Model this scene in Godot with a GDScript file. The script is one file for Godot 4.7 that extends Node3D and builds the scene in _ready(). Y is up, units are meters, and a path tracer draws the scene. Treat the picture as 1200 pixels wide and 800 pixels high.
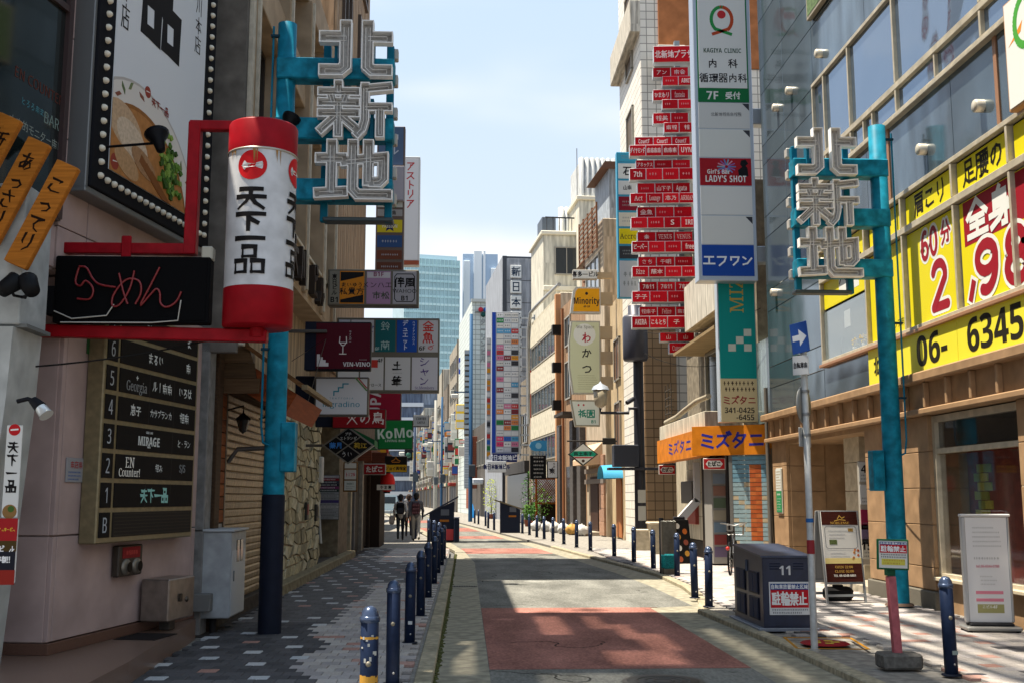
extends Node3D
# A shopping street with hanging signs. X runs across the street, -Z along it, metres.
var rng := RandomNumberGenerator.new()
var mat_cache := {}
var tex := {}
var used := {}
var panel_size := {}
var box_cache := {}
var font_sans: SystemFont
var font_serif: SystemFont
var G := {}

func bend_left(d: float) -> float: return -0.1 * maxf(0.0, d - 34.0)
func right_wall(d: float) -> float: return 6.0 - 0.085 * maxf(0.0, d - 42.0)

# ---------- materials ----------
func noise_image(kind: int, freq: float, octaves: int, size: int, seed_: int, lo: float, hi: float, sx := 1.0) -> ImageTexture:
	var n := FastNoiseLite.new()
	n.noise_type = kind; n.frequency = freq; n.fractal_octaves = octaves; n.seed = seed_
	var im := Image.create(size, size, false, Image.FORMAT_RGB8)
	var src := n.get_seamless_image(size, size, false, false, 0.15, true)
	if sx != 1.0:
		src.resize(maxi(8, int(size / sx)), size); 
		src.resize(size, size, Image.INTERPOLATE_BILINEAR)
	for y in size:
		for x in size:
			var v := src.get_pixel(x, y).r
			v = lo + (hi - lo) * v
			im.set_pixel(x, y, Color(v, v, v))
	im.generate_mipmaps()
	return ImageTexture.create_from_image(im)

func make_textures():
	tex["fine"] = noise_image(FastNoiseLite.TYPE_SIMPLEX, 0.12, 3, 256, 3, 0.72, 1.0)
	tex["speck"] = noise_image(FastNoiseLite.TYPE_VALUE, 0.45, 2, 256, 5, 0.65, 1.0)
	tex["blotch"] = noise_image(FastNoiseLite.TYPE_SIMPLEX, 0.02, 5, 256, 8, 0.62, 1.0)
	tex["soft"] = noise_image(FastNoiseLite.TYPE_SIMPLEX, 0.015, 4, 256, 13, 0.82, 1.0)
	tex["asphalt"] = noise_image(FastNoiseLite.TYPE_VALUE, 0.3, 4, 512, 21, 0.7, 1.0)
	tex["concrete"] = noise_image(FastNoiseLite.TYPE_SIMPLEX, 0.012, 6, 512, 31, 0.74, 1.0)
	# streaks that run down a wall: squeezed across
	var im := Image.create(256, 256, false, Image.FORMAT_RGB8)
	var n := FastNoiseLite.new(); n.seed = 44; n.frequency = 0.02; n.fractal_octaves = 4
	for y in 256:
		for x in 256:
			var a := n.get_noise_2d(x * 3.0, y * 0.35); var b := n.get_noise_2d((x - 256) * 3.0, y * 0.35)
			var c := lerpf(a, b, x / 256.0)
			var v := clampf(0.88 + 0.3 * c, 0.5, 1.0)
			im.set_pixel(x, y, Color(v, v, v))
	im.generate_mipmaps(); tex["streak"] = ImageTexture.create_from_image(im)
	# wood grain along x
	var w := Image.create(256, 256, false, Image.FORMAT_RGB8)
	for y in 256:
		for x in 256:
			var g := n.get_noise_2d(x * 0.25 + 900.0, y * 4.0)
			var v := clampf(0.9 + 0.16 * g, 0.6, 1.0)
			w.set_pixel(x, y, Color(v, v * 0.97, v * 0.93))
	w.generate_mipmaps(); tex["wood"] = ImageTexture.create_from_image(w)
	for k in ["asphalt", "concrete", "speck"]:
		var h: Image = tex[k].get_image().duplicate(); h.clear_mipmaps(); h.bump_map_to_normal_map(3.0); h.generate_mipmaps()
		tex[k + "_n"] = ImageTexture.create_from_image(h)

func mat(hex: String, rough := 0.75, metal := 0.0, grain := "", scale := 1.0) -> StandardMaterial3D:
	var key := "%s|%.2f|%.2f|%s|%.2f" % [hex, rough, metal, grain, scale]
	if mat_cache.has(key): return mat_cache[key]
	var m := StandardMaterial3D.new()
	m.albedo_color = Color(hex); m.roughness = rough; m.metallic = metal
	if rough >= 0.35 and metal < 0.15: m.metallic_specular = 0.2
	if grain != "":
		m.albedo_texture = tex[grain]; m.uv1_triplanar = true; m.uv1_world_triplanar = true
		m.uv1_scale = Vector3.ONE * scale
		if tex.has(grain + "_n"):
			m.normal_enabled = true; m.normal_texture = tex[grain + "_n"]; m.normal_scale = 0.15 if grain == "concrete" else 0.5
	mat_cache[key] = m
	return m

func glass(hex: String, alpha: float) -> StandardMaterial3D:
	var key := "glass" + hex + str(alpha)
	if mat_cache.has(key): return mat_cache[key]
	var m := StandardMaterial3D.new()
	m.albedo_color = Color(Color(hex), alpha); m.roughness = 0.03; m.metallic_specular = 0.7
	m.transparency = BaseMaterial3D.TRANSPARENCY_ALPHA
	mat_cache[key] = m
	return m

# ---------- nodes ----------
func numbered(called: String) -> String:
	used[called] = used.get(called, -1) + 1
	return called if used[called] == 0 else "%s_%03d" % [called, used[called]]

func thing(called: String, label: String, category: String, at := Vector3.ZERO, turn := 0.0, group := "") -> Node3D:
	var o := Node3D.new(); o.name = numbered(called); add_child(o)
	o.position = at; o.rotation_degrees.y = turn
	tag(o, label, category, group)
	return o

func tag(o: Node, label: String, category: String, group := ""):
	o.set_meta("label", label); o.set_meta("category", category)
	if group != "": o.set_meta("group", group)

func copy_of(root: Node3D, at: Vector3, turn: float, label := "") -> Node3D:
	var r: Node3D = root.duplicate(); r.name = numbered(str(root.name).rstrip("_0123456789")); add_child(r)
	r.position = at; r.rotation_degrees.y = turn
	if label != "": r.set_meta("label", label)
	return r

func put(parent: Node, called: String, mesh: Mesh, m: Material, at := Vector3.ZERO) -> MeshInstance3D:
	var o := MeshInstance3D.new(); o.mesh = mesh; o.name = called; o.position = at
	o.material_override = m
	if parent == self: o.name = numbered(called)
	parent.add_child(o, true)
	return o

func struct(o: Node): o.set_meta("kind", "structure"); return o

func rounded_box(size: Vector3, b: float) -> ArrayMesh:
	var key := "%.3f,%.3f,%.3f,%.4f" % [size.x, size.y, size.z, b]
	if box_cache.has(key): return box_cache[key]
	var st := SurfaceTool.new(); st.begin(Mesh.PRIMITIVE_TRIANGLES)
	add_box(st, Transform3D(), size, b)
	st.generate_normals()
	var me := st.commit(); box_cache[key] = me
	return me

func quad(st: SurfaceTool, a: Vector3, b: Vector3, c: Vector3, d: Vector3):
	for v in [a, b, c, a, c, d]: st.add_vertex(v)

# box with chamfered edges; flat faces
func add_box(st: SurfaceTool, t: Transform3D, size: Vector3, b := 0.0):
	st.set_smooth_group(-1)
	var h := size * 0.5
	if b <= 0.0:
		var p := []
		for i in 8: p.append(t * Vector3(h.x if i & 1 else -h.x, h.y if i & 2 else -h.y, h.z if i & 4 else -h.z))
		quad(st, p[4], p[6], p[7], p[5]); quad(st, p[1], p[3], p[2], p[0]); quad(st, p[0], p[2], p[6], p[4])
		quad(st, p[5], p[7], p[3], p[1]); quad(st, p[6], p[2], p[3], p[7]); quad(st, p[0], p[4], p[5], p[1])
		return
	b = minf(b, minf(h.x, minf(h.y, h.z)) * 0.9)
	var i := h - Vector3(b, b, b)
	for ax in 3:
		var u := (ax + 1) % 3; var v := (ax + 2) % 3
		for s in [-1.0, 1.0]:
			var q := []
			for k in [[-1, -1], [1, -1], [1, 1], [-1, 1]]:
				var c := Vector3.ZERO; c[ax] = s * h[ax]; c[u] = k[0] * i[u]; c[v] = k[1] * i[v]; q.append(t * c)
			if s > 0: quad(st, q[3], q[2], q[1], q[0])
			else: quad(st, q[0], q[1], q[2], q[3])
		for su in [-1.0, 1.0]:
			for sv in [-1.0, 1.0]:
				var q := []
				for e in [[-1, 0], [1, 0], [1, 1], [-1, 1]]:
					var c := Vector3.ZERO; c[ax] = e[0] * i[ax]
					if e[1] == 0: c[u] = su * h[u]; c[v] = sv * i[v]
					else: c[u] = su * i[u]; c[v] = sv * h[v]
					q.append(t * c)
				if su * sv > 0: quad(st, q[3], q[2], q[1], q[0])
				else: quad(st, q[0], q[1], q[2], q[3])
	for sx in [-1.0, 1.0]:
		for sy in [-1.0, 1.0]:
			for sz in [-1.0, 1.0]:
				var a := t * Vector3(sx * h.x, sy * i.y, sz * i.z); var c := t * Vector3(sx * i.x, sy * h.y, sz * i.z); var d := t * Vector3(sx * i.x, sy * i.y, sz * h.z)
				for w in ([a, d, c] if sx * sy * sz > 0 else [a, c, d]): st.add_vertex(w)

func box(parent: Node, called: String, at: Vector3, size: Vector3, m: Material, b := 0.0) -> MeshInstance3D:
	return put(parent, called, rounded_box(size.abs(), b), m, at)

# world-space box from corner to corner, under an unturned thing
func wbox(t: Node3D, called: String, x0: float, x1: float, y0: float, y1: float, d0: float, d1: float, m: Material, b := 0.0) -> MeshInstance3D:
	var c := Vector3((x0 + x1) / 2, (y0 + y1) / 2, -(d0 + d1) / 2)
	return box(t, called, c - (t.position if t != self else Vector3.ZERO), Vector3(absf(x1 - x0), absf(y1 - y0), absf(d1 - d0)), m, b)

func st_new() -> SurfaceTool:
	var st := SurfaceTool.new(); st.begin(Mesh.PRIMITIVE_TRIANGLES); return st

func commit(st: SurfaceTool, parent: Node, called: String, m: Material, at := Vector3.ZERO) -> MeshInstance3D:
	st.generate_normals()
	return put(parent, called, st.commit(), m, at)

func basis_along(dir: Vector3) -> Basis:
	var y := dir.normalized(); var x := y.cross(Vector3(0, 0, 1) if absf(y.z) < 0.9 else Vector3(1, 0, 0)).normalized()
	return Basis(x, y, x.cross(y))

func add_tube(st: SurfaceTool, pts: Array, r: float, sides := 6, r1 := -1.0):
	st.set_smooth_group(1)
	if r1 < 0: r1 = r
	var rings := []
	for k in pts.size():
		var dir: Vector3 = (pts[mini(k + 1, pts.size() - 1)] - pts[maxi(k - 1, 0)])
		var bs := basis_along(dir); var rr := lerpf(r, r1, float(k) / maxf(1.0, pts.size() - 1))
		var ring := []
		for s in sides:
			var a := TAU * s / sides
			ring.append(pts[k] + bs.x * cos(a) * rr + bs.z * sin(a) * rr)
		if k > 0:
			# turn the ring so that it meets the last one without twisting
			var best := 0; var bd := 1e9
			for o in sides:
				var dd: float = (ring[o] - rings[k - 1][0] - (pts[k] - pts[k - 1])).length_squared()
				if dd < bd: bd = dd; best = o
			var rot := []
			for s in sides: rot.append(ring[(s + best) % sides])
			ring = rot
		rings.append(ring)
	for k in pts.size() - 1:
		for s in sides:
			var s2: int = (s + 1) % sides
			quad(st, rings[k][s], rings[k][s2], rings[k + 1][s2], rings[k + 1][s])
	st.set_smooth_group(-1)
	for s in sides:
		var s2: int = (s + 1) % sides
		for v in [pts[0], rings[0][s2], rings[0][s]]: st.add_vertex(v)
		for v in [pts[-1], rings[-1][s], rings[-1][s2]]: st.add_vertex(v)

func tube(parent: Node, called: String, pts: Array, r: float, m: Material, sides := 8, r1 := -1.0) -> MeshInstance3D:
	var st := st_new(); add_tube(st, pts, r, sides, r1)
	return commit(st, parent, called, m)

# profile: [[radius, y], ...] turned about Y
func add_lathe(st: SurfaceTool, t: Transform3D, prof: Array, sides := 16, smooth := true):
	for k in prof.size() - 1:
		st.set_smooth_group(1 if smooth and prof[k].size() < 3 else -1)
		for s in sides:
			var a := TAU * s / sides; var b := TAU * (s + 1) / sides
			var p := t * Vector3(cos(a) * prof[k][0], prof[k][1], sin(a) * prof[k][0]); var q := t * Vector3(cos(b) * prof[k][0], prof[k][1], sin(b) * prof[k][0])
			var p2 := t * Vector3(cos(a) * prof[k + 1][0], prof[k + 1][1], sin(a) * prof[k + 1][0]); var q2 := t * Vector3(cos(b) * prof[k + 1][0], prof[k + 1][1], sin(b) * prof[k + 1][0])
			if prof[k][0] > 1e-5:
				for v in [p, q, q2]: st.add_vertex(v)
			if prof[k + 1][0] > 1e-5:
				for v in [p, q2, p2]: st.add_vertex(v)

func lathe(parent: Node, called: String, prof: Array, m: Material, at := Vector3.ZERO, sides := 16, bs := Basis()) -> MeshInstance3D:
	var st := st_new(); add_lathe(st, Transform3D(bs, Vector3.ZERO), prof, sides)
	return commit(st, parent, called, m, at)

# flat polygon in XY pushed out along Z
func add_prism(st: SurfaceTool, t: Transform3D, poly: PackedVector2Array, z0: float, z1: float):
	st.set_smooth_group(-1)
	var idx := Geometry2D.triangulate_polygon(poly)
	for k in range(0, idx.size(), 3):
		for j in [0, 1, 2]: var p := poly[idx[k + j]]; st.add_vertex(t * Vector3(p.x, p.y, z1))
		for j in [2, 1, 0]: var p := poly[idx[k + j]]; st.add_vertex(t * Vector3(p.x, p.y, z0))
	for k in poly.size():
		var a := poly[k]; var b := poly[(k + 1) % poly.size()]
		quad(st, t * Vector3(a.x, a.y, z0), t * Vector3(b.x, b.y, z0), t * Vector3(b.x, b.y, z1), t * Vector3(a.x, a.y, z1))

func prism(parent: Node, called: String, pts: Array, z0: float, z1: float, m: Material, at := Vector3.ZERO, bs := Basis()) -> MeshInstance3D:
	var st := st_new(); add_prism(st, Transform3D(bs, Vector3.ZERO), PackedVector2Array(pts), z0, z1)
	return commit(st, parent, called, m, at)

func disc_points(r: float, n := 20, c := Vector2.ZERO) -> Array:
	var a := []
	for k in n: a.append(c + Vector2(cos(TAU * k / n), sin(TAU * k / n)) * r)
	return a

# ---------- lettering ----------
func strokes_of(ch: String) -> Array:
	var out := []
	if not GLYPH.has(ch): return out
	for s in GLYPH[ch].split(","):
		var f: PackedFloat64Array = s.strip_edges().split_floats(" ")
		var pl := []
		for k in range(0, f.size() - 1, 2): pl.append(Vector2(f[k], f[k + 1]))
		out.append(pl)
	return out

var z_step := 0.0
func add_ribbon(st: SurfaceTool, pl: Array, w: float, z: float, brush: bool):
	st.set_smooth_group(-1)
	var n := pl.size()
	for k in n - 1:
		var a: Vector2 = pl[k]; var b: Vector2 = pl[k + 1]
		var d := (b - a).normalized(); var nr := Vector2(-d.y, d.x)
		var wa := w; var wb := w
		if brush:
			wa = w * lerpf(1.35, 0.8, float(k) / maxf(1, n - 1)); wb = w * lerpf(1.35, 0.6, float(k + 1) / maxf(1, n - 1))
		a -= d * wa * 0.48; b += d * wb * 0.48
		z_step += 0.0002
		var zz := z + fmod(z_step, 0.0016)
		var p := [a - nr * wa / 2, a + nr * wa / 2, b + nr * wb / 2, b - nr * wb / 2]
		if brush:
			if k == 0: p[1] -= d * wa * 0.35; p[0] += d * wa * 0.2
			if k == n - 2: p[2] += d * wb * 0.5; p[3] -= d * wb * 0.25
		quad(st, Vector3(p[0].x, p[0].y, zz), Vector3(p[1].x, p[1].y, zz), Vector3(p[2].x, p[2].y, zz), Vector3(p[3].x, p[3].y, zz))

# fat round-ended strokes for big numerals
func add_fat(st: SurfaceTool, s: String, cx: float, cy: float, h: float, sx: float, w: float, z: float):
	st.set_smooth_group(-1); var x := cx - (s.length() - 1) * h * sx * 0.5
	for ch in s:
		for pl in strokes_of(ch):
			for k in pl.size() - 1:
				var a := Vector2(x + (pl[k].x / 20.0 - 0.5) * h * sx, cy - (pl[k].y / 20.0 - 0.5) * h); var b := Vector2(x + (pl[k + 1].x / 20.0 - 0.5) * h * sx, cy - (pl[k + 1].y / 20.0 - 0.5) * h)
				var an := (b - a).angle(); var ring := []; z_step += 0.0001
				for j in 14: ring.append((b if j < 7 else a) + Vector2.from_angle(an - PI / 2 + PI * (j if j < 7 else j - 1) / 6.0) * w / 2)
				for j in range(1, 13):
					for q in [ring[0], ring[j + 1], ring[j]]: st.add_vertex(Vector3(q.x, q.y, z + fmod(z_step, 0.0012)))
		x += h * sx

# adds one line of text to st, centred on (cx, cy), in the XY plane facing +Z
func add_text(st: SurfaceTool, s: String, cx: float, cy: float, h: float, w := 0.1, vert := false, sx := 1.0, brush := false, serif := false, bold := true):
	var runs := []
	for ch in s:
		if GLYPH.has(ch) or ch == " " or ch == "　":
			runs.append([ch, h * sx * (1.08 if ch != " " else 0.5)])
		elif runs.size() > 0 and runs[-1].size() == 3 and not vert:
			runs[-1][0] += ch
		else:
			runs.append([ch, 0.0, null])
	for r in runs:
		if r.size() == 3:
			var tm := TextMesh.new()
			tm.font = font_serif if serif else font_sans
			if not bold: tm.font = font_thin
			tm.text = r[0]; tm.font_size = 64; tm.pixel_size = h / 64.0 * 1.36; tm.depth = 0.002; tm.curve_step = 2.0
			r[2] = tm; r[1] = tm.get_aabb().size.x * sx + h * 0.12 * sx
	var total := 0.0
	for r in runs: total += r[1]
	var x := cx - total / 2; var y := cy + (runs.size() - 1) * h * 0.55
	for r in runs:
		var gx: float = x + r[1] / 2 if not vert else cx
		var gy := cy if not vert else y
		if r.size() == 3:
			var bb: AABB = r[2].get_aabb()
			var t := Transform3D(Basis.from_scale(Vector3(sx, 1, 1)), Vector3(gx - bb.get_center().x * sx, gy - bb.get_center().y, 0.002))
			if not vert: t.origin.y = gy - h * 0.5 * 0.98 + (0.0 if bb.position.y > -0.01 else 0.0) - base_of(r[2], h)
			st.set_smooth_group(-1)
			for v in r[2].get_faces(): st.add_vertex(t * v)
		else:
			for pl in strokes_of(r[0]):
				var q := []
				for p in pl: q.append(Vector2(gx + (p.x / 20.0 - 0.5) * h * sx, gy - (p.y / 20.0 - 0.5) * h))
				add_ribbon(st, q, w * h, 0.0012, brush)
		x += r[1]; y -= h * 1.1

var font_thin: SystemFont
var base_cache := {}
func base_of(tm: TextMesh, h: float) -> float:
	var key := "%s|%.4f" % [tm.font.font_names[0], h]
	if base_cache.has(key): return base_cache[key]
	var t2 := TextMesh.new(); t2.font = tm.font; t2.text = "H"; t2.font_size = 64; t2.pixel_size = tm.pixel_size; t2.depth = 0.002
	base_cache[key] = t2.get_aabb().position.y
	return base_cache[key]

# text on a panel; u, v run 0..1 from its top left corner, hf is the height of a letter as a share of the panel's height
func txt(p: MeshInstance3D, s: String, u: float, v: float, hf: float, m: Material, w := 0.1, vert := false, sx := 1.0, brush := false, serif := false, bold := true) -> MeshInstance3D:
	var d: Vector3 = panel_size[p]
	var st := st_new()
	add_text(st, s, (u - 0.5) * d.x, (0.5 - v) * d.y, hf * d.y, w, vert, sx, brush, serif, bold)
	return commit(st, p, "lettering", m, Vector3(0, 0, d.z / 2))

# rows of illegible small print: short dashes
func small_print(p: MeshInstance3D, u0: float, v0: float, u1: float, v1: float, rows: int, m: Material, fill := 0.55):
	var d: Vector3 = panel_size[p]; var st := st_new()
	for r in rows:
		var v := lerpf(v0, v1, (r + 0.5) / rows); var u := u0 + rng.randf() * 0.06 * (u1 - u0)
		var hh := (v1 - v0) / rows * fill * d.y
		while u < u1 - 0.02:
			var l := minf(hh / d.x * rng.randf_range(0.5, 1.0), u1 - u)
			var ul := u + l
			var hx := rng.randf_range(0.55, 1.0)
			add_box(st, Transform3D(Basis(), Vector3(((u + ul) / 2 - 0.5) * d.x, (0.5 - v) * d.y, 0.001)), Vector3(l * d.x * 0.75, hh * 0.28 * hx, 0.001))
			add_box(st, Transform3D(Basis(), Vector3(((u + ul) / 2 - 0.5) * d.x, (0.5 - v) * d.y + hh * 0.33, 0.001)), Vector3(l * d.x * 0.6 * hx, hh * 0.2, 0.001))
			add_box(st, Transform3D(Basis(), Vector3(((u + ul) / 2 - 0.5) * d.x, (0.5 - v) * d.y, 0.0018)), Vector3(hh * 0.2, hh * 0.95, 0.001))
			u = ul + hh / d.x * 0.2
			if u > lerpf(u0, u1, 0.75) and rng.randf() < 0.12: break
	commit(st, p, "small_print", m, Vector3(0, 0, d.z / 2)).set_meta("kind", "stuff")

# panel set on the front of a sign case; fractions from the top left corner of the case
func panel(t: Node3D, u0: float, v0: float, u1: float, v1: float, m: Material, called := "panel", thick := 0.012) -> MeshInstance3D:
	var d: Vector3 = panel_size[t]
	var w := (u1 - u0) * d.x; var h := (v1 - v0) * d.y
	var p := box(t, called, Vector3(((u0 + u1) / 2 - 0.5) * d.x, (0.5 - (v0 + v1) / 2) * d.y, d.z / 2 + thick / 2 - 0.004), Vector3(w, h, thick), m, 0.002)
	panel_size[p] = Vector3(w, h, thick)
	return p

# a boxed sign: case of size w, h, deep, centred at c, front to +Z before the turn
func sign_case(called: String, label: String, c: Vector3, w: float, h: float, deep: float, case_m: Material, turn := 0.0, group := "", category := "sign") -> Node3D:
	var t := thing(called, label, category, c, turn, group)
	box(t, "case", Vector3.ZERO, Vector3(w, h, deep), case_m, 0.012)
	panel_size[t] = Vector3(w, h, deep)
	return t

# a flat painted shape on a panel, in panel metres from its centre
func shape(p: MeshInstance3D, called: String, pts: Array, m: Material, lift := 0.0015) -> MeshInstance3D:
	var d: Vector3 = panel_size[p]
	return prism(p, called, pts, 0.0, lift, m, Vector3(0, 0, d.z / 2))

func decor_lines(p: MeshInstance3D, called: String, pls: Array, w: float, m: Material):
	var d: Vector3 = panel_size[p]; var st := st_new()
	for pl in pls: add_ribbon(st, pl, w, 0.0012, false)
	commit(st, p, called, m, Vector3(0, 0, d.z / 2))

# frame of four bars round an opening in the plane of X (thickness tx, centred on x)
func frame_bars(parent: Node3D, called: String, x: float, d0: float, d1: float, y0: float, y1: float, bar: float, tx: float, m: Material, extra_d := [], extra_y := []):
	var st := st_new(); var o := parent.position
	for d in [d0 + bar / 2, d1 - bar / 2]: add_box(st, Transform3D(Basis(), Vector3(x, (y0 + y1) / 2, -d) - o), Vector3(tx, y1 - y0, bar))
	for y in [y0 + bar / 2, y1 - bar / 2]: add_box(st, Transform3D(Basis(), Vector3(x, y, -(d0 + d1) / 2) - o), Vector3(tx, bar, d1 - d0 - 2 * bar))
	for d in extra_d: add_box(st, Transform3D(Basis(), Vector3(x, (y0 + y1) / 2, -d) - o), Vector3(tx * 0.9, y1 - y0 - 2 * bar, bar * 0.8))
	for y in extra_y: add_box(st, Transform3D(Basis(), Vector3(x, y, -(d0 + d1) / 2) - o), Vector3(tx * 0.8, bar * 0.8, d1 - d0 - 2 * bar))
	return commit(st, parent, called, m)

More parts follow.
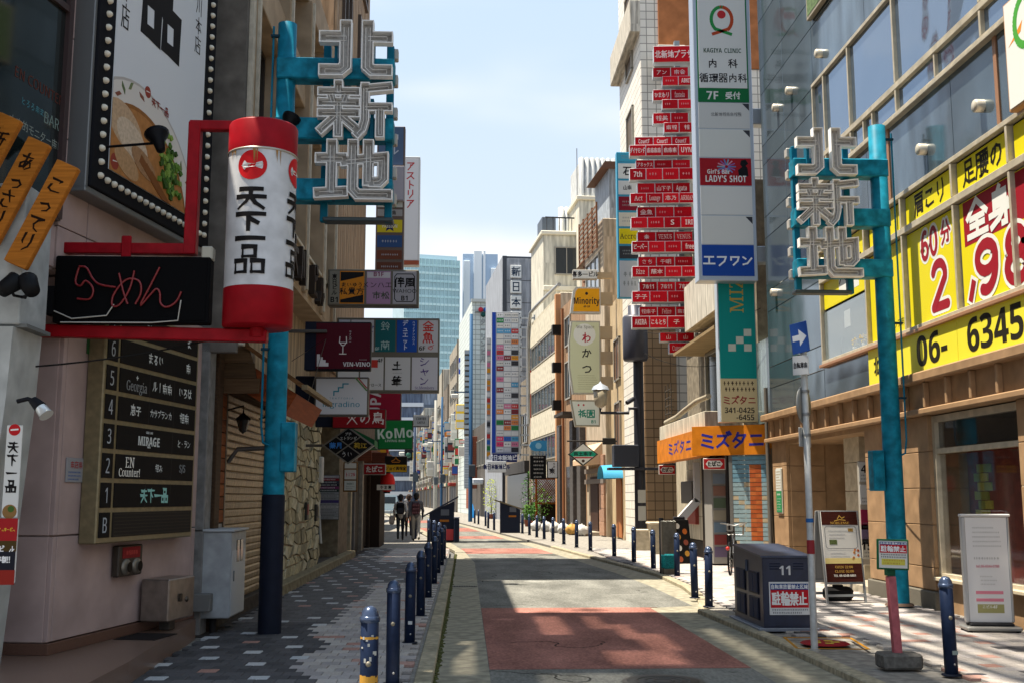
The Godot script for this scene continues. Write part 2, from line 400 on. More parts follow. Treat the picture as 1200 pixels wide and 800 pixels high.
# strokes of the characters on the signs: points on a 20 by 20 square, y down, strokes parted by commas
const GLYPH := {
	"一": "1 10 19 10", "天": "3 4 17 4,1 10 19 10,10 4 10 9 7 14 2 19,10 10 13 15 18 19", "下": "1 3 19 3,9 3 9 19,10 8 15 12",
	"品": "6 1 14 1 14 8 6 8 6 1,1 11 8 11 8 19 1 19 1 11,12 11 19 11 19 19 12 19 12 11",
	"北": "7 2 7 19,1 7 7 7,1 16 7 14,13 2 13 18 19 18 19 15,13 9 18 6",
	"新": "1 4 10 4,5 1 5 4,3 5 4 8,8 5 7 8,1 9 10 9,1 12 10 12,5 9 5 19,5 13 1 17,6 13 9 16,18 2 12 4,12 4 12 12 10 19,12 9 19 9,16 9 16 19",
	"地": "1 7 8 7,4 2 4 16,1 17 8 14,9 10 18 6 18 12 16 13,14 1 14 14,11 4 11 18 19 18 19 15",
	"川": "4 2 4 12 1 19,10 3 10 16,17 1 17 19", "本": "1 6 19 6,10 1 10 19,10 6 2 15,10 6 18 15,6 14 14 14",
	"店": "10 0 10 3,2 3 19 3,3 3 3 12 1 19,11 5 11 11,11 8 18 8,6 11 17 11 17 18 6 18 6 11",
	"大": "1 7 19 7,10 1 10 7 7 14 2 19,10 8 13 14 18 19", "中": "2 5 18 5 18 13 2 13 2 5,10 1 10 19",
	"内": "3 6 3 19,3 6 17 6 17 18 14 18,10 1 10 6 8 11 5 14,10 8 15 13",
	"科": "8 1 2 3,1 7 9 7,5 2 5 19,5 8 1 14,5 8 9 12,12 3 14 5,12 8 14 10,10 14 19 12,16 1 16 19",
	"循": "5 1 1 5,5 6 1 11,4 9 4 19,17 1 9 3,8 2 8 10 6 19,8 6 19 6,13 3 13 9,10 9 18 9 18 19 10 19 10 9,10 12 18 12,10 16 18 16",
	"環": "1 3 7 3,1 10 7 10,4 3 4 17,1 18 7 16,9 2 19 2 19 7 9 7 9 2,12 2 12 7,16 2 16 7,8 9 19 9,10 11 18 11 18 14 10 14 10 11,13 14 8 19,12 16 12 19,14 15 19 19",
	"器": "2 1 8 1 8 6 2 6 2 1,12 1 18 1 18 6 12 6 12 1,1 10 19 10,10 7 6 12 1 14,11 10 18 14,2 14 8 14 8 19 2 19 2 14,12 14 18 14 18 19 12 19 12 14",
	"受": "17 1 3 3,4 4 6 7,10 4 10 7,16 3 14 7,2 12 2 8 18 8 18 12,4 12 15 12 9 17 2 19,5 13 17 19",
	"付": "6 1 1 10,4 6 4 19,8 6 19 6,16 1 16 19 13 18,10 10 13 13",
	"駐": "1 2 9 2,2 2 2 12 9 12 9 18 7 18,2 5 9 5,2 8 9 8,5 2 5 12,1 15 1 18,3 15 4 18,5 15 6 17,14 0 15 3,11 5 19 5,12 11 18 11,11 18 19 18,15 5 15 18",
	"輪": "1 3 9 3,5 0 5 19,2 6 8 6 8 12 2 12 2 6,2 9 8 9,1 15 9 15,14 1 10 7,14 1 19 6,12 8 17 8,10 11 19 11 19 19,10 11 10 19,13 11 13 19,16 11 16 19,10 15 19 15",
	"禁": "1 4 9 4,5 1 5 9,5 4 1 8,5 4 8 7,11 4 19 4,15 1 15 9,15 4 11 8,15 4 19 8,4 10 16 10,1 13 19 13,10 13 10 19 8 18,5 15 2 19,14 15 18 19",
	"止": "10 1 10 18,10 9 17 9,4 7 4 18,1 18 19 18", "自": "9 0 7 4,4 4 16 4 16 19 4 19 4 4,4 9 16 9,4 14 16 14",
	"転": "1 3 9 3,5 0 5 19,2 6 8 6 8 12 2 12 2 6,2 9 8 9,1 15 9 15,12 4 18 4,10 9 19 9,14 9 12 17 18 16,16 13 19 18",
	"車": "2 3 18 3,10 0 10 19,4 6 16 6 16 13 4 13 4 6,4 9 16 9,1 16 19 16",
	"放": "5 0 5 4,1 4 10 4,4 4 3 12 1 19,3 9 8 9 8 18 6 18,13 0 11 8,12 5 19 5,17 5 14 14 10 19,12 8 18 19",
	"置": "3 1 17 1 17 6 3 6 3 1,8 1 8 6,12 1 12 6,2 9 18 9,10 7 10 11,6 11 15 11 15 17 6 17 6 11,6 14 15 14,3 11 3 19 19 19",
	"区": "2 2 18 2,3 2 3 18 19 18,14 5 6 14,7 6 15 14", "域": "1 7 6 7,3 2 3 16,0 17 6 15,7 5 19 5,9 9 13 9 13 13 9 13 9 9,7 16 14 15,15 1 16 12 19 18,18 9 13 19",
	"肩": "2 1 18 1,3 4 17 4 17 8,3 4 3 12 1 19,3 8 17 8,6 10 17 10 17 18 15 18,6 10 6 19,6 13 17 13,6 16 17 16",
	"足": "5 1 15 1 15 7 5 7 5 1,10 7 10 18,10 12 17 12,5 10 5 14 1 19,4 14 10 18 19 18",
	"腰": "2 1 8 1 8 19 6 19,2 1 2 12 0 19,2 6 8 6,2 11 8 11,9 1 19 1,10 4 19 4 19 9 10 9 10 4,13 1 13 9,16 1 16 9,9 12 19 12,14 10 11 16 18 19,17 12 15 16 9 19",
	"全": "10 0 1 8,10 0 19 8,4 9 16 9,4 13 16 13,1 18 19 18,10 9 10 18", "身": "10 0 8 3,5 3 15 3 15 19 12 19,5 3 5 13,5 6 15 6,5 9 15 9,1 13 18 12,17 9 9 16 2 19",
	"分": "7 1 5 6 1 10,13 1 15 6 19 10,4 10 15 10 15 18 12 18,9 10 7 15 2 19",
	"祇": "5 0 6 3,1 5 9 5 5 10 1 13,5 9 5 19,6 11 8 13,17 1 11 3,11 3 11 17 14 15,11 9 19 9,14 2 15 12 18 18 19 15",
	"園": "1 1 19 1 19 19 1 19 1 1,6 5 14 5,10 3 10 8,4 8 16 8,7 10 13 10 13 13 7 13 7 10,10 13 5 17,11 13 16 17",
	"喜": "3 2 17 2,10 0 10 5,5 5 15 5,5 7 15 7 15 10 5 10 5 7,6 11 7 13,14 11 13 13,1 13 19 13,5 15 15 15 15 19 5 19 5 15",
	"多": "9 0 3 5,7 2 15 2 11 6 3 10,6 4 9 6,12 8 4 14,10 10 18 10 13 16 4 19,9 13 12 15", "日": "4 1 16 1 16 19 4 19 4 1,4 10 16 10",
	"石": "1 2 19 2,9 2 6 9 1 15,6 10 17 10 17 18 6 18 6 10", "山": "10 1 10 18,2 7 2 18 18 18 18 7",
	"金": "10 0 1 7,10 0 19 7,5 8 15 8,2 12 18 12,10 8 10 18,5 13 6 16,15 13 14 16,1 18 19 18",
	"魚": "7 0 2 5,6 2 13 2 10 5,4 5 16 5 16 13 4 13 4 5,4 9 16 9,10 5 10 13,2 15 1 19,7 15 8 19,12 15 13 19,17 15 19 19",
	"鈴": "5 0 1 5,5 0 9 4,2 6 8 6,1 10 9 10,5 6 5 17,1 18 9 17,14 1 10 7,14 1 19 7,12 8 17 8,11 11 18 11 15 16,13 14 16 19",
	"蘭": "1 2 19 2,6 0 6 4,14 0 14 4,2 6 8 6 8 10 2 10,2 6 2 19,18 6 12 6 12 10 18 10,18 6 18 19,6 12 14 12,10 11 10 18,7 14 13 14",
	"土": "4 8 16 8,10 2 10 18,1 18 19 18", "筆": "5 0 2 5,4 2 9 2,13 0 11 5,12 2 18 2,4 6 16 6 16 10,1 8 19 8,4 10 16 10,4 13 16 13,1 16 19 16,10 5 10 19",
	"火": "10 1 9 10 2 19,10 9 18 19,3 5 5 9,17 4 14 9", "鳥": "9 0 7 2,4 2 15 2 15 9 4 9,4 2 4 13,4 5 15 5,4 13 19 13,4 11 17 11,18 13 18 19 15 18,2 15 1 18,6 15 7 17,10 15 11 17",
	"葉": "1 3 19 3,6 0 6 5,13 0 13 5,1 8 19 8,5 6 5 11 17 11,10 6 10 11,15 6 15 11,1 14 19 14,10 12 10 19,10 14 3 19,10 14 17 19",
	"月": "5 1 16 1 16 19 13 18,5 1 5 11 2 19,5 6 16 6,5 11 16 11", "江": "3 2 5 4,1 7 4 9,1 18 5 12,8 4 18 4,13 4 13 17,7 17 19 17",
	"莉": "1 3 19 3,6 0 6 5,13 0 13 5,9 6 3 8,1 11 10 11,6 8 6 19,5 12 1 16,7 12 10 15,13 8 13 15,17 6 17 19 15 18",
	"私": "8 1 2 3,1 7 9 7,5 2 5 19,5 8 1 14,5 8 9 12,14 2 11 17 18 16,15 12 19 19",
	"貴": "4 1 16 1 16 5 4 5 4 1,10 0 10 7,1 7 19 7,5 9 15 9 15 16 5 16 5 9,5 11 15 11,5 13 15 13,7 16 2 19,13 16 18 19",
	"方": "10 0 10 4,1 4 19 4,7 4 6 12 2 19,7 9 16 9 15 18 12 18", "風": "3 2 17 2,3 2 3 13 1 19,17 2 17 16 19 19,6 5 14 4,6 8 14 8 14 13 6 13 6 8,10 5 10 16,6 17 15 16",
	"俊": "5 1 1 9,3 6 3 19,8 2 18 2,13 0 9 6 18 5,8 8 19 8,8 12 19 12,13 8 13 19", "千": "15 1 4 4,1 9 19 9,10 3 10 19",
	"明": "1 3 8 3 8 15 1 15 1 3,1 9 8 9,11 1 19 1 19 19 16 18,11 1 11 11 9 19,11 7 19 7,11 12 19 12", "木": "1 6 19 6,10 1 10 19,9 7 2 15,11 7 18 15",
	"乃": "4 3 14 3 12 9 17 9 15 18 12 17,8 3 7 12 2 19", "志": "2 4 18 4,10 0 10 9,4 9 16 9,3 13 1 17,7 12 8 18 14 18 15 15,10 12 12 14,16 12 19 16",
	"会": "10 0 1 8,10 0 19 8,6 8 14 8,2 12 18 12,9 12 5 18 15 17,13 15 17 19", "子": "4 3 16 3 10 8,10 8 10 18 7 17,1 10 19 10",
	"恵": "3 3 17 3,10 0 10 11,4 5 16 5 16 10 4 10 4 5,3 14 1 18,7 13 8 18 14 18 15 15,10 12 12 14,16 13 19 17",
	"美": "6 0 8 3,14 0 12 3,3 4 17 4,4 8 16 8,2 12 18 12,10 4 10 12,9 14 2 19,11 13 18 19,1 14 19 14", "室": "10 0 10 3,2 6 2 3 18 3 18 6,4 8 16 8,9 8 5 12 15 11,10 12 10 18,4 15 16 15,1 19 19 19",
	"市": "10 0 10 3,1 4 19 4,4 8 16 8 16 16 14 16,4 8 4 17,10 4 10 19", "松": "1 6 9 6,5 1 5 19,5 7 1 13,5 7 9 12,13 1 10 9,16 1 19 9,14 9 11 18 18 17,16 13 19 19",
	"生": "5 1 2 8,4 5 17 5,10 1 10 18,4 11 16 11,1 18 19 18", "東": "2 3 18 3,10 0 10 19,4 6 16 6 16 12 4 12 4 6,4 9 16 9,9 12 2 18,11 12 18 18",
	"町": "1 3 9 3 9 16 1 16 1 3,1 9 9 9,5 3 5 16,11 4 19 4,15 4 15 18 13 17", "力": "3 6 16 6 15 18 12 17,9 1 8 9 3 18",
	"藤": "1 3 19 3,6 1 6 5,14 1 14 5,2 7 7 7 7 18,2 7 2 14 1 18,3 11 7 11,9 8 18 8,8 11 19 11,13 6 10 15,14 11 18 15,13 13 13 19,10 16 9 18,16 16 18 18",
	"#": "2 4 18 4,10 1 10 19,3 9 17 9,4 14 16 14,3 4 3 18,17 9 17 18", "$": "1 5 9 5,5 1 5 18,2 10 8 10,12 2 18 2 18 9 12 9 12 2,11 13 19 13,15 9 15 18,11 18 19 18",
	"こ": "4 4 15 4 13 6,4 11 3 15 7 17 17 16", "り": "5 2 5 10 6 12,14 1 15 8 14 14 9 19", "の": "10 4 8 11 5 15 3 13 3 9 6 5 11 3 16 5 17 10 15 15 11 18",
	"ら": "7 2 11 5,5 7 4 14 10 10 15 12 14 17 7 19", "め": "5 4 8 15,13 2 9 12 5 17 2 14 5 8 12 6 17 9 17 14 12 18", "ん": "10 2 2 18 7 11 11 12 12 17 16 17 18 12",
	"あ": "3 5 15 4,8 1 8 14 9 17,13 7 9 15 4 17 3 13 8 9 14 10 16 14 11 18", "っ": "5 11 12 9 16 12 14 16 9 18", "さ": "3 6 16 4,8 1 14 11,5 12 5 16 9 18 14 17",
	"て": "2 5 17 4 11 7 8 12 10 16 15 18", "わ": "7 1 7 19,3 6 8 5 2 15 8 9 13 7 17 10 16 15 11 18", "か": "2 7 12 6 13 10 11 17 8 16,8 2 6 11 2 18,15 5 18 10",
	"つ": "2 8 9 5 16 6 18 11 14 16 7 17", "ま": "3 4 17 4,4 9 16 9,10 1 10 15 6 18 4 15 9 14 17 18", "い": "4 4 4 12 7 16,14 5 17 12", "ゆ": "4 4 4 14 8 7 14 5 17 10 13 14 9 13,11 2 12 11 9 19",
	"う": "7 1 13 3,4 8 12 6 15 10 12 16 7 19", "た": "2 6 12 5,7 1 3 18,10 10 17 9,9 15 11 18 18 18", "ば": "3 2 2 11 4 18,7 7 17 6,12 2 12 15 8 18 7 15 11 14 16 17,16 0 17 2,19 0 20 2",
	"る": "5 3 14 3 4 13 11 10 15 13 13 18 8 18 8 15 12 16", "ち": "3 5 16 4,8 1 5 12 11 9 16 12 14 17 8 19", "み": "4 4 11 4 6 14 3 17 2 14 8 12 19 16,16 9 12 19", "ひ": "2 5 8 4 4 12 7 18 13 16 15 5 19 11",
	"も": "9 1 7 13 10 18 15 17 16 13,3 7 12 7,3 12 12 12", "と": "6 2 8 9,16 6 6 12 5 16 9 18 17 18", "ろ": "5 3 14 3 4 13 11 9 16 13 14 17 7 19",
	"ミ": "4 2 16 5,5 9 15 11,3 15 17 19", "ズ": "3 4 14 4 10 12 2 18,10 11 16 17,15 0 17 3,18 -1 20 2", "タ": "8 1 6 6 2 11,7 4 17 4 13 12 4 19,6 9 12 13", "ニ": "4 5 16 5,2 16 18 16",
	"エ": "3 4 17 4,10 4 10 16,1 16 19 16", "フ": "3 4 17 4 14 12 6 19", "ワ": "4 9 4 4 17 4 15 11 8 18", "ン": "3 4 7 7,3 17 10 15 17 6", "ア": "3 3 17 3 12 9,10 7 9 13 4 19",
	"ス": "3 4 15 4 10 12 2 18,10 11 17 18", "ト": "8 1 8 19,8 8 16 12", "リ": "5 2 5 11,15 1 15 10 8 19", "ビ": "5 2 5 17 17 17,16 6 5 10,14 0 16 3,18 0 20 3", "ル": "6 3 6 11 1 18,12 2 12 17 19 11",
	"プ": "2 5 14 5 11 13 4 19,17 1 19 3 17 5 15 3 17 1", "ラ": "4 2 16 2,3 8 17 8 13 14 6 19", "ザ": "1 7 19 7,6 2 6 12,14 2 14 12 7 19,16 0 17 2,19 0 20 2", "ー": "2 10 18 10", "ｌ": "10 2 10 18",
	"デ": "4 3 14 3,1 9 17 9,9 9 8 14 4 19,15 0 17 3,18 0 20 3", "ュ": "5 9 14 9 13 16,2 17 18 17", "ッ": "4 8 6 12,9 7 11 11,16 8 14 14 8 19", "シ": "4 3 8 5,2 8 6 10,3 18 11 15 18 7",
	"ャ": "3 11 17 8 13 13,7 6 11 19", "ダ": "7 2 5 7 1 12,6 5 14 5 11 12 3 19,5 9 10 13,15 0 17 3,18 0 20 3", "イ": "16 2 10 8 3 11,10 8 10 19", "ヤ": "2 8 17 5 13 10,7 2 11 19",
	"モ": "4 3 16 3,2 10 18 10,10 3 9 16 11 18 17 18", "ド": "7 1 7 19,7 8 14 12,14 1 16 4,17 0 19 3", "ジ": "3 3 7 5,1 8 5 10,2 18 10 15 16 8,13 1 15 4,17 0 19 3", "ョ": "4 8 16 8 16 18 4 18,5 13 16 13",
	"チ": "14 2 3 5,1 10 19 10,10 5 9 13 5 19", "ゼ": "2 9 16 6 13 11,7 2 7 16 9 18 17 18,15 0 17 3,18 0 20 3", "カ": "2 6 17 6 15 18 12 17,9 1 8 10 2 18", "サ": "1 7 19 7,6 2 6 12,14 2 14 12 7 19",
	"ブ": "2 4 14 4 11 12 4 18,15 0 17 3,18 0 20 3", "ロ": "4 4 16 4 16 17 4 17 4 4", "ハ": "7 4 2 17,12 4 18 17", "キ": "3 7 16 5,2 13 18 11,8 1 12 19", "ク": "8 1 6 6 2 11,7 4 16 4 12 13 4 19", "ピ": "5 2 5 17 17 17,16 6 5 10,17 1 19 3 17 5 15 3 17 1",
	"バ": "6 5 1 17,11 5 17 17,14 0 16 3,18 0 20 3", "メ": "14 2 3 18,5 6 15 16", "ガ": "2 6 15 6 13 18 10 17,8 1 7 10 1 18,16 0 17 3,19 0 20 2",
	"０": "16.5 10.0 16.2 7.4 15.3 5.0 13.8 3.1 12.0 1.9 10.0 1.5 8.0 1.9 6.2 3.1 4.7 5.0 3.8 7.4 3.5 10.0 3.8 12.6 4.7 15.0 6.2 16.9 8.0 18.1 10.0 18.5 12.0 18.1 13.8 16.9 15.3 15.0 16.2 12.6 16.5 10.0", "６": "3.7 14.0 4.3 16.2 6.1 17.9 8.6 18.9 11.4 18.9 13.9 17.9 15.7 16.2 16.3 14.0 15.7 11.8 13.9 10.1 11.4 9.1 8.6 9.1 6.1 10.1 4.3 11.8 3.7 14.0,3.7 14 4.0 8.5 4.8 6.1 6.1 4.1 7.7 2.6 9.5 1.7 11.5 1.5 13.5 2.1", "９": "16.3 6.5 15.7 4.3 13.9 2.6 11.4 1.6 8.6 1.6 6.1 2.6 4.3 4.3 3.7 6.5 4.3 8.7 6.1 10.4 8.6 11.4 11.4 11.4 13.9 10.4 15.7 8.7 16.3 6.5,16.3 6.5 16.0 11.5 15.2 13.9 13.9 15.9 12.3 17.4 10.5 18.3 8.5 18.5 6.5 17.9", "８": "15.0 5.8 14.5 4.0 13.1 2.5 11.1 1.7 8.9 1.7 6.9 2.5 5.5 4.0 5.0 5.8 5.5 7.6 6.9 9.1 8.9 9.9 11.1 9.9 13.1 9.1 14.5 7.6 15.0 5.8,16.3 14.4 15.7 12.3 13.9 10.6 11.4 9.7 8.6 9.7 6.1 10.6 4.3 12.3 3.7 14.4 4.3 16.5 6.1 18.2 8.6 19.1 11.4 19.1 13.9 18.2 15.7 16.5 16.3 14.4", "２": "4.5 4.6 5.6 3.1 7.1 2.0 9.0 1.5 11.0 1.5 12.9 2.0 14.4 3.1 15.5 4.6 15.8 6.2 15.5 7.8 3.5 18.5 17 18.5", "的": "5 0 3 4,2 4 9 4 9 17 2 17 2 4,2 10 9 10,13 0 11 6,12 4 19 4 18 18 15 18,13 9 15 12", "は": "3 2 2 11 4 18,7 7 18 6,13 2 13 15 9 18 7 15 11 14 18 18", "・": "9 10 11 10", "半": "4 2 7 6,16 2 13 6,3 9 17 9,1 13 19 13,10 1 10 19", "額": "5 0 5 2,1 5 1 2 9 2 9 5,4 4 1 9,3 6 8 6 5 10 1 13,5 9 9 13,3 14 8 14 8 19 3 19 3 14,11 2 19 2,12 5 18 5 18 14 12 14 12 5,12 8 18 8,12 11 18 11,13 15 11 19,16 15 19 19", "ム": "9 2 4 16 15 15,12 10 17 18", "堂": "10 0 10 4,4 1 6 4,16 1 14 4,1 8 1 5 19 5 19 8,6 8 14 8 14 11 6 11 6 8,4 14 16 14,10 11 10 18,1 19 19 19", "ウ": "10 1 10 4,3 9 3 4 17 4 15 12 8 19", "や": "2 9 12 5 17 7 16 11 12 12,9 2 11 5,5 3 11 19", "院": "2 1 2 19,2 1 7 1 5 7 7 11 3 12,13 0 13 3,9 6 9 3 18 3 18 6,10 8 17 8,9 11 19 11,12 11 11 16 8 19,15 11 15 18 19 18 19 15", "ネ": "10 1 11 4,3 5 16 5 2 14,10 10 10 19,12 11 17 15", "幸": "4 4 16 4,10 0 10 19,1 8 19 8,6 9 8 12,14 9 12 12,3 13 17 13,2 16 18 16"
}

func _ready():
	rng.seed = 7
	font_sans = SystemFont.new(); font_sans.font_names = PackedStringArray(["Droid Sans"]); font_sans.font_weight = 700
	font_thin = SystemFont.new(); font_thin.font_names = PackedStringArray(["Droid Sans"])
	font_serif = SystemFont.new(); font_serif.font_names = PackedStringArray(["Droid Serif"])
	# camera
	var cam := Camera3D.new(); cam.name = "camera"; add_child(cam)
	cam.position = Vector3(0, 1.6, 0); cam.rotation_degrees = Vector3(8.099, -2.4246, 0)
	cam.fov = 34.556; cam.far = 3000.0; cam.current = true
	# sky and sun
	make_sky()
	var sun := DirectionalLight3D.new(); sun.name = "sun"; add_child(sun)
	sun.look_at_from_position(Vector3(-0.309, 0.951, 0.0) * 50.0, Vector3.ZERO, Vector3(0, 0, 1))
	sun.light_energy = 1.6; sun.light_color = Color(1.0, 0.955, 0.88); sun.light_angular_distance = 0.53; sun.shadow_enabled = true
	make_textures()
	print("textures"); ground(); print("ground")
	left_pink(); left_beige(); print("left")
	right_brown(); right_shop(); print("right")
	right_far(); backdrop(); print("far")
	left_signs(); right_signs(); print("signs")
	gate_signs(); ramen_signs(); print("gate")
	bollards_and_cabinets(); pavement_things(); people(); print("things")
	far_clutter(); wires()
	print("nodes ", get_child_count())

func make_sky():
	var we := WorldEnvironment.new(); we.name = "world_environment"; add_child(we)
	var env := Environment.new(); we.environment = env
	env.background_mode = Environment.BG_SKY; env.tonemap_mode = Environment.TONE_MAPPER_LINEAR
	env.tonemap_exposure = 2.5
	env.sdfgi_enabled = true; env.ssao_enabled = true; env.ssil_enabled = true
	var W := 1024; var H := 512
	var im := Image.create(W, H, false, Image.FORMAT_RGBF)
	var n := FastNoiseLite.new(); n.seed = 12; n.frequency = 1.6; n.fractal_octaves = 5
	for y in H:
		var el := PI / 2 - PI * (y + 0.5) / H
		for x in W:
			var az := TAU * (x + 0.5) / W
			var d := Vector3(cos(el) * sin(az), sin(el), cos(el) * cos(az))
			var c := Color(0.78, 0.88, 0.98)
			if d.y > 0:
				var t := pow(clampf(d.y, 0, 1), 0.55)
				c = Color(0.93, 0.965, 1.0).lerp(Color(0.4, 0.62, 0.93), t)
				# thin streaks of high cloud, on a flat layer far up
				var q := Vector2(d.x, d.z) / (d.y + 0.18)
				var cl := n.get_noise_3d(q.x * 0.35 + q.y * 0.15, q.y * 0.9, 0.0) * 0.5 + 0.5
				var cl2 := n.get_noise_3d(q.x * 1.1, q.y * 1.6, 9.0) * 0.5 + 0.5
				var k := smoothstep(0.38, 0.7, cl * 0.7 + cl2 * 0.3) * 0.9
				c = c.lerp(Color(1.02, 1.03, 1.04), k * (0.5 + 0.5 * (1.0 - d.y)))
			else:
				c = Color(0.42, 0.42, 0.42)
			im.set_pixel(x, y, c)
	var sm := PanoramaSkyMaterial.new(); sm.panorama = ImageTexture.create_from_image(im); sm.energy_multiplier = 1.0
	var sky := Sky.new(); sky.sky_material = sm; env.sky = sky
	env.background_energy_multiplier = 0.445

# ---------- ground ----------
# worn asphalt: grain, blotches, wheel tracks, cracks and stains, laid in metres (6 m across, 40 m along)
func road_mat(hex: String) -> StandardMaterial3D:
	if not tex.has("road"):
		var W := 640; var H := 1600; var n := FastNoiseLite.new(); n.seed = 90; n.noise_type = FastNoiseLite.TYPE_VALUE; n.frequency = 0.6; n.fractal_octaves = 3
		var g := n.get_image(W, H, false, false, true); n.noise_type = FastNoiseLite.TYPE_SIMPLEX; n.frequency = 0.011; n.fractal_octaves = 5; n.seed = 91
		var b := n.get_image(W, H, false, false, true); var im := Image.create(W, H, false, Image.FORMAT_RGB8)
		for y in H:
			for x in W:
				var m := x / 640.0 * 6.0 - 1.0; var wear := 0.05 * (exp(-pow((m - 0.95) / 0.3, 2.0)) + exp(-pow((m - 2.35) / 0.3, 2.0)))
				var v := 0.5 + 0.3 * g.get_pixel(x, y).r + 0.2 * b.get_pixel(x, y).r + wear
				im.set_pixel(x, y, Color(v, v, v * 0.985))
		var r := RandomNumberGenerator.new(); r.seed = 8
		for k in 34:
			var p := Vector2(r.randf() * W, r.randf() * H); var a := r.randf() * TAU if k % 3 else 0.05
			for s in r.randi_range(60, 260):
				a += r.randf_range(-0.35, 0.35); p += Vector2(cos(a), sin(a) * 0.45)
				for o in 2:
					var q := Vector2i(p) + Vector2i(o, 0)
					if q.x > 0 and q.y > 0 and q.x < W and q.y < H: im.set_pixelv(q, im.get_pixelv(q) * 0.6)
		for k in 170:
			var c := Vector2(r.randf() * W, r.randf() * H); var rad := r.randf_range(1.5, 7.0) if k > 24 else r.randf_range(10.0, 34.0); var f := r.randf_range(0.8, 0.93) if k % 4 else 1.12
			for yy in range(-int(rad), int(rad) + 1):
				for xx in range(-int(rad), int(rad) + 1):
					var q := Vector2i(c) + Vector2i(xx, int(yy * 0.4))
					if q.x > 0 and q.y > 0 and q.x < W and q.y < H and Vector2(xx, yy).length() < rad * (0.7 + 0.3 * sin(xx * 0.9 + yy * 1.3)): im.set_pixelv(q, im.get_pixelv(q) * lerpf(f, 1.0, r.randf() * 0.4))
		im.generate_mipmaps(); tex["road"] = ImageTexture.create_from_image(im)
	var mt := StandardMaterial3D.new(); mt.albedo_color = Color(hex); mt.albedo_texture = tex["road"]; mt.roughness = 0.88; mt.metallic_specular = 0.2; return mt

# a sheet between two edges, each a list of [depth, x]
func edge_x(e: Array, d: float) -> float:
	for k in e.size() - 1:
		if d <= e[k + 1][0]: return lerpf(e[k][1], e[k + 1][1], clampf((d - e[k][0]) / (e[k + 1][0] - e[k][0]), 0, 1))
	return e[-1][1]

func strip(called: String, l: Array, r: Array, d0: float, d1: float, y: float, thick: float, m: Material, step := 1.0) -> MeshInstance3D:
	var ds := [d0]
	for e in [l, r]:
		for p in e:
			if p[0] > d0 and p[0] < d1 and not ds.has(p[0]): ds.append(p[0])
	var d := d0
	while d < d1:
		if not ds.has(d): ds.append(d)
		d += step * (1.0 if d < 40 else 5.0)
	if not ds.has(d1): ds.append(d1)
	ds.sort()
	var st := st_new(); st.set_smooth_group(-1)
	for k in ds.size() - 1:
		var a: float = ds[k]; var b: float = ds[k + 1]
		var p := [Vector3(edge_x(l, a), y, -a), Vector3(edge_x(r, a), y, -a), Vector3(edge_x(r, b), y, -b), Vector3(edge_x(l, b), y, -b)]
		for v in [p[0], p[3], p[2], p[0], p[2], p[1]]: st.set_uv(Vector2(v.x / 6.0 + 0.17, -v.z / 40.0)); st.add_vertex(v)
		var dn := Vector3(0, thick, 0)
		quad(st, p[0] - dn, p[3] - dn, p[3], p[0]); quad(st, p[2] - dn, p[1] - dn, p[1], p[2])
	var a0 := Vector3(edge_x(l, d0), y, -d0); var b0 := Vector3(edge_x(r, d0), y, -d0)
	quad(st, a0 - Vector3(0, thick, 0), a0, b0, b0 - Vector3(0, thick, 0))
	var o := commit(st, self, called, m)
	struct(o)
	return o

